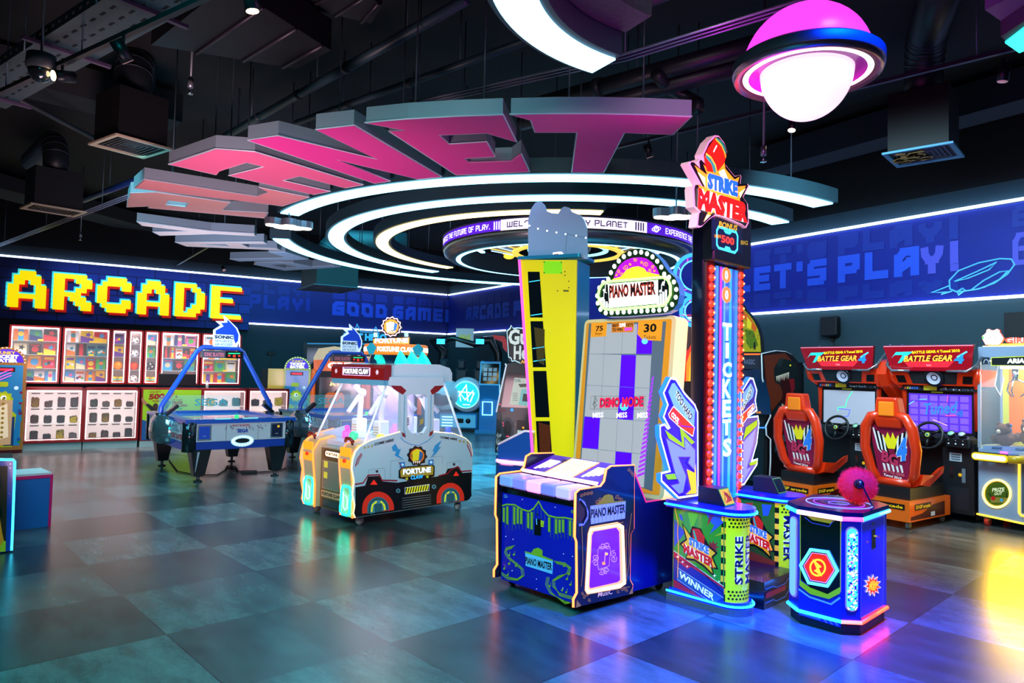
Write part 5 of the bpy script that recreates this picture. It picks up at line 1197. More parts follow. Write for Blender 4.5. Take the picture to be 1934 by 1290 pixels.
    for x,y in ((690,905),(860,890)): A.poly([(x-16,y-14),(x+14,y-17),(x+14,y+16),(x-16,y+18)],mat('#2a6aa8',.3,.3),6).circ(x,y,8,mat('#a8d0f0',.3,.5),7)
    A.line([(668,890),(690,925),(720,935)],.008,mat('#a01424',.3,.2),6)
    for x,y in ((716,988),(838,976)): A.circ(x,y,8,mat('#c8b42c',.3,.3),7)
    A.build('side_print',r)
    # front: two joystick horns with neon, centre console
    fr=Fr(r,(0,-.0,0),(1,0,0),(0,0,1))
    for x0 in (.0,.80):
        y0=-.02
        prof=[(-.02,.10),(-.02,.35),(-.05,.60),(-.06,.74),(.02,.86),(.20,.90),(.24,.90),(.24,.10)]
        T=Matrix(((0,0,1,x0+.04 if x0 else x0+.04),(1,0,0,0),(0,1,0,0),(0,0,0,1)))
        b=MB(); b.prism(prof,0,.24,mat('#d8b890',.3,.04,ecol='#ff9a50'),T); b.build('control_pod',r)
        for dx in (0.0,.24):
            MB().tube([T@Vector((p[0],p[1],dx)) for p in prof[:6]],.011,warm if dx else E('#ff7040',3),n=6).build('neon_edge',r)
        f=Fr(r,(x0+.04,-.055,.1),(1,0,0),(0,0,1)); g=MB()
        P=[(x0+.07+.18*u,-.045 if v<.3 else -.035,.12+.30*v) for u,v in ((0,.1),(.0,.85),(.15,1),(.85,1),(1,.85),(1,.1),(.75,0),(.25,0))]
        g.tube(P,.010,E('#10e0b8',7),closed=True,n=6)
        g.tube([(x0+.12,-.04,.36),(x0+.12,-.04,.20),(x0+.16,-.04,.17),(x0+.20,-.04,.20),(x0+.20,-.04,.30),(x0+.16,-.04,.33)],.007,E('#9affe8',2.4),n=6); g.build('teal_hook_neon',r)
        MB().box(x0+.09,x0+.24,-.032,-.022,.46,.58,mat('#20242a',.5)).build('speaker_grille',r)
        s=MB(); s.box(x0+.05,x0+.27,-.058,-.05,.62,.84,E('#ff9420',1.0),bv=.02); s.build('glowing_panel',r)
        j=MB(); j.cyl((x0+.16,.03,.86),(x0+.16,.0,.93),.012,DK,n=10); j.tube([(x0+.08,-.01,.90),(x0+.13,-.03,.935),(x0+.20,-.03,.935),(x0+.24,-.01,.90)],.018,mat('#7a1c0c',.4),n=8); j.build('joystick',r)
        MB().cyl((x0+.16,-.055,.70),(x0+.16,-.075,.70),.022,mat('#e8320c',.3,.6),n=14).build('button',r)
    MB().box(.32,.80,.03,.20,.10,.80,mat('#b0a896',.4)).build('front_console',r)
    f=Fr(r,(.32,.029,.1),(1,0,0),(0,0,1)); A=Art(f)
    A.uvpoly([(.0,.0),(.48,.0),(.48,.68),(0,.68)],mat('#6a5434',.4,.06),0).uvpoly([(.03,.22),(.40,.22),(.40,.54),(.03,.54)],mat('#a8a08c',.4),1).uvpoly([(.04,.23),(.39,.23),(.39,.53),(.04,.53)],mat('#8c8474',.4),2)
    A.uvpoly(rrect(.06,.42,.58,.66,.035),BLK,3).uvpoly(rrect(.09,.39,.59,.65,.028),E('#ffe0b8',1.6),4); A.b.text('FORTUNE',[(.12,.605),(.36,.605),(.12,.637)],mat('#50201c',.4),0,f.M,off=.04,w=.012)
    A.uvpoly([(.03,.13),(.46,.13),(.46,.20),(.03,.20)],mat('#caa078',.4,.2),2); A.b.text('FORTUNE CLAW',[(.05,.145),(.44,.145),(.05,.185)],BLK,0,f.M,off=.04,w=.008)
    A.uvpoly([(.05,.02),(.44,.02),(.44,.11),(.05,.11)],mat('#20242a',.5),2)
    for i in range(12): A.uvpoly([(.06+i*.031,.03),(.068+i*.031,.03),(.083+i*.031,.10),(.075+i*.031,.10)],mat('#78909a',.4),3)
    for z in (.34,.46): A.uvpoly([(.07,z),(.15,z),(.15,z+.07),(.07,z+.07)],mat('#d8c83c',.4,.4),3)
    A.build('front_print',r)
    # glass cabin
    z0,z1=.86,1.56; yF0,yF1=.10,.42; yB0,yB1=1.52,1.22
    MB().box(.05,W_-.05,.12,1.58,.80,.86,mat('#b8bcd0',.3,.08)).build('play_deck',r)
    gl=mat('#dcecff',.02,0,0,.13)
    MB().add([(.06,yF0,z0),(W_-.06,yF0,z0),(W_-.10,yF1,z1),(.10,yF1,z1)],[(0,1,2,3)],gl).build('front_glass',r)
    MB().add([(.06,yB0,z0),(W_-.06,yB0,z0),(W_-.10,yB1,z1),(.10,yB1,z1)],[(0,1,2,3)],gl).build('rear_glass',r)
    for x,xx in ((.06,.10),(W_-.06,W_-.10)): MB().add([(x,yF0,z0),(x,yB0,z0),(xx,yB1,z1),(xx,yF1,z1)],[(0,1,2,3)],gl).build('side_glass',r)
    cl=mat('#e8f0ff',.1,.25)
    for x,xx in ((.06,.10),(W_-.06,W_-.10)):
        for a,b_ in ((yF0,yF1),(yB0,yB1)): MB().tube([(x,a,z0),(xx,b_,z1)],.014,cl,n=6).build('window_post',r)
    # central arch pillar on the visible side
    c=Art(side,*K,base=.0); o=[(612,430),(625,395),(760,300),(940,385),(938,440),(862,492),(858,700),(830,745),(790,765),(745,760),(705,745),(690,700),(700,490),(625,440)]
    ol=[(680,712),(685,480),(640,445),(612,432),(618,385),(935,385),(940,440),(880,485),(878,712),(850,755),(800,785),(770,790),(730,780),(695,745)]
    inn=[(722,500),(742,488),(830,488),(843,505),(840,680),(820,715),(785,728),(750,720),(725,690)]
    MB().prism([c.q(ol),c.q(inn)],-.05,.0,wh,side.M,side=mat('#9ab4c4',.4)).build('arch_pillar',r)
    c=Art(side,*K,base=.002); c.poly([(625,435),(685,437),(716,465),(695,490),(640,455)],redd,0).poly([(938,435),(885,437),(858,465),(868,490),(905,470)],redd,0).line([(705,490),(700,690),(712,740)],.010,mat('#4a9ac0',.3,.2),1).line([(862,490),(860,690),(852,712)],.010,mat('#4a9ac0',.3,.2),1).poly([(688,712),(705,720),(712,745),(690,735)],redd,1).poly([(875,702),(855,712),(850,738),(870,725)],redd,1)
    c.text('FORTUNE CLAW',(758,726),(808,724),(758,717),BLK,2,.02)
    for i in range(4): c.poly([(720,630+i*12),(732,622+i*12),(732,628+i*12),(720,637+i*12)],BLK,2); c.poly([(795,640+i*8),(815,628+i*8),(815,634+i*8),(795,646+i*8)],mat('#c8a03c',.3,.2),2)
    c.build('pillar_print',r)
    # roof
    rf=[(.36,1.56),(.36,1.66),(.42,1.73),(.60,1.76),(1.10,1.76),(1.26,1.72),(1.30,1.66),(1.30,1.56)]
    T=Matrix(((0,0,1,.03),(1,0,0,0),(0,1,0,0),(0,0,0,1))); MB().prism(rf,0,W_-.06,wh,T).build('roof',r)
    sg=MB(); T2=Matrix(((0,0,1,.03),(1,0,0,0),(0,1,0,0),(0,0,0,1))); sg.prism([(.30,1.57),(.30,1.70),(.33,1.74),(.40,1.74),(.40,1.57)],-.02,W_-.04,mat('#7c1414',.3,.08,coat=.4),T2); sg.build('front_sign_box',r)
    MB().box(.02,W_-.02,.31,.42,1.51,1.57,mat('#5aa0bc',.35)).build('sign_rail',r)
    f=Fr(r,(0,.298,1.57),(1,0,0),(0,0,1)); A=Art(f); A.uvpoly(rrect(.27,.85,.04,.135,.01),mat('#f0c0ff',.3,.9),0); A.b.text('FORTUNE CLAW',[(.30,.058),(.82,.058),(.30,.118)],E('#ffffff',1.5),0,f.M,off=.05,w=.006)
    for a in ([.27,.04],): pass
    A.uvpoly([(.29,.046),(.83,.046),(.83,.13),(.29,.13)],mat('#3a2040',.3),.5)
    for x in (.13,.99): A.uvpoly(star(6,.035,.02,x,.085),mat('#d8c8d8',.3,.3),1)
    for x in (.05,.2,.5,.9,1.07): A.uvpoly(ngon(8,.006,x,.15),CHR,1)
    A.build('sign_print',r)
    # interior light, arms and capsules
    l=bpy.data.lights.new('cabin_light','AREA'); l.energy=9; l.color=(.93,.85,1); l.size=.7; lo=bpy.data.objects.new('cabin_light',l); COL.objects.link(lo); lo.parent=r; lo.location=(W_/2,.8,1.54)
    MB().box(.15,W_-.15,.5,1.2,1.545,1.556,E('#f4f0ff',2)).build('cabin_lamp',r)
    MB().box(.15,W_-.15,.82,.84,.87,1.5,mat('#c8c4e4',.15,.05,0,.4)).build('divider',r)
    for (x,y) in ((.35,.45),(.80,.45),(.80,1.2),(.35,1.2)):
        a=MB(); d=1 if y<.8 else -1
        a.box(x-.07,x+.07,y-.02,y+.12,.86,1.10,mat('#e4e8f4',.3,.2),bv=.015); a.tube([(x,y+.05,1.08),(x-.06,y+.10*d,1.40),(x,y-.05*d,1.50)],.035,mat('#f0f0ff',.3,.05),n=8); a.tube([(x-.06,y+.1*d,1.40),(x+.02,y-.12*d,1.18)],.028,mat('#f0f0ff',.3,.05),n=8)
        a.cyl((x-.10,y+.10*d,1.40),(x-.02,y+.10*d,1.40),.05,mat('#c8ccd8',.3,.1),n=14)
        for i in range(4): a.box(x-.05,x+.05,y-.0215,y-.02,.93+i*.03,.94+i*.03,mat('#c89c2c',.4,.2))
        a.build('digger_arm',r)
    # toys on the roof
    sp=mat('#2ae8d0',.3,.9,0,1,'#20f0d8')
    for i in range(3):
        for x in (.95,.50):
            y=.62+i*.16; MB().add([(x-.10,y,1.76),(x+.10,y,1.76),(x+.06,y,1.83),(x+.0,y,1.91),(x-.06,y,1.83),(x-.1,y+.07,1.76),(x+.1,y+.07,1.76),(x+.06,y+.05,1.83),(x,y+.03,1.9),(x-.06,y+.05,1.83)],[(0,1,2,3,4),(5,9,8,7,6),(0,4,9,5),(1,6,7,2),(2,7,8,3),(3,8,9,4)],sp).build('roof_spike',r)
    MB().add([(.05,.9,1.76),(.25,.9,1.76),(.25,.9,1.86),(.15,.9,1.93),(.05,.9,1.86),(.05,.98,1.76),(.25,.98,1.76),(.25,.98,1.86),(.15,.98,1.93),(.05,.98,1.86)],[(0,1,2,3,4),(5,9,8,7,6),(0,4,9,5),(1,6,7,2),(2,7,8,3),(3,8,9,4)],mat('#ff1890',.3,.9)).build('roof_spike',r)
    MB().lathe([(.0,.20),(.12,.18),(.22,.10),(.25,0)],mat('#2a5a8a',.3,coat=.5),24,Matrix.Translation((.42,.85,1.755))).build('roof_dome',r)
    MB().cyl((.56,.85,1.75),(.56,.85,2.15),.03,DK,n=10).build('sign_post',r)
    d=MB(); d.lathe([(.36,0),(.38,.01),(.38,.12),(.36,.13),(0,.13)],mat('#e8781c',.3,.5),40,Matrix.Translation((.56,.85,1.86))); d.lathe([(.36,0),(.0,0)],DK,40,Matrix.Translation((.56,.85,1.86)))
    cy=d
    def cyl_text(t,a0,a1,m):
        vs,fs=textmesh(t,.05); xs=[v[0] for v in vs]; ys=[v[1] for v in vs]; V=[]
        for x,y in vs:
            a=math.radians(a0+(a1-a0)*(x-min(xs))/(max(xs)-min(xs))); z=.035+.06*(y-min(ys))/(max(ys)-min(ys)); V.append((.56+.386*math.cos(a),.85+.386*math.sin(a),1.86+z))
        cy.add(V,fs,m)
    for k in range(4): cyl_text('FORTUNE CLAW',-160+k*90,-92+k*90,E('#ffffff',1.4))
    for k in range(4):
        a=math.radians(-84+k*90)
        for s in (-.05,.05): d.box(-.05,.05,-.002,.002,-.055,.055,mat('#1a8aa0',.3,.5),Matrix.Translation((.56+.386*math.cos(a+s),.85+.386*math.sin(a+s),1.925))@Matrix.Rotation(a+s+PI/2,4,'Z')@Matrix.Rotation(.6*(1 if s>0 else -1),4,'Y'))
    d.build('rotating_sign',r)
    # topper logo facing the room
    dirn=Vector((-.25,-1,0)); ua=math.radians(45.1-6)
    f=Fr(r,(.56,.80,2.2),(math.cos(ua),math.sin(ua),0),(0,0,1)); A=Art(f,*K,base=.001)
    o=star(12,66,56,627,85,.1); o=[(x,y) for x,y in o]
    A.poly(o,BLK,0,t=.04).poly(star(12,62,53,627,85,.1),E('#ffd8ff',1.3),1).poly(star(12,55,48,627,85,.1),BLK,2).circ(627,85,44,E('#ff8a1c',1.3),3,24).circ(627,85,32,BLK,4,24)
    A.poly([(597,65),(622,55),(645,60),(650,85),(640,105),(600,110)],E('#fff0d0',1.5),5).poly([(645,62),(665,70),(655,108),(640,105)],E('#1c6ad0',1),6)
    for i in range(5): A.poly([(600+i*11,110),(608+i*11,110),(604+i*11,126)],E('#ffffff',1.4),5)
    A.poly([(515,155),(530,125),(545,160),(600,150),(650,150),(700,140),(722,118),(738,150),(738,195),(700,205),(690,212),(570,212),(555,200),(515,190)],BLK,3,t=.03).poly([(520,158),(735,150),(733,188),(520,186)],E('#ff9a4a',1.5),4).poly([(575,188),(690,188),(685,208),(580,208)],mat('#101a30',.3),5)
    A.otext('FORTUNE',(530,182),(727,180),(530,155),E('#ffffff',1.8),E('#c81c6a',1.0),6,.05,.05).text('CLAW',(585,204),(660,204),(585,190),E('#8af0ff',1.5),8,.04)
    A.poly([(522,120),(545,120),(545,148),(522,148)],E('#8ad8ff',1.3),4).poly([(705,118),(728,118),(728,145),(705,145)],E('#8ad8ff',1.3),4)
    A.build('topper_sign',r)
    for x,y in ((.1,.12),(1.0,.12),(.1,1.5),(1.02,1.5)): MB().cyl((x-.015,y,.045),(x+.015,y,.045),.045,mat('#c8c8c8',.4),n=16).box(x-.025,x+.025,y-.025,y+.025,.07,.11,STL).build('caster',r)
    # prizes inside
    random.seed(11); cols=['#ff40c0','#30d890','#ffe030','#4a60ff','#ff8030','#20e0e0']; names=['pink','green','yellow','blue','orange','turquoise']
    pos=[(.25,.40),(.55,.30),(.95,.40),(.25,.60),(.60,.62),(.95,.70),(.30,1.05),(.60,1.35),(.95,1.0),(.98,1.35),(.22,1.35),(.55,1.05)]
    wh_=['near the front glass','by the divider','behind the divider']
    M=mtx(r)
    for i,(x,y) in enumerate(pos):
        c=M@Vector((x,y,.86)); k=i%6
        if i%3==0:
            b=MB(); b.box(-.05,.05,-.05,.05,0,.09,mat(cols[k],.4,.5),bv=.015); b.sphere((0,0,.12),.035,mat(cols[k],.4,.5),12); o=b.build('prize_figure')
        else: b=MB(); b.sphere((0,0,.055),.055,mat(cols[k],.3,.5),16); o=b.build('prize_ball')
        o.location=c; o.rotation_euler[2]=i
        tag(o,names[k]+(' figure' if i%3==0 else ' ball')+' prize on the claw truck deck '+('left' if x<.4 else 'middle' if x<.8 else 'right')+' of the '+('front' if y<.5 else 'centre front' if y<.8 else 'centre back' if y<1.2 else 'rear'),'prize','prizes inside the truck-shaped claw machine')
clawtruck()
# ================================================================== air hockey tables
def hockey(o,rot,label,sonic=True):
    r=root_at('air_hockey_table',label,'air hockey table',o,rot)
    X0,X1,Y0,Y1=-.22,1.38,-.10,2.10; wt=mat('#c4ccd6',.3,coat=.4); bl=mat('#123a9c',.3,.05,coat=.4); ch=mat('#28343c',.12,metal=.7)
    MB().box(X0+.05,X1-.05,Y0+.05,Y1-.05,.46,.84,bl).build('table_body',r)
    def sidep(name,fr,L):
        MB().prism([(0,.58),(L,.58),(L,.84),(0,.84)],-.03,0,wt,fr.M).build(name,r)
        MB().prism([(0,.46),(L,.46),(L,.575),(0,.575)],-.03,-.002,bl,fr.M).build('skirt',r)
    fF=Fr(r,(X0+.1,Y0,0),(1,0,0),(0,0,1)); sidep('end_panel',fF,X1-X0-.2)
    fL=Fr(r,(X0,Y1-.1,0),(0,-1,0),(0,0,1)); sidep('side_panel',fL,Y1-Y0-.2)
    fR=Fr(r,(X1,Y0+.1,0),(0,1,0),(0,0,1)); sidep('side_panel',fR,Y1-Y0-.2)
    fB=Fr(r,(X1-.1,Y1,0),(-1,0,0),(0,0,1)); sidep('end_panel',fB,X1-X0-.2)
    for x,y in ((X0+.08,Y0+.08),(X1-.08,Y0+.08),(X0+.08,Y1-.08),(X1-.08,Y1-.08)): MB().cyl((x,y,.44),(x,y,.86),.105,ch,n=18).build('corner_post',r)
    rim=MB(); rim.prism([[(X0-.01,Y0-.01),(X1+.01,Y0-.01),(X1+.01,Y1+.01),(X0-.01,Y1+.01)],[(X0+.14,Y0+.14),(X1-.14,Y0+.14),(X1-.14,Y1-.14),(X0+.14,Y1-.14)]],.84,.90,mat('#1450b4',.25,.05,coat=.6)); rim.build('blue_rail',r)
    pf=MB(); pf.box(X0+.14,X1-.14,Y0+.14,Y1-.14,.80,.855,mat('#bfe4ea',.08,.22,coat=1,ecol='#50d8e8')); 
    pf.box(X0+.14,X1-.14,(Y0+Y1)/2-.01,(Y0+Y1)/2+.01,.855,.857,mat('#e03050',.2,.4)); pf.arc(((X0+X1)/2,(Y0+Y1)/2),.22,.235,0,360,.855,.857,mat('#e03050',.2,.4),30)
    pf.build('playfield',r)
    for x0 in (.18,.58): MB().box(x0,x0+.22,Y0-.012,Y0+.03,.895,.912,mat('#8ae0e0',.3,.4)).build('rail_cap',r)
    # clear guards
    g=mat('#9af0f4',.03,.08,0,.22)
    MB().add([(X0+.12,Y1-.12,.9),(X1-.12,Y1-.12,.9),(X1-.16,Y1-.12,1.16),(X0+.16,Y1-.12,1.16)],[(0,1,2,3)],g).build('clear_guard',r)
    MB().add([(X0+.12,Y0+.9,.9),(X0+.12,Y1-.12,.9),(X0+.12,Y1-.16,1.14),(X0+.12,Y0+1.2,1.14)],[(0,1,2,3)],g).build('clear_guard',r)
    t=MB(); 
    t.text('SEGA',[(X0+.7,.98),(X1-.35,.98),(X0+.7,1.1)],mat('#5fa8b4',.3,.1),.001,Matrix(((1,0,0,0),(0,0,-1,Y1-.13),(0,1,0,0),(0,0,0,1))),off=.02); t.build('guard_lettering',r)
    # end artwork
    A=Art(fF); Lw=X1-X0-.2
    for x in (.46,.93): A.line([(x*1,.58),(x*1,.84)],.004,mat('#2a3038',.5),1,uv=True)
    for x in (.06,1.12):
        A.uvpoly([(x,.60),(x+.19,.60),(x+.19,.82),(x,.82)],CHR,1).uvpoly([(x+.02,.62),(x+.17,.62),(x+.17,.80),(x+.02,.80)],mat('#1440a8',.3,.2) if x<.5 else mat('#12203c',.3),2)
        A.uvpoly([(x+.075,.66),(x+.12,.66),(x+.12,.665),(x+.075,.665)],WHT,3)
    A.uvpoly(ngon(12,.02,1.24,.77),mat('#e8b02c',.3,.5),4)
    A.b.text('SEGA',[(.62,.695),(.78,.695),(.62,.75)],mat('#103c9c',.3,.1),0,fF.M,off=.05,w=.006); A.b.text('SONIC BLASTERS',[(.54,.79),(.80,.79),(.54,.815)],mat('#b02438',.3,.1),0,fF.M,off=.03,w=.006)
    random.seed(4)
    for i in range(26): x=.42+random.random()*.62; A.uvpoly(star(5,.012,.005,x,.80-random.random()*.07,random.random()),mat('#38203c',.4),2)
    A.uvpoly(ngon(28,.17,.70,.57,0,.085),mat('#bfeaf6',.3,.5),3).uvpoly(ngon(28,.105,.70,.575,0,.035),mat('#0c1418',.3),4)
    for i in range(20): a=2*PI*i/20; A.uvpoly(ngon(6,.010,.70+.138*math.cos(a),.572+.062*math.sin(a)),E('#ffffff',1.5),5)
    A.build('end_artwork',r)
    A=Art(fL); L=Y1-Y0-.2
    A.b.text('SONIC BLASTERS',[(L-.62,.60),(L-.02,.60),(L-.62,.68)],mat('#a02438',.3,.1),0,fL.M,off=.03,w=.004)
    for i in range(40): x=L-.75+random.random()*.7; A.uvpoly(star(5,.018,.008,x,.83-random.random()*.12,random.random()),random.choice([mat('#6a1c4c',.4),mat('#2a3a9c',.4),mat('#c04868',.4)]),2)
    A.build('side_artwork',r)
    # legs
    for x,y in ((.0,.0),(1.13,.0),(.0,1.95),(1.13,1.95)):
        b=MB(); b.add([(x-.14,y-.11,.47),(x+.14,y-.11,.47),(x+.14,y+.11,.47),(x-.14,y+.11,.47),(x-.075,y-.065,.09),(x+.075,y-.065,.09),(x+.075,y+.065,.09),(x-.075,y+.065,.09)],[(0,1,5,4),(1,2,6,5),(2,3,7,6),(3,0,4,7),(4,5,6,7)],mat('#14171b',.3,coat=.3)); b.cyl((x,y,.0),(x,y,.10),.022,STL,n=10).cyl((x,y,0),(x,y,.018),.06,DK,n=16); lg=b.build('leg',r)
        MB().add([(x-.141,y-.09,.44),(x-.138,y-.112,.44),(x-.02,y-.112,.44),(x-.06,y-.072,.14)],[(0,1,2,3)],mat('#b0bcc8',.4)).build('leg_badge',r) if y<.5 and x<.5 else None
    # arch
    ym=1.05; P=[(-.27,ym,.62),(-.27,ym,1.03),(.22,ym,1.90),(.30,ym,1.965),(.86,ym,1.965),(.94,ym,1.90),(1.43,ym,1.03),(1.43,ym,.62)]
    MB().tube(P,.038,mat('#1c4ab8',.2,.05,coat=.8),n=10).build('arch_tube',r)
    for x in (-.27,1.43): MB().cyl((x,ym,.5),(x,ym,.93),.075,mat('#14181c',.3,coat=.5),n=16).build('arch_foot',r)
    bg=MB(); bg.lathe([(.0,.02),(.30,.0),(.42,-.08),(.46,-.22),(.44,-.36),(.30,-.42)],mat('#aab2bc',.14,metal=.85),20,Matrix.Translation((-.22,ym,.90))@Matrix.Diagonal((.42,.9,1,1)),a0=PI/2,a1=3*PI/2); bg.build('side_bulge',r)
    for x,s in ((-.16,1),(1.32,-1)): MB().box(-.10,.10,-.05,.05,-.025,.025,mat('#101418',.25,coat=.5),Matrix.Translation((x,ym-.18,.99))@Matrix.Rotation(-.7*s,4,'Y')).build('mallet_rest',r)
    MB().box(.28,.92,ym-.06,ym+.06,1.80,1.915,mat('#3c444c',.3,coat=.3)).build('score_housing',r)
    f=Fr(r,(.28,ym-.062,1.80),(1,0,0),(0,0,1)); A=Art(f,base=.001)
    A.b.text('SONIC BLASTERS',[(.03,.02),(.34,.02),(.03,.085)],mat('#c06878',.3,.4),0,f.M,off=.02,w=.003)
    A.uvpoly([(.36,.0),(.635,.0),(.635,.115),(.36,.115)],mat('#0a1410',.2,coat=1),1).uvpoly([(.40,.07),(.59,.075),(.59,.09),(.40,.085)],E('#1cd880',1.3),2).b.text('0',[(.475,.015),(.52,.015),(.475,.06)],E('#ff2a1c',2),0,f.M,off=.03,w=.006)
    for x in (.40,.56): A.uvpoly([(x,.03),(x+.035,.03),(x+.035,.055),(x,.055)],E('#e82c1c',1),2)
    A.build('score_display',r)
    # topper: plain swept blue shape with the words
    f=Fr(r,(.40,ym-.03,1.97),(1,0,0),(0,0,1)); A=Art(f,base=.001)
    o=[(.05,.0),(.42,.0),(.46,.10),(.47,.22),(.42,.33),(.32,.42),(.20,.52),(.22,.43),(.08,.42),(.16,.36),(.05,.28)]
    A.uvpoly(o,mat('#d8f0ff',.3,.5),0,t=.03); A.uvpoly([(.08,.21),(.08,.27),(.20,.345),(.16,.395),(.26,.41),(.25,.46),(.32,.40),(.40,.32),(.445,.22),(.44,.12),(.40,.07),(.38,.12),(.36,.21)],mat('#1440c0',.3,.35),1)
    A.uvpoly([(.06,.01),(.37,.01),(.37,.20),(.06,.20)],mat('#c8e4f8',.3,.4),1.5)
    A.b.text('SONIC',[(.065,.14),(.365,.14),(.065,.195)],mat('#101840',.4),0,f.M,off=.05,w=.007); A.b.text('SPORTS',[(.075,.085),(.34,.085),(.075,.12)],mat('#2c4a80',.4),0,f.M,off=.0,w=.007); A.b.text('AIR HOCKEY',[(.075,.025),(.35,.025),(.075,.07)],mat('#2c4a80',.4),0,f.M,off=.0,w=.007)
    A.build('topper_sign',r)
    MB().cyl((.62,.30,.857),(.62,.30,.875),.075,mat('#30f070',.3,.8),n=24).cyl((.62,.30,.875),(.62,.30,.93),.03,mat('#30f070',.3,.8),n=16).build('mallet',label='green mallet on the playfield of the '+('nearer' if sonic else 'farther')+' air hockey table',cat='mallet').matrix_world=mtx(r)
    return r
hockey((-4.48,10.28),40,'nearer blue and white air hockey table with blue tube arch',True)
hockey((-2.78,11.75),40,'farther blue and white air hockey table with tube arch, partly behind the claw truck',False)
cb=MB(); cb.tube([tuple(Z(x,y,.012)) for x,y in ((313,842),(320,870),(335,890),(370,897),(410,897),(425,888),(430,880),(445,882),(450,890),(480,892),(520,890),(540,884)) ],.009,RUB,n=6); cb.build('power_cable',label='black power cable looping on the floor under the nearer air hockey table',cat='cable')
MB().box(-.12,.12,-.08,.08,0,.03,DK).build('floor_box',loc=tuple(Z(470,893)),rotz=.4,label='small dark cover plate on the floor under the nearer air hockey table',cat='floor box')
# ================================================================== prize shop along the left wall
def shop():
    off=4.4; o=CORN+nL*off; rot=math.degrees(math.atan2(-LD.y,-LD.x))
    base=thing('shop_frame_guide','x','x',(o.x,o.y,0),math.radians(rot))     # only used to measure; removed below
    F=Fr(base,(0,0,0),(1,0,0),(0,0,1))
    red=mat('#8c1018',.35,.02,coat=.3); redn=E('#ff4a4a',2.2); lamp=E('#ffe8e6',4.5); white=mat('#e8e6ea',.4); W3=lambda px,y=700: F.p(px,y)[0]
    hang=mtx(base)
    def root(name,label,cat,x,y=0.0,z=0,group=None):
        p=hang@Vector((x,y,z)); return thing(name,label,cat,tuple(p),math.radians(rot),group)
    # kick plinth
    xL,xR=W3(47),W3(262)
    # upper display bays (stand on the counter line z=1.24), front plane y=0 ; depth .38
    zb,zt=1.24,2.36; YF=.10
    bays=[(14,113,'left-most',4),(116,208,'second from the left',4),(209,240,'narrow third',4),(241,270,'narrow fourth',4),(272,301,'narrow fifth',4),(303,378,'sixth, behind the register',4),(381,457,'right-most',4)]
    SH=[]
    for (a,b,nm,n) in bays:
        x0,x1=W3(a,690),W3(b,690); w=x1-x0; r=root('display_cabinet',nm.capitalize()+' red-framed lit prize cabinet on the left wall','display cabinet',x0,YF)
        zs=[zb+.03+ (zt-zb-.06)*i/4 for i in range(5)]
        MB().box(0,.035,0,.38,zb,zt,red).box(w-.035,w,0,.38,zb,zt,red).box(0,w,0,.38,zt-.03,zt,red).box(0,w,0,.38,zb,zb+.03,red).build('frame',r)
        MB().box(.035,w-.035,.37,.38,zb+.03,zt-.03,mat('#e8e0e0',.5,.08)).build('back_panel',r)
        for i in (1,2,3): MB().box(.035,w-.035,.02,.37,zs[i]-.008,zs[i],mat('#c8ccd0',.3)).build('shelf',r)
        MB().tube([(.045,.01,zb+.04),(.045,.01,zt-.04),(w-.045,.01,zt-.04),(w-.045,.01,zb+.04),(.045,.01,zb+.04)],.009,E('#ffd8d8',3.6),n=6).build('neon_tube',r)
        MB().box(.04,w-.04,.30,.33,zt-.05,zt-.035,lamp).build('lamp',r)
        MB().box(.035,w-.035,.004,.006,zb+.03,zt-.03,mat('#e8f4ff',.02,0,0,.05)).build('glass_door',r)
        SH.append((nm,x0,w,zs,r))
    random.seed(21)
    palc=[('orange','#e87828'),('yellow','#f0c81c'),('red','#c8202c'),('sky blue','#2c9ad8'),('teal','#128a94'),('green','#48a83c'),('cream','#e8dcb4'),('dark','#23282c'),('purple','#6a3ca0'),('white','#e0e4e8'),('pink','#e05a9a'),('navy','#1c3070')]
    rows=['bottom','third','second','top']
    ords=['first','second','third','fourth','fifth']
    def pbox(x,z,w,h,d,y,ci,label,grp,name='boxed_game'):
        nm,c=palc[ci]; c2=palc[(ci*5+3)%12][1]; c3=palc[(ci*7+1)%12][1]
        o_=hang@Vector((x,y,z)); b=MB(); b.box(0,w,0,d,0,h,mat(c,.35,.3),bv=.004)
        P=Matrix(((1,0,0,0),(0,0,-1,-.001),(0,1,0,0),(0,0,0,1)))  # boxes emit a little to stand in for the cabinet light
        kind=random.randint(0,3)
        if kind==0: b.prism(ngon(16,min(w,h)*.3,w*.5,h*.5),0,.0012,mat(c2,.35,.25),P); b.prism([(w*.1,h*.8),(w*.9,h*.78),(w*.9,h*.93),(w*.1,h*.93)],0,.002,mat(c3,.35,.25),P)
        elif kind==1: b.prism([(0,0),(w,0),(w,h*.35),(0,h*.55)],0,.0012,mat(c2,.35,.25),P); b.prism(star(5,min(w,h)*.3,min(w,h)*.13,w*.6,h*.65),0,.002,mat(c3,.35,.3),P)
        elif kind==2:
            for k in range(3): b.prism(ngon(10,min(w,h)*.16,w*(.25+.25*k),h*(.35+.1*(k%2))),0,.0012,mat(palc[(ci+3*k+2)%12][1],.35,.25),P)
            b.prism([(w*.08,h*.7),(w*.92,h*.7),(w*.92,h*.9),(w*.08,h*.9)],0,.002,mat(c2,.35,.25),P)
        else: b.prism([(w*.3,0),(w*.7,0),(w*.7,h),(w*.3,h)],0,.0012,mat(c2,.35,.25),P); b.prism(ngon(12,min(w,h)*.22,w*.5,h*.6),0,.002,mat(c3,.35,.3),P)
        ob=b.build(name,label=label,cat='boxed toy' if name=='boxed_game' else 'toy',group=grp); ob.location=o_; ob.rotation_euler[2]=math.radians(rot); return ob
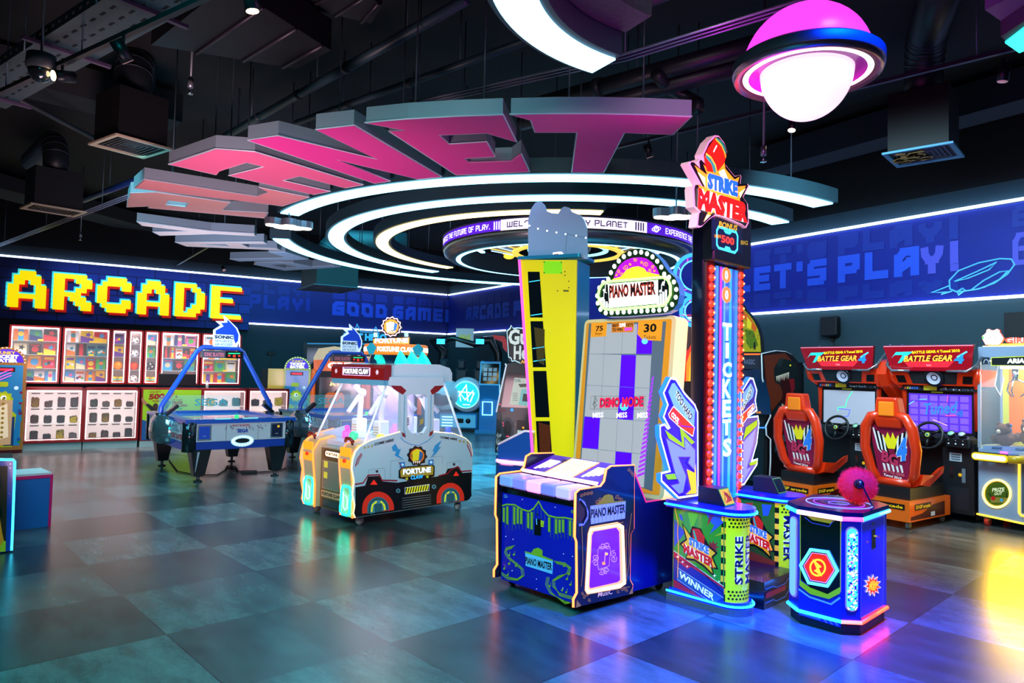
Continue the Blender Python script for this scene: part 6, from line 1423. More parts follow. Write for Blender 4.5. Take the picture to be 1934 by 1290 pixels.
    def tagc(x,z,label): 
        o_=hang@Vector((x,YF+.012,z)); b=MB().box(-.045,.045,0,.004,0,.035,mat('#f4c81c',.4,.4)); ob=b.build('price_card',label=label,cat='price card',group='yellow price cards on the prize shelves'); ob.location=o_; ob.rotation_euler[2]=math.radians(rot)
    plan={0:[[9,4,9,3],[5,0,2],[6,7,2],[0,4,7]],1:[[3,9,0,1],[1,3,2,5],[9,7,4,4],[9,1,2]],5:[[3,0,2],[3,7,5],[7,2,9,7,2],[9,11,10]],6:[[1,2,5],[2,5,6],[9,1],[9,1]]}
    bn={0:'left-most bay',1:'second bay from the left',5:'bay behind the register',6:'right-most bay'}
    for bi,rowsp in plan.items():
        nm,x0,w,zs,r=SH[bi]
        for j,L in enumerate(rowsp):
            n=len(L); cw=(w-.12)/n
            for k,ci in enumerate(L):
                ww=cw*random.uniform(.80,.97); hh=random.uniform(.20,.245)
                pbox(x0+.06+k*cw+(cw-ww)/2,zs[j]+.001,ww,hh,.07+.05*random.random(),YF+.12+.05*random.random(),ci,palc[ci][0]+' boxed toy, '+ords[k]+' from left on '+rows[j]+' shelf, '+bn[bi],'boxed toys on the upper prize shelves')
            tagc(x0+w*.6,zs[j]+.001,'yellow price card on '+rows[j]+' shelf of the '+bn[bi])
    # narrow bays: balls and boxes
    for bi,nmb in ((2,'first narrow bay'),(3,'second narrow bay'),(4,'third narrow bay')):
        nm,x0,w,zs,r=SH[bi]
        spec={2:[('trio','#f0902c'),('ball','#ff9a1c'),('box',1),('box',8)],3:[('soccer','#f0f0f0'),('ball','#f04a1c'),('soccer','#e8eef8'),('soccer','#f0f0f0')],4:[('trio','#f0902c'),('soccer','#20242c'),('box',5),('box',3)]}[bi]
        for j,(k,c) in enumerate(spec):
            cx=x0+w/2; z=zs[j]+.001
            if k=='box': pbox(x0+.06,z,w-.12,.21,.08,YF+.14,c,palc[c][0]+' boxed toy on '+rows[j]+' shelf of the '+nmb,'boxed toys on the upper prize shelves')
            elif k=='trio':
                for q,(dx,dz,dy) in enumerate(((-.075,.065,0),(.075,.065,0),(0,.065,.12),)):
                    b=MB(); b.sphere((0,0,0),.065,mat(c,.4,.3),16); b.lathe([(.066*math.cos(t),.066*math.sin(t)) for t in (-.2,0,.2)],mat('#2cc8b0',.4,.4),16); b.lathe([(.0662*math.cos(t),.0662*math.sin(t)) for t in (.5,.7,.9)],mat('#f0e040',.4,.4),16)
                    ob=b.build('striped_ball',label='small rainbow-striped ball, '+('left','right','rear')[q]+' of three at the bottom of the '+nmb,cat='ball',group='small balls in the narrow bays'); ob.location=hang@Vector((cx+dx,YF+.13+dy,z+dz))
            else:
                b=MB(); R=min(.105,w/2-.06); b.sphere((0,0,0),R,mat(c,.3,.35),24)
                if k=='soccer':
                    for t in range(12):
                        a=t*2.4; zc=-.9+.16*t; s=math.sqrt(max(0,1-zc*zc)); v=Vector((s*math.cos(a),s*math.sin(a),zc)); Q=v.to_track_quat('Z','X').to_matrix().to_4x4()
                        b.lathe([(0,R*1.003),(R*.28,R*.965)],mat('#1c1c24' if c!='#20242c' else '#e0e0e8',.4,.05),5,Q)
                ob=b.build('play_ball',label=('patterned ' if k=='soccer' else 'orange ' if j==1 and bi==2 else 'red-orange ')+'ball on '+rows[j]+' shelf of the '+nmb,cat='ball',group='large balls in the narrow bays'); ob.location=hang@Vector((cx,YF+.16,z+R))
    # counter fronts
    cz=1.18
    def case(a,b,label,lit=True):
        x0,x1=W3(a,760),W3(b,760); w=x1-x0; r=root('display_counter',label,'display counter',x0,-.0)
        D=.09
        MB().box(0,.035,-.42,D,.16,cz,red).box(w-.035,w,-.42,D,.16,cz,red).box(0,w,-.42,D,cz-.05,cz,red).box(0,w,-.42,D,.14,.18,red).build('frame',r)
        MB().box(.035,w-.035,.07,.085,.18,cz-.05,mat('#fff0ee',.5,.65)).build('back_panel',r)
        MB().box(.01,w-.01,-.40,D,0,.14,mat('#9ab4b8',.5)).build('plinth',r)
        for z in (.50,.80): MB().box(.035,w-.035,-.38,.07,z-.008,z,mat('#f0e8e8',.2,.2)).build('shelf',r)
        MB().tube([(.05,-.405,.20),(.05,-.405,cz-.07),(w-.05,-.405,cz-.07),(w-.05,-.405,.20),(.05,-.405,.20)],.008,E('#ffc8c8',2.6),n=6).build('neon_tube',r)
        MB().box(.05,w-.05,-.36,-.33,cz-.065,cz-.052,lamp).build('lamp',r)
        MB().box(.035,w-.035,-.418,-.414,.18,cz-.05,mat('#e8f4ff',.02,0,0,.05)).build('glass_front',r)
        return x0,w
    cs=[(46,157,'long lit glass counter at the far left with bags of small prizes'),(157,259,'lit glass counter of prize bags, left of the green poster'),(375,458,'lit glass counter right of the green poster'),(460,536,'red-framed counter end behind the nearer air hockey arch')]
    bagc=[('clear and dark','#3a3438'),('grey','#6c6c70'),('gold and dark','#8c6a1c'),('black','#26282c'),('dark green','#2c3c34'),('brown','#4c342c'),('yellow','#c8b81c'),('mixed','#5a5048')]
    for ci,(a,b,l) in enumerate(cs):
        x0,w=case(a,b,l)
        n=4 if ci<2 else 3
        for j,z in enumerate((.18,.50,.80)):
            for k in range(n):
                if ci>=2 and j==0: continue
                cw=(w-.12)/n; nmc,c=bagc[(k*3+j*5+ci*2)%8]; random.seed(k+10*j+100*ci)
                ww=cw*.62; hh=random.uniform(.10,.19); bb=MB()
                bb.box(-ww/2,ww/2,0,.14,0,hh,mat(c,.35,.03,noise=.5,scale=25),bv=.02)
                for q in range(9): bb.sphere((random.uniform(-ww*.4,ww*.4),random.uniform(.01,.1),hh*random.uniform(.5,1)),.022,mat(random.choice(['#3c3840','#706058','#8a8478','#2c3448','#7a2c34']),.3,.05),6)
                ob=bb.build('prize_bin',label=nmc+' prize bin, '+ords[k]+' on '+('bottom','middle','upper')[j]+' shelf, '+('far left counter','counter left of the poster','counter right of the poster','counter end')[ci],cat='prize bin',group='bins of small prizes in the glass counters')
                ob.location=hang@Vector((x0+.07+cw*(k+.5),-.28,z+.001)); ob.rotation_euler[2]=math.radians(rot)
                if ci<2:
                    cd=MB().box(-.07,.07,-.002,.002,0,.02,mat('#3c2c2c',.5)).build('shelf_label',label='dark strip above '+ords[k]+' bin, '+('bottom','middle','upper')[j]+' shelf, '+('far left counter','counter left of the poster')[ci],cat='label strip',group='dark label strips in the glass counters'); cd.location=hang@Vector((x0+.07+cw*(k+.5),.06,z+.24)); cd.rotation_euler[2]=math.radians(rot)
    # green poster counter
    x0,x1=W3(261,790),W3(374,790); w=x1-x0; r=root('poster_counter','service counter front with green COLLECT 500 TICKETS poster','service counter',x0,-.0)
    MB().box(0,w,-.42,.09,0,.12,mat('#9ab4b8',.5)).build('plinth',r); MB().box(0,w,-.42,.09,.12,cz,red).build('counter_body',r)
    f=Fr(r,(0,-.425,0),(1,0,0),(0,0,1)); A=Art(f,200,600,4.96)
    A.uvpoly([(.03,.14),(w-.03,.14),(w-.03,cz-.03),(.03,cz-.03)],mat('#86b41c',.4,.30),0); A.uvpoly([(.03,.14),(w*.75,.14),(w*.35,.42),(.03,.55)],mat('#14508c',.4,.15),1)
    mr=mat('#8c1c1c',.4,.1); A.text('COLLECT',(408,708),(515,700),(408,690),mr,2,.03).text('500',(400,770),(550,762),(405,715),mr,2,.06).text('TICKETS',(435,795),(530,790),(435,775),mr,2,.03).text('&',(650,752),(675,750),(650,728),mr,2,.03).text('GET YOUR',(618,782),(715,776),(618,765),mr,2,.02)
    A.text('FREE',(618,812),(720,808),(618,785),mr,2,.05).text('VIP CARD',(618,838),(765,832),(618,816),mr,2,.05).text('+ 100',(640,862),(715,860),(640,845),mat('#1c6a5a',.4,.1),2,.03).text('TICKETS',(670,882),(765,878),(670,866),mat('#1c6a5a',.4,.1),2,.03)
    skn=mat('#a87858',.5,.05); shirt=mat('#1c1c20',.5)
    A.poly([(330,760),(350,745),(360,770),(420,830),(400,845),(345,800)],skn,3).poly([(625,690),(645,700),(635,720),(600,780),(585,765),(615,715)],skn,3).poly([(370,815),(400,805),(450,840),(560,820),(585,770),(610,790),(560,880),(540,900),(430,880)],shirt,4).circ(465,830,26,mat('#3c241c',.5,.02),5,16,ry=28)
    A.build('poster',r)
    t=root('register_monitor','black monitor standing on the service counter above the green poster','monitor',W3(333,720),-.15,cz)
    MB().box(-.36,.36,-.02,.02,.05,.30,BLK,bv=.01).build('screen',t); MB().box(-.10,.10,-.06,.06,0,.015,BLK).box(-.03,.03,.0,.02,.01,.1,BLK).build('stand',t)
    b=MB(); p=hang@Vector((W3(388,725),-.2,cz)); b.cyl((0,0,0),(0,0,.10),.028,mat('#cfe8e8',.1,0,0,.5),n=14).cyl((0,0,.10),(0,0,.14),.010,WHT,n=10).box(-.03,.012,-.008,.008,.14,.155,WHT); b.build('sanitiser_bottle',loc=tuple(p),label='clear pump bottle on the counter right of the monitor',cat='bottle')
    bpy.data.objects.remove(base)
    for x in (6,15): 
        a=area('shop_lamp',tuple(hang@Vector((W3(60) if x==6 else W3(330),-1.0,2.9))),tuple(hang@Vector((W3(60) if x==6 else W3(330),-.4,1.0))),1.5,45,(1,.9,.88))
shop()
# ================================================================== ticket eaters
def eater(o,rot,label,far,body='#e8b41c',edge='#8c9c1c'):
    r=root_at('ticket_eater',label,'ticket machine',o,rot); w=.62; H=1.62; m=mat(body,.3,.12,coat=.5); me=mat(edge,.3,.12,coat=.5)
    top=[(w/2+ (w/2)*math.cos(t),H+ .30*math.sin(t)) for t in [i*PI/14 for i in range(15)]]
    T=Matrix(((1,0,0,0),(0,0,1,0),(0,1,0,0),(0,0,0,1)))
    MB().box(0,w,.02,.55,.06,H,m).prism(top,.02,.30,m,T).build('cabinet_body',r); MB().box(.02,w-.02,.04,.5,0,.06,mat('#7c1420',.4)).build('plinth',r)
    f=Fr(r,(0,.02,0),(1,0,0),(0,0,1)); A=Art(f)
    fr=[(0,.07),(w,.07),(w,H)]+[p for p in top[1:]]+[(0,H)]
    inn=[(.05,.14),(w-.05,.14),(w-.05,H-.03),(.05,H-.03)]
    A.uvpoly(fr,me,0); A.uvpoly(inn,mat('#1c7ab4',.3,.25,coat=.4),1)
    ti=[(w/2+(w/2-.05)*math.cos(t),H+.02+.24*math.sin(t)) for t in [i*PI/14 for i in range(15)]]; A.uvpoly(ti,E('#4420b0',.7),1)
    for i in range(15): 
        t=i*PI/14; A.uvpoly(ngon(8,.009,w/2+(w/2-.028)*math.cos(t),H+.02+.265*math.sin(t)),E('#ffffff',2),2)
    A.b.text('FUNKY',[(.18,H+.16),(.44,H+.16),(.18,H+.22)],mat('#e8b82c',.3,.5),0,f.M,off=.03,w=.008)
    A.b.text('TICKET',[(.13,H+.09),(.49,H+.09),(.13,H+.155)],E('#ffffff',1.3),0,f.M,off=.05,w=.008); A.b.text('EATER',[(.14,H+.02),(.48,H+.02),(.14,H+.08)],E('#ffffff',1.3),0,f.M,off=.05,w=.008)
    A.uvpoly([(.15,H-.15),(.45,H-.15),(.45,H-.07),(.15,H-.07)],mat('#300810',.3),2); A.uvpoly([(.18,H-.13),(.42,H-.13),(.42,H-.09),(.18,H-.09)],E('#f02840',1.3),3)
    gm=mat('#a8b81c',.3,.3)
    A.uvpoly([(.14,.12),(.46,.12),(.50,.70),(.42,.78),(.34,.74),(.30,.66),(.26,.74),(.18,.78),(.10,.70)],gm,2); A.uvpoly([(.13,.14),(.28,.14),(.28,.66),(.13,.68)],mat('#2458b4',.3,.4),3); A.uvpoly([(.33,.14),(.48,.14),(.48,.66),(.33,.66)],mat('#1c3c6c',.3,.2),3)
    A.uvpoly(star(9,.15,.12,.30,.98),gm,3); A.uvpoly(ngon(18,.10,.30,.98),mat('#c8c81c',.3,.35),4); A.uvpoly(ngon(14,.045,.30,1.0),mat('#e8f4f4',.3,.5),5); A.uvpoly(ngon(10,.02,.31,1.0),BLK,6); A.uvpoly(rrect(.18,.36,1.2,1.29,.03),gm,4); A.uvpoly(ngon(14,.035,.48,1.18),mat('#bfe0f0',.3,.4),3)
    for i in range(8): A.uvpoly(ngon(8,.018,.305,.15+i*.085),mat('#c89c1c',.3,.3),4)
    random.seed(8)
    for i in range(28): s=random.choice((.065,.555)); A.uvpoly(ngon(6,.02+.02*random.random(),s+.02*(random.random()-.5),.2+random.random()*1.0,random.random()),mat(random.choice(['#1c5aa0','#3c8c2c','#0c3050','#7a1c4c','#1c8cb4']),.3,.15),2)
    if not far:
        A.uvpoly([(.06,.16),(.44,.16),(.44,.96),(.06,.96)],mat('#c8a078',.3,.35),7); A.uvpoly([(.10,.2),(.4,.3),(.36,.9),(.18,.8)],mat('#e8d0b0',.3,.5),8)
        for i in range(9): A.uvpoly(ngon(8,.024,.30,.30+i*.085),mat('#9c7a1c',.3,.3),9)
        for a0 in (.35,.4,.46): A.line([(.05,a0+1.02),(.2,a0+.95),(.28,a0+1.0),(.40,a0+1.06)],.012,E('#ff4ab0',1.6),8,uv=True)
    A.build('front_print',r)
    if far: MB().box(-.36,-.0,.05,.60,.1,1.62,mat('#e8a81c',.3,.15,coat=.5)).build('side_box',r)
    return r
# position of the near one: its right edge ends at the left counter
p=Z(42,856); rr=math.radians(33.2)
eater((p.x-.62*math.cos(rr),p.y-.62*math.sin(rr)),33.2,'purple-topped ticket machine at the far left edge beside the prize counter',False,'#9c5a2c','#a06a2c')
q=DY(540,700,17.0); eater((q.x-.05,q.y),14,'yellow round-topped ticket machine behind the farther air hockey arch',True)
# ================================================================== blue cabinet entering at the left edge
def bluecab():
    a=Z(24,1043); rot=60
    r=root_at('fire_art_game_cabinet','blue-edged arcade cabinet with fiery artwork, cut off by the left edge','arcade machine',(a.x,a.y),36)
    f=Fr(r,(0,0,0),(1,0,0),(0,0,1)); K=(0,840,5.864); A=Art(f,*K,base=.001)
    o=A.q([(-260,150),(150,155),(172,175),(165,560),(140,1170),(60,1185),(-260,1230)]); MB().prism(o,-.05,0,mat('#0c3a9c',.25,.12,coat=.5),f.M).build('side_panel',r)
    A.poly([(-260,235),(85,235),(75,720),(62,1180),(-260,1215)],mat('#3c1c0c',.4,.06),0).poly([(0,820),(25,980),(60,1140),(62,1180),(-100,1190),(-60,1000)],mat('#c87a14',.4,.25),1).poly([(40,1060),(65,1070),(60,1182),(-50,1190),(0,1120)],mat('#8ca81c',.4,.25),2).poly([(-80,370),(10,360),(35,430),(10,490),(-60,520)],mat('#1c0c08',.4),1).poly([(-60,700),(20,690),(30,800),(-50,830)],mat('#1c0c08',.4),1)
    for x,y in ((116,213),(113,257),(103,540),(94,822),(84,1106)): A.circ(x,y,5,CHR,3,8)
    A.neon([(-260,165),(140,165),(163,185),(158,400),(140,900),(128,1170)],.010,E('#3ad8ff',3),w=.0)
    A.build('side_artwork',r)
    MB().box(-1.0,-.03,.05,.7,.0,.80,mat('#14181f',.5)).build('cabinet_body',r)
    # seat box behind
    b=Z(28,1002); c=Z(93,994); d=(c-b).normalized(); s=root_at('seat_box','low sky-blue seat box with pink edging on the left floor','seat',(c.x,c.y),math.degrees(math.atan2(d.y,d.x)))
    MB().box(-.75,-.012,0,.42,.0,.50,mat('#1c6cc0',.45)).build('box_body',s); MB().box(-.012,.012,-.006,.43,0,.53,mat('#d81468',.35,.1)).box(-.60,.0,-.01,.0,.50,.53,mat('#d81468',.35,.1)).build('pink_edging',s); MB().box(-.60,-.0,.0,.42,.505,.55,mat('#e8d8dc',.4)).build('seat_pad',s)
    MB().box(-.62,-.30,.52,.56,.30,.64,mat('#1c6cc0',.45)).box(-.30,-.285,.51,.57,.3,.64,mat('#d81468',.35,.1)).build('armrest',s)
    e=Z(0,858,.62); t=thing('blue_horn','curved blue plastic piece poking in at the left edge','toy part',(e.x-.1,e.y,.3))
    MB().tube([(-.1,0,.0),(.0,0,.28),(.08,0,.25),(.12,0,.14),(.13,0,.06)],.05,mat('#1c8ce0',.3,.1,coat=.5),n=10,rr=[.07,.07,.06,.045,.01]).build('horn_body',t); MB().box(-.2,0,-.1,.1,-.3,.02,mat('#14181f',.5)).build('horn_base',t)
bluecab()
# ================================================================== far back machines
def grid(px,Y,label,rot=8):
    q=DY(px,700,Y); r=root_at('racing_cabinet',label,'racing game',(q.x,q.y),rot); og=mat('#f0641c',.35,.42,coat=.4)  # orange parts emit to brighten the dim back row
    MB().box(0,1.15,.3,1.1,0,1.65,mat('#101216',.5)).build('cabinet_body',r)
    f=Fr(r,(0,.28,0),(1,0,0),(0,0,1)); A=Art(f)
    A.uvpoly([(.02,1.60),(1.18,1.60),(1.22,1.95),(.98,1.98),(.9,2.10),(.45,2.16),(.10,2.10),(.0,1.9)],mat('#c8b48c',.4,.5),0,t=.25); A.uvpoly([(.02,1.60),(1.18,1.60),(1.22,1.92),(.8,1.80),(.3,1.86),(.0,1.84)],og,1)
    A.b.text('GRID',[(.30,1.66),(.90,1.66),(.33,1.80)],E('#ffffff',1.2),0,f.M,off=.05,w=.012)
    for P_,c in (([(.4,1.98),(.7,2.05),(.95,1.98),(1.1,1.88),(.9,1.86),(.6,1.92)],'#2a2024'),([(.3,2.04),(.55,2.08),(.8,2.02),(.6,1.98)],'#b02424'),([(.62,1.95),(.8,1.98),(.86,1.9),(.7,1.9)],'#d8d8d8')): A.uvpoly(P_,mat(c,.4,.15),2)
    A.uvpoly([(.15,.95),(1.05,.95),(1.05,1.46),(.15,1.46)],mat('#0a0d10',.12,.02,coat=1),1)
    random.seed(int(px))
    for i in range(16): A.uvpoly(ngon(6,.015,.38+.2*random.random(),1.28+.1*random.random()),E('#ffe08a',1.5),2)
    A.b.text('RACING',[(.4,1.50),(.85,1.50),(.4,1.56)],E('#fff0e0',1.3),0,f.M,off=.04,w=.01); A.uvpoly([(.25,.72),(.6,.74),(.58,.92),(.28,.92)],mat('#1c6a6c',.3,.15),2)
    A.build('front_print',r)
    for x in (.02,1.13): MB().tube([(x,.26,.70),(x,.20,.95),(x,.2,1.5),(x,.27,1.62)],.05,og,n=8).build('side_frame',r)
    MB().box(-.12,.16,-.15,.15,.55,.78,og,bv=.05).build('seat_wing',r); 
    s=MB(); s.box(.36,.80,-.55,-.20,.25,.45,og,bv=.05).box(.38,.78,-.62,-.50,.4,1.15,og,bv=.06).build('seat',r)
    return r
grid(588,15.6,'orange racing cabinet behind the farther air hockey arch'); grid(694,15.2,'orange racing cabinet behind the claw truck roof')
q=DY(566,700,18.6); r=root_at('rhythm_stage','black stage machine with spiky blue lettered sign at the back','arcade machine',(q.x,q.y),6)
MB().box(0,2.2,.4,1.0,0,2.35,mat('#10151a',.5)).build('stage_body',r)
f=Fr(r,(0,.38,0),(1,0,0),(0,0,1)); A=Art(f); A.uvpoly([(.1,1.2),(2.1,1.2),(2.1,2.2),(.1,2.2)],mat('#081c28',.2,.04,coat=1),0); A.line([(.1,2.3),(2.0,2.34)],.03,mat('#1c7aa8',.3,.5),1,uv=True)
A.b.text('BEAT HERO',[(1.05,2.42),(2.2,2.42),(1.05,2.62)],E('#1c8ac8',.9),.02,f.M,off=.06,w=.006); A.line([(1.3,2.6),(1.4,2.86),(1.5,2.66),(1.8,2.66),(1.9,2.80),(2.0,2.6)],.03,mat('#2a8ab8',.3,.3),1,uv=True); A.uvpoly([(.4,1.7),(.8,1.72),(.7,1.9),(.45,1.88)],mat('#8c1c24',.3,.3),2)
A.build('sign_print',r)
q=DY(493,700,18.1); r=root_at('ticket_kiosk','dark ticket kiosk with green stripe beside the yellow ticket machine','kiosk',(q.x,q.y),10)
MB().box(0,.52,.0,.5,0,1.60,mat('#12161a',.5)).build('kiosk_body',r); f=Fr(r,(0,-.001,0),(1,0,0),(0,0,1)); A=Art(f); A.line([(.26,1.55),(.32,1.42),(.52,1.42)],.03,mat('#8cc81c',.3,.5),0,uv=True); A.b.text('Games',[(.36,1.46),(.5,1.46),(.36,1.51)],WHT,0,f.M,w=.004); A.b.text('Card Machine',[(.26,1.32),(.5,1.32),(.26,1.36)],WHT,0,f.M,w=.004); A.uvpoly([(.30,.98),(.48,.98),(.48,1.12),(.30,1.12)],mat('#7aa01c',.3,.3),1); A.uvpoly([(.30,1.18),(.48,1.18),(.48,1.28),(.30,1.28)],mat('#24343c',.2,.1),1); A.build('kiosk_print',r)
def wallbox(px,py,Y,label,w=.2,h=.12):
    c=DY(px,py,Y); MB().box(-w/2,w/2,-.02,.04,-h/2,h/2,BLK,bv=.01).cyl((0,0,-h/2),(.02,.02,-h/2-.5),.008,BLK,n=5).build('junction_box',loc=tuple(c),rotz=math.radians(33),label=label,cat='junction box')
wallbox(512,668,19.2,'small black box on the back wall above the dark kiosk')
# VR ride with star emblem
def vr():
    a=Z(865,815); b=Z(936,817); r=root_at('vr_ride','glowing blue two-seat ride with round star emblem by the back corner','arcade machine',(a.x-.4,a.y),-6)
    bl=mat('#2c8cc8',.3,.12,coat=.6); wh=mat('#b8d4e0',.3,.1,coat=.5)
    MB().box(-.5,.92,0,.9,.08,.50,bl,bv=.03).build('base',r); MB().box(-.45,.88,.05,.85,0,.08,DK).build('plinth',r)
    c=MB(); c.lathe([(0,.06),(.44,.05),(.52,0),(.56,-.12),(.50,-.5),(0,-.55)],wh,28,Matrix.Translation((.62,-.05,1.02))@Matrix.Diagonal((.86,1,.86,1))@Matrix.Rotation(PI/2,4,'X')); c.build('round_pod',r)
    f=Fr(r,(.62,-.115,1.02),(1,0,0),(0,0,1)); A=Art(f); A.uvpoly(ngon(30,.34,0,0),E('#20c8f0',1.0),0); A.uvpoly([(.37*math.cos(t),.37*math.sin(t)) for t in [i*PI/15 for i in range(30)]],E('#8af0ff',1.4),-.4)
    m=E('#e8ffff',2.2); L=[(.0,.24),(.13,-.2),(-.2,.06),(.2,.06),(-.13,-.2)]; 
    A.line([(-.2,-.05),(0,.26),(.06,-.18)],.03,m,2,uv=True).line([(-.22,.08),(.22,.05),(.12,-.2)],.03,m,2,uv=True).line([(-.14,-.18),(-.18,.06),(-.02,-.14),(.2,.12)],.025,m,2,uv=True); A.line([(-.08,-.27),(.12,-.27)],.02,m,2,uv=True); A.build('star_emblem',r)
    MB().sphere((.0,.15,1.0),.5,wh,20,sz=(1,1,.85)).build('left_pod',r); MB().sphere((-.05,-.22,.9),.26,BLK,16,sz=(1.2,.6,.8)).build('pod_opening',r)
    for x in (-.15,.36,.88):
        s=MB(); s.box(x-.20,x+.20,.5,.66,.9,1.75,mat('#28323a',.35),bv=.08).box(x-.13,x+.13,.48,.62,1.7,2.0,mat('#28323a',.35),bv=.06).build('seat_back',r)
    P=[(-.35,1.2,0),(-.40,1.2,1.6),(-.30,1.2,2.2),(-.6,1.1,2.5),(0,1.1,2.62),(.6,1.1,2.45),(.85,1.15,2.55),(1.10,1.2,2.6),(1.32,1.2,2.2),(1.36,1.2,1.2),(1.36,1.2,0)]
    MB().tube(P,.09,mat('#0c0f13',.35,coat=.4),n=8,rr=[.09,.1,.12,.10,.08,.10,.13,.12,.12,.10,.09]).build('arch_frame',r)
    for x,z in ((-.35,2.5),(.80,2.52)): MB().box(x-.12,x+.12,.98,1.0,z-.07,z+.08,E('#3ac8ff',1.6)).build('arch_lamp',r)
    g=MB(); g.box(-.1,.88,-.01,0,.12,.46,mat('#5ab4d8',.3,.3)).box(.35,.55,-.015,0,.24,.36,BLK).cyl((.68,-.015,.3),(.68,0,.3),.07,BLK,n=16); 
    for i in range(4): g.box(-.05,.25,-.02,0,.14+i*.08,.17+i*.08,E('#c8f4ff',1.4))
    g.build('base_grille',r)
    f=Fr(r,(.08,1.05,2.35),(1,0,0),(0,0,1)); A=Art(f); A.uvpoly([(0,0),(.52,0),(.52,.55),(0,.55)],mat('#c0d4dc',.4,.12),0,t=.02); A.b.text('ARIAHS',[(.08,.22),(.44,.22),(.08,.38)],mat('#a8c01c',.3,.3),0,f.M,off=.04,w=.006); A.b.text('arcade',[(.25,.14),(.42,.14),(.25,.19)],BLK,0,f.M,w=.006); A.build('hanging_board',r)
    k=root_at('touch_kiosk','slanted blue touch-screen kiosk right of the round star emblem','kiosk',(b.x-.50,b.y-.35),-6)
    T=Matrix(((0,0,1,0),(1,0,0,0),(0,1,0,0),(0,0,0,1))); pr=[(0,.08),(.05,.9),(-.12,1.30),(.02,1.92),(.16,1.95),(.30,1.3),(.40,.9),(.45,.08)]
    MB().prism(pr,.05,.60,mat('#1c7ac0',.3,.15,coat=.5),T).build('kiosk_body',k); MB().box(-.05,.70,-.08,.5,0,.08,bl).build('kiosk_base',k)
    f=Fr(k,(.05,-.122,1.30),(1,0,0),(0,.14,.62)); A=Art(f,base=.006); A.uvpoly([(.0,.0),(.55,.0),(.55,.63),(0,.63)],mat('#3aa8e0',.3,.4),0); A.uvpoly([(.03,.04),(.52,.04),(.52,.60),(.03,.60)],mat('#060a12',.1,.05,coat=1),1)
    random.seed(1)
    for i in range(3):
        for j in range(3): A.uvpoly([(.10+.13*i,.12+.13*j),(.2+.13*i,.12+.13*j),(.2+.13*i,.22+.13*j),(.10+.13*i,.22+.13*j)],mat('#8aa8b8',.3,.2+.3*random.random()),2)
    A.build('touch_screen',k)
    MB().tube([(.61,-.12,1.32),(.61,.03,.9),(.61,-.02,.1)],.018,E('#8ae8ff',2.6),n=6).build('neon_edge',k); MB().tube([(.14,-.0,.5),(.4,-.0,.5),(.4,.0,.85),(.14,0,.85)],.014,E('#8ae8ff',2.4),closed=True,n=6).build('ticket_slot_light',k)
vr()
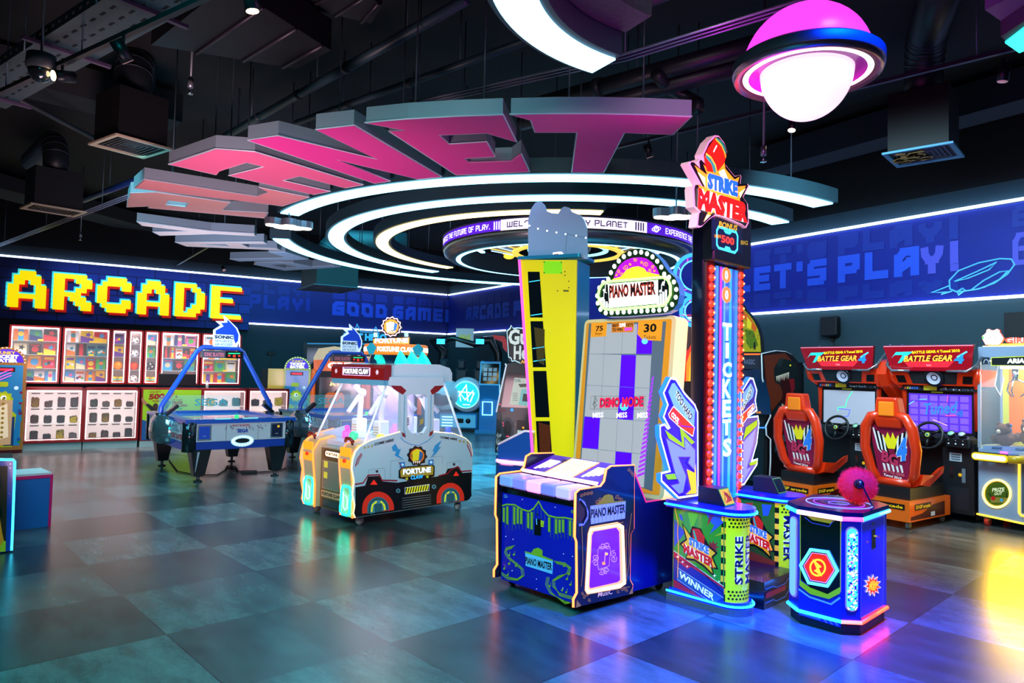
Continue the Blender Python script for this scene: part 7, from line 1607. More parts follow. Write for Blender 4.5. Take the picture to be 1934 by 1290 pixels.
# ================================================================== tall yellow prize tower seen from its back
def tower():
    o=DY(1000,700,7.55); r=root_at('prize_tower_machine','tall yellow and teal prize tower with cat-eared top board, left of the piano game screen','arcade machine',(o.x,o.y),-25)
    f=Fr(r,(0,0,0),(1,0,0),(0,0,1)); K=(900,360,2.481); A=Art(f,*K,base=.002)
    yo=A.q([(205,325),(470,325),(455,1285),(270,1285)]); bt=.02
    q=list(yo); u0,v0=q[3]; u1,v1=q[2]
    ul=q[0][0]+(u0-q[0][0])*(q[0][1]-bt)/(q[0][1]-v0); ur=q[1][0]+(u1-q[1][0])*(q[1][1]-bt)/(q[1][1]-v1)
    yl=[q[0],q[1],(ur,bt),(ul,bt)]
    MB().prism(yl,-.03,0,mat('#e8d008',.35,.30,coat=.3),f.M).build('yellow_back_panel',r)  # panel emits a little, adding the brightness of light on it
    W1=q[1][0]; g=Fr(r,(W1,0,0),(0,1,0),(0,0,1)); g2=Fr(r,(ur,0,0),(0,1,0),(0,0,1))
    dp=.42
    b=MB(); b.add([(W1,0,q[1][1]),(W1,dp,q[1][1]),(ur,dp,bt),(ur,0,bt),(q[0][0],.03,q[0][1]),(q[0][0],dp,q[0][1]),(ul,dp,bt),(ul,.03,bt)],[(0,3,2,1),(4,5,6,7),(1,2,6,5)],mat('#0c7a9c',.3,.12,coat=.4)); b.build('teal_side_panel',r)
    for wy in ((380,595),(612,828),(845,1062),(1080,1290)):
        xl=lambda y:240+(y-380)*.055; xr=lambda y:296+(y-380)*.068
        A.poly([(xl(wy[0]),wy[0]),(xr(wy[0]),wy[0]),(xr(wy[1]),wy[1]),(xl(wy[1]),wy[1])],mat('#0a1016',.08,.0,coat=1),0)
    for y in (428,740,800,585): A.line([(xl(y)+4,y),(xr(y)-2,y-8)],.008,E('#3ac8f0',1.2),1)
    A.poly([(270,640),(320,650),(318,820),(285,800)],mat('#4a3a14',.3,.1),1).poly([(290,1085),(345,1100),(350,1285),(300,1285)],mat('#5c2410',.3,.15),1)
    A.poly([(315,330),(402,332),(402,390),(315,390)],mat('#8ce01c',.3,.35),2).poly([(407,465),(433,467),(433,474),(407,473)],mat('#5c5a1c',.4),2)
    for x,y in ((415,380),(415,397),(433,425),(433,455),(318,335),(398,337),(318,385),(398,386),(250,1250),(380,470)): A.circ(x,y,3,DK,3,8)
    A.build('back_print',r)
    MB().tube([f.M@Vector((yl[0][0]-.01,yl[0][1],0)),f.M@Vector((yl[3][0]-.01,yl[3][1],0))],.016,E('#ff3a9a',3),n=6).build('pink_edge_light',r)
    MB().prism(rrect(q[0][0]-.03,W1+.05,-.03,dp+.03,.03),q[0][1],q[0][1]+.035,mat('#1c7aa0',.2,.1,coat=.7)).build('top_tray',r)
    A=Art(f,*K,base=-.08); ear=[(228,315),(228,130),(240,80),(262,48),(285,40),(305,60),(315,88),(340,98),(370,100),(385,75),(400,66),(420,72),(435,92),(475,108),(492,130),(505,170),(508,315)]
    P=A.q(ear); MB().prism(P,-.10,-.08,mat('#8aa4c8',.35,.12,coat=.3),f.M).build('cat_ear_board',r)
    A.base=-.078
    for i,(x,y) in enumerate(((235,158),(275,172),(318,182),(362,190),(405,198),(455,205),(500,215))): A.circ(x,y,4,E('#ffffff',2.2),1,8); 
    A.circ(217,157,13,E('#ffffff',2.4),1,12); A.line([(412,198),(500,214)],.003,DK,2).line([(412,198),(405,280),(410,305)],.003,DK,2)
    A.poly([(345,285),(385,280),(395,290),(392,315),(345,315)],E('#ffe8e0',1.2),2).poly([(350,292),(372,290),(370,312),(350,312)],mat('#c83c1c',.3,.3),3)
    A.build('board_fittings',r)
    # front part with LED tray towards the left
    pr=A.q([(92,1245),(200,1195),(270,1165),(270,1290)]); lo=.9
    t=thing('prize_tower_console','x','x') if False else None
    pL=f.p(937,872)[0]; zT=f.p(960,876)[1]
    MB().box(pL+.03,q[3][0]+.02,.0,.40,.02,zT-.02,mat('#14348c',.3,.08,coat=.4)).build('console_body',r)
    MB().tube([(q[3][0],-.04,zT+.02),(pL+.08,-.04,zT+.02),(pL,.04,zT+.02),(pL,.4,zT+.02)],.022,E('#ff8ac0',2.8),n=8).build('console_led',r)
    MB().prism([(pL+.02,zT+.04),(q[3][0],zT+.04),(q[3][0],zT+.34),(q[3][0]-.15,zT+.36),(pL+.02,zT+.20)],-.03,0,mat('#1c4a9c',.3,.1,coat=.4),f.M).build('console_side',r)
    MB().tube([f.M@Vector(p+(0.0,)) for p in ((pL+.02,zT+.20),(q[3][0]-.12,zT+.36),(q[3][0],zT+.36))],.012,mat('#e0c8d8',.3,.4),n=6).build('console_trim',r)
tower()
# ================================================================== guitar game
def guitar():
    o=DY(932,860,9.6); r=root_at('guitar_game_cabinet','black guitar game cabinet with gothic-lettered top board, behind the yellow tower','arcade machine',(o.x,o.y),-14)
    f=Fr(r,(0,0,0),(1,0,0),(0,0,1)); K=(800,610,4.159); A=Art(f,*K)
    o=[(560,1020),(575,700),(600,560),(655,320),(700,310),(1120,330),(1140,1020)]
    P=[(u,max(v,.55)) for u,v in A.q(o)]; MB().prism(P,-.10,0,mat('#14171a',.4,coat=.3),f.M).build('cabinet_face',r)
    x0=min(p[0] for p in P)+.02; x1=max(p[0] for p in P); MB().box(x0,x1,.1,.8,0,1.6,mat('#101316',.5)).box(x0,x1,.0,.1,.02,.56,mat('#123468',.4,.05)).build('cabinet_body',r)
    A.line([(572,700),(600,560),(650,330),(640,320)],.02,mat('#c8d0d8',.3,.3),1).poly([(655,395),(1110,400),(1120,680),(610,660),(640,480)],mat('#0a1820',.1,.03,coat=1),1)
    A.poly([(715,430),(850,440),(850,655),(675,640)],mat('#b8b4a0',.3,.45),2).poly([(770,520),(815,520),(840,650),(745,645)],mat('#7ab0a8',.3,.4),3).poly([(785,555),(835,560),(850,620),(775,615)],mat('#2c3438',.3),4).poly([(745,480),(835,475),(830,500),(760,505)],mat('#4c4a3c',.3,.1),4)
    A.text('TUTORIAL',(715,465),(765,465),(715,440),mat('#4a5a6c',.3,.2),4,.02)
    for i in range(5): A.line([(700,550+i*14),(740,553+i*14)],.006,mat('#5c5c54',.4),3)
    A.circ(695,683,13,E('#2c8ce0',1),2).circ(660,830,50,mat('#20343c',.3,.06),2,18,ry=90).circ(660,830,32,BLK,3,18,ry=65)
    for x,y in ((625,785),(628,805),(655,890),(668,890),(600,640)): A.circ(x,y,5,E('#ff3a5a',1.5),4,8)
    A.poly([(735,760),(800,770),(820,970),(725,960)],mat('#0a0c0e',.3),3).poly([(738,840),(775,845),(772,878),(736,875)],mat('#c8c8c0',.4,.3),4).circ(783,822,8,E('#ffa01c',1),4).poly([(750,895),(772,897),(770,930),(748,925)],mat('#2a3438',.3),4)
    random.seed(9)
    for i in range(40): x=570+random.random()*35; y=880+random.random()*130; A.line([(x,y),(x+8,y-20)],.006,mat('#a8a8a8',.4,.1),2)
    for i in range(30): x=600+random.random()*130; y=740+random.random()*230; A.line([(x,y),(x+14*random.random(),y+14*random.random())],.006,mat(random.choice(['#3c5a60','#6a2c30','#8a9494']),.4,.1),2)
    A.text('HERO',(585,695),(645,700),(585,670),mat('#6c2434',.3,.2),3,.02)
    A.build('front_print',r)
    t=Art(f,*K,base=.02); o=[(655,60),(680,40),(690,15),(705,40),(740,35),(850,45),(860,330),(800,345),(765,320),(720,300),(695,305),(690,280),(668,270)]
    MB().prism([(x,y) for x,y in t.q([(645,50),(1050,60),(1060,310),(670,300)])],-.06,.0,BLK,f.M).build('topper_back',r)
    t.poly(o,mat('#c8e8f0',.3,.5),0).poly([(755+(x-755)*.94,180+(y-180)*.94) for x,y in o],BLK,1)
    t.text('Guitar',(668,175),(1000,165),(672,50),mat('#d8d4c8',.4,.35),3,.04).text('Hero',(710,290),(900,285),(712,180),mat('#d8d4c8',.4,.35),3,.04)
    t.poly([(740,290),(850,270),(850,340),(790,345)],mat('#1a1a1a',.4),2).text('ARCADE',(765,318),(900,312),(768,292),mat('#f0a01c',.3,.6),5,.04)
    t.poly([(542,95),(640,105),(660,150),(658,235),(625,195),(622,150),(560,125)],mat('#a01420',.35,.08),2)
    t.build('topper_sign',r)
guitar()
# ================================================================== cabinet with fire artwork and double blue ring sign
def firecab():
    o=DY(1258,860,8.3); r=root_at('blast_game_cabinet','cabinet with red fire artwork and two stacked blue neon rings, behind the tall red tower','arcade machine',(o.x,o.y),-12)
    f=Fr(r,(0,0,0),(1,0,0),(0,0,1)); A=Art(f,1250,460,4.96)
    MB().box(.06,.86,.02,.7,0,2.0,mat('#14101c',.4)).build('cabinet_body',r)
    A.poly([(160,1290),(175,1060),(235,900),(300,830),(560,820),(560,1290)],E('#f02a10',.9),1).poly([(225,1290),(230,1120),(265,1020),(310,970),(560,960),(560,1290)],E('#ff8a1c',.9),2).poly([(250,1290),(260,1160),(310,1090),(560,1100),(560,1290)],E('#ffb42c',.9),3)
    A.poly([(215,760),(250,745),(300,860),(300,900),(240,1010),(215,930)],mat('#3c0c14',.3,.1),1.5).circ(145,945,22,mat('#e8a01c',.3,.6),4,16,ry=45).poly([(125,1010),(180,990),(190,1040),(170,1180),(130,1170),(118,1100)],mat('#6a4424',.3,.2),4).line([(170,860),(200,920),(235,1030)],.02,mat('#c02434',.3,.4),5).poly([(95,1215),(160,1225),(180,1290),(150,1260)],mat('#1c0c14',.3),5)
    A.build('fire_artwork',r)
    f2=Fr(r,(0,-.02,0),(1,0,0),(0,0,1)); A=Art(f2,1250,460,4.96)
    for (cx,cy,R1) in ((310,300,190),(310,635,130)):
        P=[(cx+R1*math.cos(t),cy+R1*math.sin(t)*1.03) for t in [i*PI/16 for i in range(32)]]
        A.line(P,.045,E('#1c8cff',1.8),1,closed=True); Q=[(cx+(x-cx)*.72,cy+(y-cy)*.72) for x,y in P]; A.line([(cx+(x-cx)*.86,cy+(y-cy)*.86) for x,y in P],.05,mat('#2a14a8',.3,.6),0,closed=True); A.line(Q,.016,E('#4ad0ff',2.2),2,closed=True)
        for k in range(9): t=k*.7; A.line([(cx+R1*.78*math.cos(t),cy+R1*.78*math.sin(t)),(cx+R1*.9*math.cos(t+.12),cy+R1*.9*math.sin(t+.12))],.01,E('#e03ae0',1.4) if k%3==0 else E('#7ab8ff',1.6),3)
    A.line([(160,672),(560,668)],.015,E('#c01c34',1.0),1); A.build('double_ring_sign',r)
    MB().box(.30,.36,.0,.04,1.95,2.9,DK).build('sign_post',r)
firecab()
# ================================================================== racing seats with big screens
def battle(o,idx,label):
    r=root_at('racing_simulator',label,'racing game',o,-55)
    org=mat('#e0340a',.32,.10,coat=.6); org2=mat('#e8640c',.32,.10,coat=.5); blk=mat('#0c0d10',.4); redm=mat('#a8081c',.3,.15,coat=.5)
    # cabinet (x -0.45..0.5 about the screen centre)
    MB().box(-.45,.47,1.32,1.95,.10,1.60,blk).build('cabinet_body',r)
    MB().box(.12,.47,1.10,1.33,.10,.95,mat('#121418',.4)).build('coin_tower',r)
    for s in (-1,1):
        P=[(.43*s,1.30,1.10),(.43*s,1.28,1.60),(.50*s,1.12,1.72),(.52*s,1.10,1.86)]
        MB().tube(P,.032,org,n=8).build('side_frame',r)
    MB().box(-.42,.42,1.28,1.31,1.04,1.58,BLK).build('screen_bezel',r)
    f=Fr(r,(-.42,1.275,1.04),(1,0,0),(0,0,1)); A=Art(f); W_=.84
    A.uvpoly([(.05,.03),(.80,.03),(.80,.50),(.05,.50)],mat('#a8a8b4',.25,.38,coat=.6) if idx==0 else mat('#5a30c0',.25,.55,coat=.6),0)
    if idx==0:
        A.line([(.48,.49),(.40,.36),(.38,.27),(.27,.25),(.27,.20)],.012,E('#30e890',1.2),2,uv=True).line([(.27,.24),(.45,.23),(.42,.14),(.30,.12),(.28,.10)],.010,E('#4a5aff',1.2),2,uv=True)
    else:
        for i in range(6):
            for j in range(5):
                A.uvpoly([(.07+i*.12,.05+j*.09),(.165+i*.12,.05+j*.09),(.165+i*.12,.12+j*.09),(.07+i*.12,.12+j*.09)],mat('#7a50d8',.3,.55 if (i+j)%3 else .7),1)
        A.b.text('Tuned',[(.22,.22),(.62,.27),(.24,.37)],E('#2c6ae0',1),0,f.M,off=.02,w=.006); A.b.text('4',[(.62,.22),(.70,.23),(.63,.31)],E('#2c50e0',1.2),0,f.M,off=.05,w=.007); A.line([(.5,.23),(.62,.24)],.012,E('#e0407a',1),3,uv=True).line([(.35,.17),(.52,.11)],.006,E('#ffb85a',1.4),3,uv=True)
        A.line([(.05,.35),(.12,.40)],.006,E('#4af0c8',1),3,uv=True).line([(.18,.42),(.28,.43)],.006,E('#4ac8f0',1),3,uv=True).line([(.53,.49),(.52,.40)],.006,E('#ff4a5a',1),3,uv=True)
    A.uvpoly([(.33,.515),(.47,.515),(.47,.53),(.33,.53)],mat('#a8b82c',.4,.2),2)
    A.build('screen_picture',r)
    MB().box(-.46,.46,1.22,1.34,1.58,1.65,blk).build('instruction_strip',r)
    f=Fr(r,(-.46,1.219,1.58),(1,0,0),(0,0,1)); A=Art(f); A.uvpoly([(.30,.005),(.46,.005),(.46,.065),(.30,.065)],mat('#a8a01c',.4,.25),0); A.uvpoly([(.05,.01),(.26,.01),(.26,.06),(.05,.06)],mat('#2c2434',.4,.1),0)
    random.seed(idx); 
    for i in range(24):
        x=.49+random.random()*.38; A.uvpoly([(x,.01+.045*random.random()),(x+.02,.012),(x+.015,.03),(x,.028)],mat(random.choice(['#8a9aa0','#3c6a9a','#c8c8c8','#2c4060']),.4,.1),1)
    for i in range(6): A.uvpoly([(.06+.03*i,.015),(.08+.03*i,.015),(.085+.03*i,.05),(.065+.03*i,.045)],mat(random.choice(['#c84a2c','#2c6ac8','#c8c82c','#a8a8b8']),.4,.2),1)
    A.build('instruction_print',r)
    # speaker housing in orange
    hb=MB(); hb.add([(-.50,1.16,1.65),(.50,1.16,1.65),(.54,1.08,1.85),(-.54,1.08,1.85),(-.50,1.6,1.65),(.50,1.6,1.65),(.54,1.6,1.85),(-.54,1.6,1.85)],[(0,1,2,3),(4,7,6,5),(0,3,7,4),(1,5,6,2),(3,2,6,7),(0,4,5,1)],org); hb.build('speaker_housing',r)
    f=Fr(r,(0,1.155,1.65),(1,0,0),(0,-.08,.2)); A=Art(f,base=.002); A.uvpoly([(-.26,.02),(.26,.02),(.30,.20),(-.30,.20)],mat('#1c1e22',.5),0); A.uvpoly([(-.44,.03),(-.33,.03),(-.35,.13),(-.46,.13)],BLK,0); A.uvpoly([(.33,.03),(.44,.03),(.46,.13),(.35,.13)],BLK,0); A.build('speaker_mesh',r)
    MB().lathe([(0,.0),(.035,.012),(.05,.0),(.085,.03),(.11,.035),(.12,.02),(.12,0)],mat('#2a2d33',.25,metal=.6),28,f.M@Matrix.Translation((.02,.11,.003))).lathe([(0,.012),(.05,.004),(.082,.03)],mat('#b8b4c8',.3,.05),28,f.M@Matrix.Translation((.02,.11,.005))).build('speaker_cone',r)
    # tilted red marquee
    f=Fr(r,(0,1.03,1.83),(1,0,0),(0,-.10,.34)); M=MB(); M.prism([(-.47,0),(.47,0),(.54,.33),(-.54,.33)],-.04,0,redm,f.M,side=mat('#5c0410',.4)); M.build('marquee',r)
    A=Art(f); A.line([(-.53,.325),(.53,.325)],.012,mat('#ff8a9a',.3,.4),1,uv=True)
    A.uvpoly([(-.25,.05),(.22,.05),(.30,.13),(-.30,.13)],mat('#e82838',.3,.5),.5)
    A.uvpoly([(-.45,.17),(-.38,.25),(-.16,.255),(-.26,.19),(-.33,.11),(-.38,.10),(-.30,.21),(-.40,.21)],E('#2cc8c0',.8),2)
    A.b.text('BATTLE GEAR 4 Tuned 2010',[(-.18,.225),(.38,.245),(-.18,.262)],mat('#f0e01c',.3,.8),0,f.M,off=.03,w=.006)
    A.otext if False else None
    A.b.text('BATTLE GEAR',[(-.30,.12),(.28,.13),(-.27,.20)],mat('#6c1408',.4),0,f.M,off=.11,w=.006); A.b.text('BATTLE GEAR',[(-.30,.12),(.28,.13),(-.27,.20)],E('#ffb03a',.9),0,f.M,off=.03,w=.0075)
    A.b.text('4',[(.29,.10),(.40,.10),(.32,.215)],E('#1c7ae0',1.0),0,f.M,off=.05,w=.008); A.line([(.34,.18),(.46,.25)],.02,E('#5ac8f0',.8),5,uv=True); A.b.text('TAITO',[(-.03,.065),(.03,.065),(-.03,.085)],mat('#ffd0d0',.3,.4),0,f.M,w=.006)
    A.build('marquee_print',r)
    cr=mat('#a8acb4',.2,metal=.8)
    for s in (-1,1): MB().tube([(.22*s,.98,1.83),(.44*s,.98,1.83),(.53*s,1.02,1.90),(.57*s,1.25,2.10),(.52*s,1.4,2.18)],.016,cr,n=8).build('chrome_bar',r)
    # dashboard, wheel, gauges
    MB().box(-.42,.45,1.05,1.30,.90,1.04,mat('#16181c',.4),bv=.04).build('dashboard',r)
    wc=Vector((.03,.93,1.03)); Q=Matrix.Translation(wc)@Matrix.Rotation(math.radians(72),4,'X')
    w=MB(); w.tube([Q@Vector((.165*math.cos(t),.165*math.sin(t),0)) for t in [i*PI/16 for i in range(32)]],.017,mat('#0a0a0c',.45),closed=True,n=10)
    for a in (90+120,90-120,90): t=math.radians(a+180); w.tube([Q@Vector((.03*math.cos(t),.03*math.sin(t),.01)),Q@Vector((.16*math.cos(t),.16*math.sin(t),0))],.018,mat('#0a0a0c',.4),n=6)
    w.cyl(Q@Vector((0,0,-.02)),Q@Vector((0,0,.03)),.045,mat('#101014',.4),n=20).cyl(Q@Vector((0,0,-.12)),Q@Vector((0,0,0)),.03,BLK,n=12); w.build('steering_wheel',r)
    e=MB(); e.cyl(Q@Vector((0,0,.03)),Q@Vector((0,0,.033)),.028,mat('#b8c84a',.3,.2),n=18); e.cyl(Q@Vector((0,0,.033)),Q@Vector((0,0,.035)),.015,mat('#2c6a8a',.3,.2),n=12); e.build('wheel_badge',r)
    for x in (.26,.38): MB().cyl((x,1.02,1.05),(x,.99,1.075),.042,BLK,n=18).cyl((x,.99,1.075),(x,.988,1.077),.034,mat('#8ac0a0',.3,.2) if x<.3 else mat('#b0b8b8',.3,.2),n=18).build('gauge',r)
    g=MB(); g.box(.20,.45,.98,1.08,.90,1.02,mat('#0e0f12',.35),bv=.01); 
    for x in (.24,.32,.40): g.cyl((x,.98,.95),(x,.975,.95),.01,WHT,n=8).cyl((x,.98,.99),(x,.975,.99),.008,CHR,n=8)
    g.build('gauge_panel',r)
    cd=Fr(r,(.12,1.099,.1),(1,0,0),(0,0,1)); A=Art(cd); A.uvpoly([(.08,.63),(.22,.63),(.22,.73),(.08,.73)],mat('#a8b0b8',.4,.1),0)
    for i in range(3): A.uvpoly([(.10,.645+i*.028),(.2,.645+i*.028),(.2,.66+i*.028),(.10,.66+i*.028)],mat('#4c5a68',.4),1)
    A.uvpoly([(.09,.40),(.12,.40),(.12,.56),(.09,.56)],CHR,1).uvpoly(ngon(12,.022,.20,.47),mat('#e0a01c',.3,.3),1).uvpoly([(.22,.38),(.26,.38),(.26,.55),(.22,.55)],mat('#6a7078',.4),1).uvpoly([(.05,.05),(.30,.05),(.30,.32),(.05,.32)],mat('#1a1d22',.4),1); A.build('coin_door',r)
    # pedestal under the seat
    pd=[(-.36,.05),(-.28,0),(.25,0),(.25,1.0),(-.36,1.0)]; MB().prism(pd,.09,.32,org2).build('pedestal',r)
    sf=Fr(r,(.251,0,0),(0,1,0),(0,0,1)); A=Art(sf); A.uvpoly([(.03,.11),(.85,.11),(.85,.27),(.55,.25),(.3,.17),(.03,.15)],mat('#4c0c0c',.35,.04),0).uvpoly([(.12,.215),(.50,.215),(.50,.285),(.12,.285)],BLK,1); A.b.text('D1GP arcade',[(.14,.23),(.48,.23),(.14,.272)],mat('#e8b81c',.3,.3),0,sf.M,off=.03,w=.006); A.uvpoly([(.5,.12),(.6,.12),(.6,.17),(.5,.17)],WHT,1); A.build('pedestal_print',r)
    ff=Fr(r,(0,-.001,0),(1,0,0),(0,0,1)); A=Art(ff); A.uvpoly([(-.30,.22),(.20,.22),(.20,.285),(-.30,.285)],BLK,1); A.b.text('D1GP arcade',[(-.28,.235),(.18,.235),(-.28,.272)],mat('#e8b81c',.3,.3),0,ff.M,off=.03,w=.006); A.build('pedestal_print',r)
    MB().box(-.28,.20,.12,.95,.32,.46,mat('#14161a',.4)).build('seat_slider',r)
    for x,y in ((-.3,.1),(.2,.08),(.2,.9),(-.3,.9)): MB().cyl((x-.015,y,.045),(x+.015,y,.045),.045,mat('#7a7c80',.4),n=14).box(x-.02,x+.02,y-.02,y+.02,.06,.1,STL).build('caster',r)
    for x in (-.38,.40): MB().cyl((x-.015,1.4,.045),(x+.015,1.4,.045),.045,mat('#7a7c80',.4),n=14).box(x-.02,x+.02,1.38,1.42,.06,.1,STL).build('caster',r)
    MB().box(-.3,.12,1.0,1.35,.10,.30,mat('#16181c',.5)).build('footwell',r)
    # seat seen from behind: shell frame around a printed back
    xs=-.02
    def rail(s):
        pts=[(xs+.17*s,.22,.50),(xs+.25*s,.16,.62),(xs+.30*s,.10,.90),(xs+.27*s,.06,1.15),(xs+.20*s,.05,1.27),(xs+.10*s,.05,1.30)]
        b=MB(); b.tube(pts,.055,org,n=8,rr=[.05,.055,.06,.062,.055,.045]); b.build('shell_rail',r)
        w_=MB(); w_.add([(xs+.20*s,.22,.46),(xs+.24*s,.24,.62),(xs+.24*s,.50,.56),(xs+.23*s,.78,.66),(xs+.20*s,.82,.58),(xs+.18*s,.50,.46),(xs+.29*s,.22,.5),(xs+.31*s,.24,.62),(xs+.31*s,.50,.60),(xs+.29*s,.80,.69),(xs+.27*s,.82,.60),(xs+.26*s,.50,.46)],[(0,1,2,5),(5,2,3,4),(6,11,8,7),(11,10,9,8),(0,6,7,1),(1,7,8,2),(2,8,9,3),(3,9,10,4),(4,10,11,5),(5,11,6,0)],org); w_.build('seat_side_wing',r)
    rail(-1); rail(1)
    MB().box(xs-.17,xs+.17,.18,.75,.46,.54,blk,bv=.03).build('seat_cushion',r)
    MB().tube([(xs-.2,.20,.50),(xs+.2,.20,.50)],.05,org,n=8).build('lower_rail',r)
    bp=MB(); bp.add([(xs-.18,.20,.52),(xs+.18,.20,.52),(xs+.25,.10,1.16),(xs+.16,.08,1.26),(xs-.16,.08,1.26),(xs-.25,.10,1.16),(xs-.18,.26,.52),(xs+.18,.26,.52),(xs+.25,.16,1.16),(xs+.16,.14,1.26),(xs-.16,.14,1.26),(xs-.25,.16,1.16)],[(0,1,2,3,4,5),(11,10,9,8,7,6),(0,6,7,1),(1,7,8,2),(5,11,6,0)],mat('#6c0c28',.4)); bp.build('seat_back',r)
    bf=Fr(r,(xs,.195,.52),(1,0,0),(0,-.1,.64)); A=Art(bf,base=.004)
    A.uvpoly([(-.17,.02),(.17,.02),(.22,.45),(.20,.65),(-.20,.65),(-.22,.45)],mat('#8c1440',.4,.06),0)
    for s in (-1,1):
        for k in range(6): A.uvpoly([(s*(.21-.028*k),.62-.02*k),(s*(.19-.028*k),.62-.02*k),(s*(.10-.014*k),.30),(s*(.16-.02*k),.36)],mat('#e8e8e8',.4,.12) if k%2==0 else BLK,1+k*.2)
    A.uvpoly([(-.10,.56),(-.06,.50),(-.03,.58),(0,.50),(.03,.58),(.06,.50),(.10,.56),(.04,.38),(-.04,.38)],mat('#e8d81c',.4,.2),3)
    A.b.text('BG',[(-.13,.22),(.06,.17),(-.11,.36)],BLK,0,bf.M,off=.14,w=.010); A.b.text('BG',[(-.13,.22),(.06,.17),(-.11,.36)],mat('#c03058',.4,.12),0,bf.M,off=.05,w=.012)
    A.b.text('4',[(.05,.22),(.17,.26),(.08,.50)],WHT,0,bf.M,off=.14,w=.013); A.b.text('4',[(.05,.22),(.17,.26),(.08,.50)],mat('#2c7ae0',.4,.25),0,bf.M,off=.06,w=.015)
    for k in range(5): A.uvpoly([(-.12+k*.05,.20),(-.09+k*.05,.19),(-.08+k*.05,.11),(-.10+k*.05,.10)],mat('#e8e8e8',.4,.12),3)
    A.b.text('BATTLE GEAR',[(-.12,.09),(.13,.06),(-.11,.125)],mat('#d86070',.4,.12),0,bf.M,off=.03,w=.012); A.b.text('Tuned 2010',[(-.12,.045),(.09,.02),(-.11,.075)],mat('#f0f0f0',.4,.12),0,bf.M,off=.03,w=.012)
    A.build('seat_back_print',r)
    h=MB(); z0,z1=1.14,1.50
    h.add([(xs-.14,.06,z0),(xs+.14,.06,z0),(xs+.16,.02,z0+.10),(xs-.16,.02,z0+.10),(xs-.12,.0,z1),(xs+.12,.0,z1),(xs-.14,.16,z0),(xs+.14,.16,z0),(xs+.16,.18,z0+.10),(xs-.16,.18,z0+.10),(xs-.12,.16,z1),(xs+.12,.16,z1)],[(0,1,2,3),(3,2,5,4),(6,9,8,7),(9,10,11,8),(0,3,9,6),(3,4,10,9),(1,7,8,2),(2,8,11,5),(4,5,11,10),(0,6,7,1)],org); o_=h.build('headrest',r)
    bv=o_.modifiers.new('b','BEVEL'); bv.width=.02; bv.segments=2
    MB().box(xs-.09,xs+.09,-.008,.03,z0+.14,z1-.05,mat('#f07a14',.4,.15),Matrix.Translation((0,.0,0)),bv=.01).build('headrest_panel',r)
def bpos(s): 
    a=math.radians(-55); u=Vector((math.cos(a),math.sin(a),0)); p=Vector((4.56,8.11,0))-u*(s+.25); return (p.x,p.y)
battle(bpos(0),1,'nearer orange racing simulator with purple screen picture, beside the claw machine on the right')
battle(bpos(1.2),0,'farther orange racing simulator with grey screen, left of the purple-screened one')
# orange cross speaker arm between them
a=Vector((*bpos(0),0)); n_=Vector((math.cos(math.radians(35)),math.sin(math.radians(35)),0)); u_=Vector((math.cos(math.radians(-55)),math.sin(math.radians(-55)),0))
r=root_at('orange_side_board','tall orange side fin standing between the two racing simulators','side board',(a-u_*.62+n_*1.05)[:2],-55)
T=Matrix(((0,0,1,0),(1,0,0,0),(0,1,0,0),(0,0,0,1))); MB().prism([(.0,1.78),(.06,1.95),(.14,1.98),(.5,1.60),(.5,1.45),(.42,1.40),(.1,1.62)],-.06,.06,mat('#e0340a',.32,.10,coat=.6),T).build('fin',r); MB().box(-.03,.03,.36,.46,0,1.5,mat('#d8300a',.35)).build('fin_post',r)
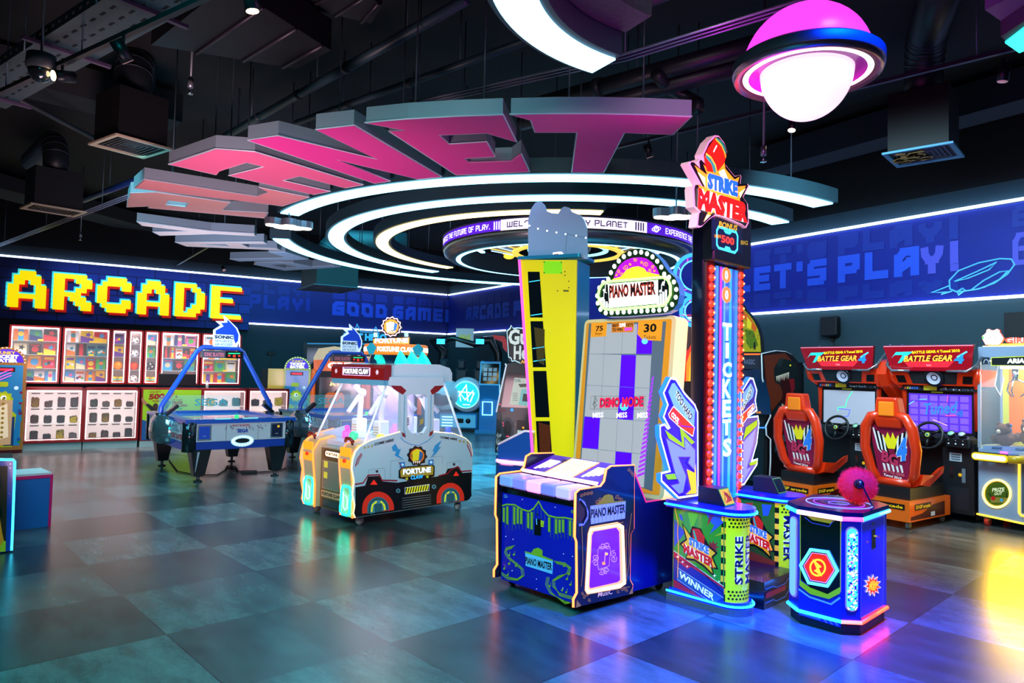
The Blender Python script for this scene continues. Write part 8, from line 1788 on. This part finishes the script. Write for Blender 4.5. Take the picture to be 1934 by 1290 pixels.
# ================================================================== dinosaur game
def dino():
    Y=10.75; o=DY(1442,860,Y); r=root_at('dinosaur_game_cabinet','dark dinosaur cabinet with roaring jaws on its side, behind the farther racing seat','arcade machine',(o.x,o.y),-57.6)
    s=Fr(r,(0,0,0),(0,1,0),(0,0,1)); K=(1380,560,3.2286); A=Art(s,*K)
    o=[(195,350),(280,332),(340,338),(375,355),(410,395),(425,440),(440,700),(440,1250),(225,1250),(245,1100),(250,1000),(250,870),(225,845),(222,790),(250,730),(235,620),(200,500)]
    P=[(u,max(v,.02)) for u,v in A.q(o)]; MB().prism(P,-.05,0,mat('#1c0c0e',.4,.02,coat=.3),s.M).build('side_panel',r)
    MB().tube([s.M@Vector((p[0],p[1],-.02)) for p in (P[9:]+P[:5])],.012,mat('#c8d8e0',.3,.3),n=6).build('edge_trim',r)
    dk=mat('#14201f',.45,.02); A.poly([(200,360),(330,345),(400,420),(330,600),(250,700),(225,600)],mat('#6c2a14',.4,.06),0)
    A.poly([(262,440),(285,400),(330,380),(380,395),(410,440),(425,560),(420,800),(380,860),(330,830),(280,800),(250,700),(330,620),(300,540),(268,520)],dk,1).poly([(300,500),(350,480),(375,540),(365,640),(330,690),(310,660),(315,580)],mat('#3a0808',.4,.05),2)
    for i in range(9): x=275+i*9; y=505-i*3; A.poly([(x,y-18),(x+8,y-20),(x+5,y+14+(i%3)*6)],mat('#d8d0b8',.4,.25),3)
    for i in range(10): t=i/9; x=312+t*55; y=665+35*math.sin(t*3)-t*60; A.poly([(x-4,y+6),(x+4,y+6),(x+1,y-16)],mat('#d8d0b8',.4,.2),3)
    A.poly([(355,505),(385,500),(390,560),(370,600)],mat('#8c1420',.4,.1),3).circ(362,420,5,E('#d8d81c',.8),3,8).poly([(290,385),(320,372),(310,420),(285,430)],mat('#22302e',.45,.02),2)
    g=mat('#3c5458',.4,.06); A.circ(328,905,54,g,4,26,ry=108,hole=.9).poly([(262,900),(392,905),(392,962),(262,950)],mat('#16282c',.4),5).text('JURASSIC PARK',(268,948),(388,955),(268,910),g,6,.04).text('ARCADE',(300,985),(360,990),(300,965),g,6,.03)
    A.poly([(300,880),(320,840),(350,850),(360,870),(335,868),(345,890),(325,885)],g,5)
    A.build('side_artwork',r)
    f=Fr(r,(0,0,0),(1,0,0),(0,0,1)); A=Art(f,*K)
    uL=f.p(1300,800)[0]; MB().box(uL,-.06,.08,1.05,.1,1.95,mat('#0c1014',.4)).build('cabinet_body',r)
    A.poly([(20,355),(195,355),(190,445),(20,440)],mat('#2c2a38',.4,.05),0).poly([(20,455),(192,440),(240,620),(245,720),(20,715)],mat('#0c2c48',.1,.08,coat=1),0).text('JURASSIC',(60,420),(150,425),(60,380),mat('#7a7890',.3,.15),2,.02)  # blue reflection is painted into the dark screen colour
    A.line([(20,352),(195,352)],.02,E('#ff5a1c',2),2).line([(168,800),(220,800)],.02,E('#3a7aff',1.5),2).text('12.89',(155,712),(185,714),(155,700),E('#ff8a1c',1),2)
    A.build('front_print',r)
    t=Art(f,*K,base=.0); o=[(-60,345),(-60,60),(20,30),(75,50),(90,80),(120,110),(150,150),(175,200),(188,250),(195,345)]
    MB().prism(t.q(o),-.05,0,mat('#0c120c',.4),f.M).build('topper_board',r); t.base=.002
    t.poly([(60+(x-60)*.93,200+(y-200)*.95) for x,y in o],mat('#a89c10',.4,.45,noise=.0),0).poly([(70,75),(120,130),(160,190),(150,220),(110,170),(80,130)],mat('#d85a14',.4,.4),1).poly([(90,200),(140,210),(170,300),(120,320),(95,280)],mat('#5a7a10',.4,.3),1).poly([(140,290),(150,270),(155,320),(142,330)],BLK,2).poly([(100,120),(130,160),(125,200),(100,190)],mat('#e0c81c',.4,.5),2)
    random.seed(6)
    for i in range(50): x=85+random.random()*90; y=110+random.random()*210; (x<190 and y>60+x) and t.line([(x,y),(x+random.uniform(-8,8),y+10)],.01,mat(random.choice(['#4c5a10','#e0d02c','#7a3c10','#2c3a0c']),.4,.2),2)
    t.build('topper_artwork',r)
dino()
# ================================================================== claw machine on the right edge
def girly():
    a=Z(1847,975,.10); r=root_at('claw_machine','white claw machine with yellow neon and bear lamp, cut off by the right edge','claw machine',(a.x,a.y),-57.6)
    W_=.95; D=.60; wh=mat('#8fa0b8',.3,.03,coat=.5); yn=E('#ffc82c',3.2)
    f=Fr(r,(0,0,0),(1,0,0),(0,0,1)); K=(1780,600,3.145); A=Art(f,*K)
    zt=f.p(1846,845)[1]; zg=f.p(1846,680)[1]; zr=f.p(1846,655)[1]
    MB().box(0,W_,0,D,.10,zt,wh,bv=.01).build('lower_cabinet',r)
    MB().box(-.0,W_,0,D,zg,zr,wh,bv=.01).build('roof_box',r); MB().box(.04,W_-.04,.04,D-.02,zr,zr+.012,E('#ffe07a',2.4)).build('roof_light',r)
    A.b=MB(); A.neon([(205,1165),(520,1232)],.010,yn,w=.004); A.build('base_neon',r)
    for x in (.0,W_-.03):
        for y in (.0,D-.03): MB().box(x,x+.03,y,y+.03,zt,zg,mat('#b8c4d4',.25,metal=.4)).build('corner_post',r)
    gl=mat('#e0f0ff',.02,0,0,.07); MB().box(.03,W_-.03,.002,.005,zt,zg,gl).build('front_glass',r); MB().box(.002,.005,.03,D-.03,zt,zg,gl).build('side_glass',r)
    MB().box(.02,W_-.02,D-.025,D-.012,zt,zg,mat('#c8c03c',.4,.25)).box(.10,.35,D-.03,D-.026,zt+.1,zg-.1,mat('#e86a1c',.4,.4)).box(.5,.62,D-.03,D-.026,zt+.1,zg-.1,mat('#c8d81c',.4,.5)).build('back_board',r)
    MB().box(.02,W_-.02,.02,D-.02,zt,zt+.03,mat('#d0b888',.5)).build('prize_floor',r)
    MB().box(.05,W_-.05,.1,D-.1,zg-.012,zg-.002,E('#e0f4ff',4)).build('ceiling_lamp',r)
    # front prints
    A=Art(f,*K); A.circ(325,1045,88,mat('#b8982c',.3,.2),0,36).circ(325,1045,70,mat('#3c5410',.3,.2),1,36)
    A.neon([(325+81*math.cos(t),1045+81*math.sin(t)) for t in [i*PI/18 for i in range(36)]],.012,E('#ffd870',3.2),closed=True,w=.010)
    A.text('PRIZE',(296,1035),(368,1032),(298,1012),mat('#d8d8a8',.3,.5),3,.03).text('OUT',(308,1055),(355,1053),(310,1038),mat('#d8d8a8',.3,.5),3,.03)
    A.line([(275,1040),(290,1062),(300,1085),(340,1098),(370,1088),(385,1060),(380,1040)],.012,mat('#1c2410',.4),2).circ(303,1072,13,mat('#b01c1c',.3,.3),4).circ(352,1084,10,mat('#3c8cb0',.3,.3),4).poly([(285,1065),(390,1070),(380,1100),(290,1098)],mat('#8c7c2c',.4,.1),2.5)
    A.neon([(520,825),(465,828),(458,840),(458,1160),(470,1175),(520,1185)],.010,yn,w=.01).poly([(470,840),(530,835),(530,1170),(470,1160)],mat('#4c5a6c',.3,.05),1)
    A.poly([(290,235),(530,225),(530,285),(290,285)],mat('#141c20',.3),1).line([(292,285),(292,238),(530,228)],.006,mat('#c8e82c',.3,1),3).line([(292,284),(530,286)],.006,mat('#c8e82c',.3,1),3).text('ARIAHS',(385,272),(540,270),(388,243),E('#f0fff0',1.6),3,.05)
    A.poly([(235,235),(280,235),(280,275),(235,278)],mat('#243040',.3,.1),1).line([(245,272),(250,252),(262,248),(272,256),(275,272)],.006,WHT,2)
    A.poly([(240,758),(530,770),(530,800),(240,785)],mat('#7a94b4',.3,.15),1).text('ARIAHS',(292,782),(355,785),(293,765),mat('#14305c',.4),3,.03).text('FOLLOW US',(435,790),(520,794),(436,776),mat('#14305c',.4),3,.02)
    A.build('front_print',r)
    # padded LED bumper rail
    B=MB(); g=Fr(r,(0,-.14,0),(1,0,0),(0,0,1)); x0=g.p(1833,862)[0]; x1=g.p(1908,866)[0]; z=g.p(1870,864)[1]
    B.prism(rrect(x0,x1,z-.055,z+.055,.05),-.02,.0,mat('#201c10',.4),g.M); B.prism(rrect(x0+.015,x1-.015,z-.045,z+.045,.042),.0,.012,mat('#e0b81c',.3,.5),g.M); B.prism(rrect(x0+.03,x1-.04,z-.028,z+.028,.025),.012,.016,E('#fff2a0',2.6),g.M); B.build('led_bumper',r)
    MB().tube([(x1-.02,-.14,z),(x1+.06,-.12,z),(x1+.10,-.0,z)],.045,mat('#b89414',.3,.2),n=10).tube([(x0+.1,-.14,z-.02),(x0+.1,0,z-.02)],.02,CHR,n=8).build('bumper_bracket',r)
    MB().cyl((x0+.32,-.06,z+.05),(x0+.32,-.06,z+.075),.04,E('#e060e0',1.4),n=16).box(x0+.2,x0+.45,-.12,.0,z+.03,z+.05,mat('#203c6c',.4)).build('button_shelf',r)
    # claw hanging
    ch=MB(); cx,cy,cz=.30,.25,zg
    ch.box(cx-.14,cx+.14,cy-.06,cy+.06,cz-.10,cz-.03,mat('#d8dce0',.3)).cyl((cx,cy,cz-.1),(cx,cy,cz-.24),.035,CHR,n=12)
    for k in range(3): a_=k*2.1+.6; dx,dy=math.cos(a_),math.sin(a_); ch.tube([(cx,cy,cz-.22),(cx+.09*dx,cy+.09*dy,cz-.26),(cx+.12*dx,cy+.12*dy,cz-.36),(cx+.05*dx,cy+.05*dy,cz-.43)],.009,CHR,n=6)
    ch.tube([(cx-.18,cy,cz-.05),(cx-.22,cy,cz-.3),(cx-.16,cy,cz-.42),(cx-.12,cy,cz-.2)],.006,mat('#e8e8e8',.3),n=5); ch.build('claw',r)
    # bear lamp and sign on top
    g=Fr(r,(0,.12,0),(1,0,0),(0,0,1)); A=Art(g,*K,base=.001)
    br=[(258,160),(252,150),(238,125),(236,110),(250,100),(262,88),(262,75),(275,68),(290,76),(308,76),(322,68),(338,74),(340,90),(352,105),(362,122),(350,145),(335,160)]
    A.poly([(300+(x-300)*1.05,115+(y-115)*1.06) for x,y in br],mat('#c8402c',.3,.5),-.5,t=.03).poly(br,E('#fff6ee',3.2),0,t=.03).circ(285,118,4,mat('#5c1c1c',.4),2,8).circ(314,118,4,mat('#5c1c1c',.4),2,8).poly([(236,108),(248,114),(244,130),(237,124)],E('#30e04a',1.5),2)
    A.build('bear_lamp',r); A=Art(g,*K,base=.001); A.otext('GIRLY',(372,150),(560,152),(372,118),E('#ff4a3a',1.6),E('#ffffff',2.2),1,.06,.06); A.build('name_sign',r)
    MB().box(.06,.9,.13,.16,zr,zr+.04,mat('#d8b84a',.3,.5)).build('sign_base',r)
    for x,y in ((.08,.06),(W_-.08,.06),(.08,D-.06)): MB().cyl((x-.02,y,.05),(x+.02,y,.05),.05,mat('#c8301c',.4,.1),n=16).cyl((x-.022,y,.05),(x+.022,y,.05),.02,CHR,n=10).box(x-.03,x+.03,y-.03,y+.03,.07,.11,mat('#c8b82c',.4)).build('caster',r)
    M=mtx(r); random.seed(3)
    def plush(x,y,z,R,c,label,face=True,c2=None):
        t=thing('plush_toy',label,'plush toy',tuple(M@Vector((x,y,z))),r.rotation_euler[2]+random.uniform(-.5,.5),'plush toys in the right claw machine'); m=mat(c,.9,.04)
        MB().sphere((0,0,R*.85),R*.9,m,16,sz=(1.1,.9,.95)).build('body',t); MB().sphere((0,-R*.3,R*1.75),R*.7,m,16).build('head',t)
        for s in (-1,1):
            MB().sphere((s*R*.5,-R*.2,R*2.35),R*.22,m,10).build('ear',t); MB().sphere((s*R*.95,-R*.4,R*.8),R*.35,m,10,sz=(1,1,1.3)).build('arm',t); MB().sphere((s*R*.22,-R*.95,R*1.85),R*.06,BLK,8).build('eye',t)
        MB().sphere((0,-R*.92,R*1.6),R*.24,mat(c2 or '#d8c0a0',.9,.04),10).build('muzzle',t)
        return t
    zf=zt+.03
    plush(.22,.18,zf,.11,'#5c3420','brown plush toy at the left front of the right claw machine'); plush(.62,.16,zf,.13,'#5a3424','big brown plush toy with green band, front middle of the right claw machine')
    plush(.40,.42,zf,.13,'#6a4430','brown plush toy behind the big banded one'); plush(.80,.44,zf+.0,.12,'#4a2c20','dark brown plush toy at the back right of the claw machine'); plush(.12,.44,zf,.10,'#2c5a8c','blue plush toy in the back left corner of the claw machine')
    b=MB(); random.seed(5); b.sphere((0,0,0),.10,mat('#e4e0ea',.9,.15),16,sz=(1.5,.8,.9))
    for i in range(14): t=2*PI*i/14; b.sphere((.13*math.cos(t),-.01,.075*math.sin(t)),.035,mat('#ece8f2',.9,.15),10)
    for s in (-1,1): b.sphere((s*.03,-.085,.01),.008,BLK,8)
    b.build('cloud_plush',loc=tuple(M@Vector((.48,.50,zf+.42))),rotz=r.rotation_euler[2],label='white fluffy cloud plush against the back board of the right claw machine',cat='plush toy')
    b=MB(); b.sphere((0,0,0),.10,mat('#3c2820',.9,.02),14,sz=(1.3,.8,1)); b.sphere((-.06,0,-.11),.05,mat('#4a2c1c',.9,.02),10).sphere((.06,0,-.11),.05,mat('#4a2c1c',.9,.02),10)
    b.build('hanging_plush',loc=tuple(M@Vector((.66,.50,zg-.16))),rotz=r.rotation_euler[2],label='dark plush hung high at the back of the right claw machine',cat='plush toy')
    l=bpy.data.lights.new('cabin_light','AREA'); l.energy=26; l.color=(.8,.93,1); l.size=.5; lo=bpy.data.objects.new('cabin_light',l); COL.objects.link(lo); lo.parent=r; lo.location=(.47,.3,zg-.02)
    area('neon_yellow_bounce',tuple(M@Vector((.6,-.25,.7))),tuple(M@Vector((.6,-2.2,0))),.7,15,(1,.55,.0))
girly()
# wall speaker
def onwall(px,py):
    # meet the right wall plane
    d=ray(px,py); t=((CORN-EYE).dot(nR))/d.dot(nR); return EYE+d*t
c=onwall(1575,617); r=thing('wall_speaker','small black speaker on the right wall above the farther racing simulator','speaker',tuple(c+nR*.02),math.atan2(RD.y,RD.x))
MB().box(-.15,.15,-.16,0,-.17,.17,BLK,bv=.03).build('speaker_box',r); MB().box(-.13,.13,-.165,-.158,-.15,.15,mat('#1c1e22',.7)).build('grille',r); MB().box(-.03,.03,-.02,.0,-.24,-.17,DK).build('bracket',r); MB().tube([(0,0,-.24),(.06,-.01,-.40),(.12,-.01,-.6)],.008,BLK,n=5).build('cable',r)
c=onwall(1932,632); MB().box(-.2,.2,-.02,.02,-.3,.3,mat('#14181c',.5)).build('wall_panel',loc=tuple(c+nR*.04),rotz=math.atan2(RD.y,RD.x),label='dark panel on the right wall behind the bear lamp',cat='panel')
# ------------------------------------------------ pieces that belong to a part hang under that part
SUB={'wheel_badge':'steering_wheel','headrest_panel':'headrest','marquee_print':'marquee','speaker_cone':'speaker_housing','speaker_mesh':'speaker_housing','screen_picture':'screen_bezel','pedestal_print':'pedestal','seat_back_print':'seat_back','coin_door':'coin_tower','gauge':'dashboard','gauge_panel':'dashboard','topper_artwork':'topper_board','kick_artwork':'kick_base','score_screen':'score_display_box','cable':'hub','grille_vanes':'grille_frame','lamp_lens':'lamp_can','pillar_print':'arch_pillar','instruction_card':'instruction_panel','star_emblem':'round_pod','tray_slots':'tray_base','pipe_collars':'pipe_run','topper_sign':'rotating_sign','edge_trim':'letter_body','face_panel':'letter_body','bonus_display':'bonus_box','column_lettering':'light_panel','poster':'counter_body','playfield_line':'playfield','score_display':'score_housing','board_fittings':'cat_ear_board','back_print':'yellow_back_panel','marquee_artwork':'marquee_board'}
for o in list(bpy.data.objects):
    k=o.name.split('.')[0]
    if o.parent and k in SUB and o.parent.parent is None:
        c=[x for x in o.parent.children if x.name.split('.')[0]==SUB[k] and x is not o]
        if c and not o.children:
            best=min(c,key=lambda x:((sum((Vector(b) for b in x.bound_box),Vector())-sum((Vector(b) for b in o.bound_box),Vector())).length))
            o.parent=best
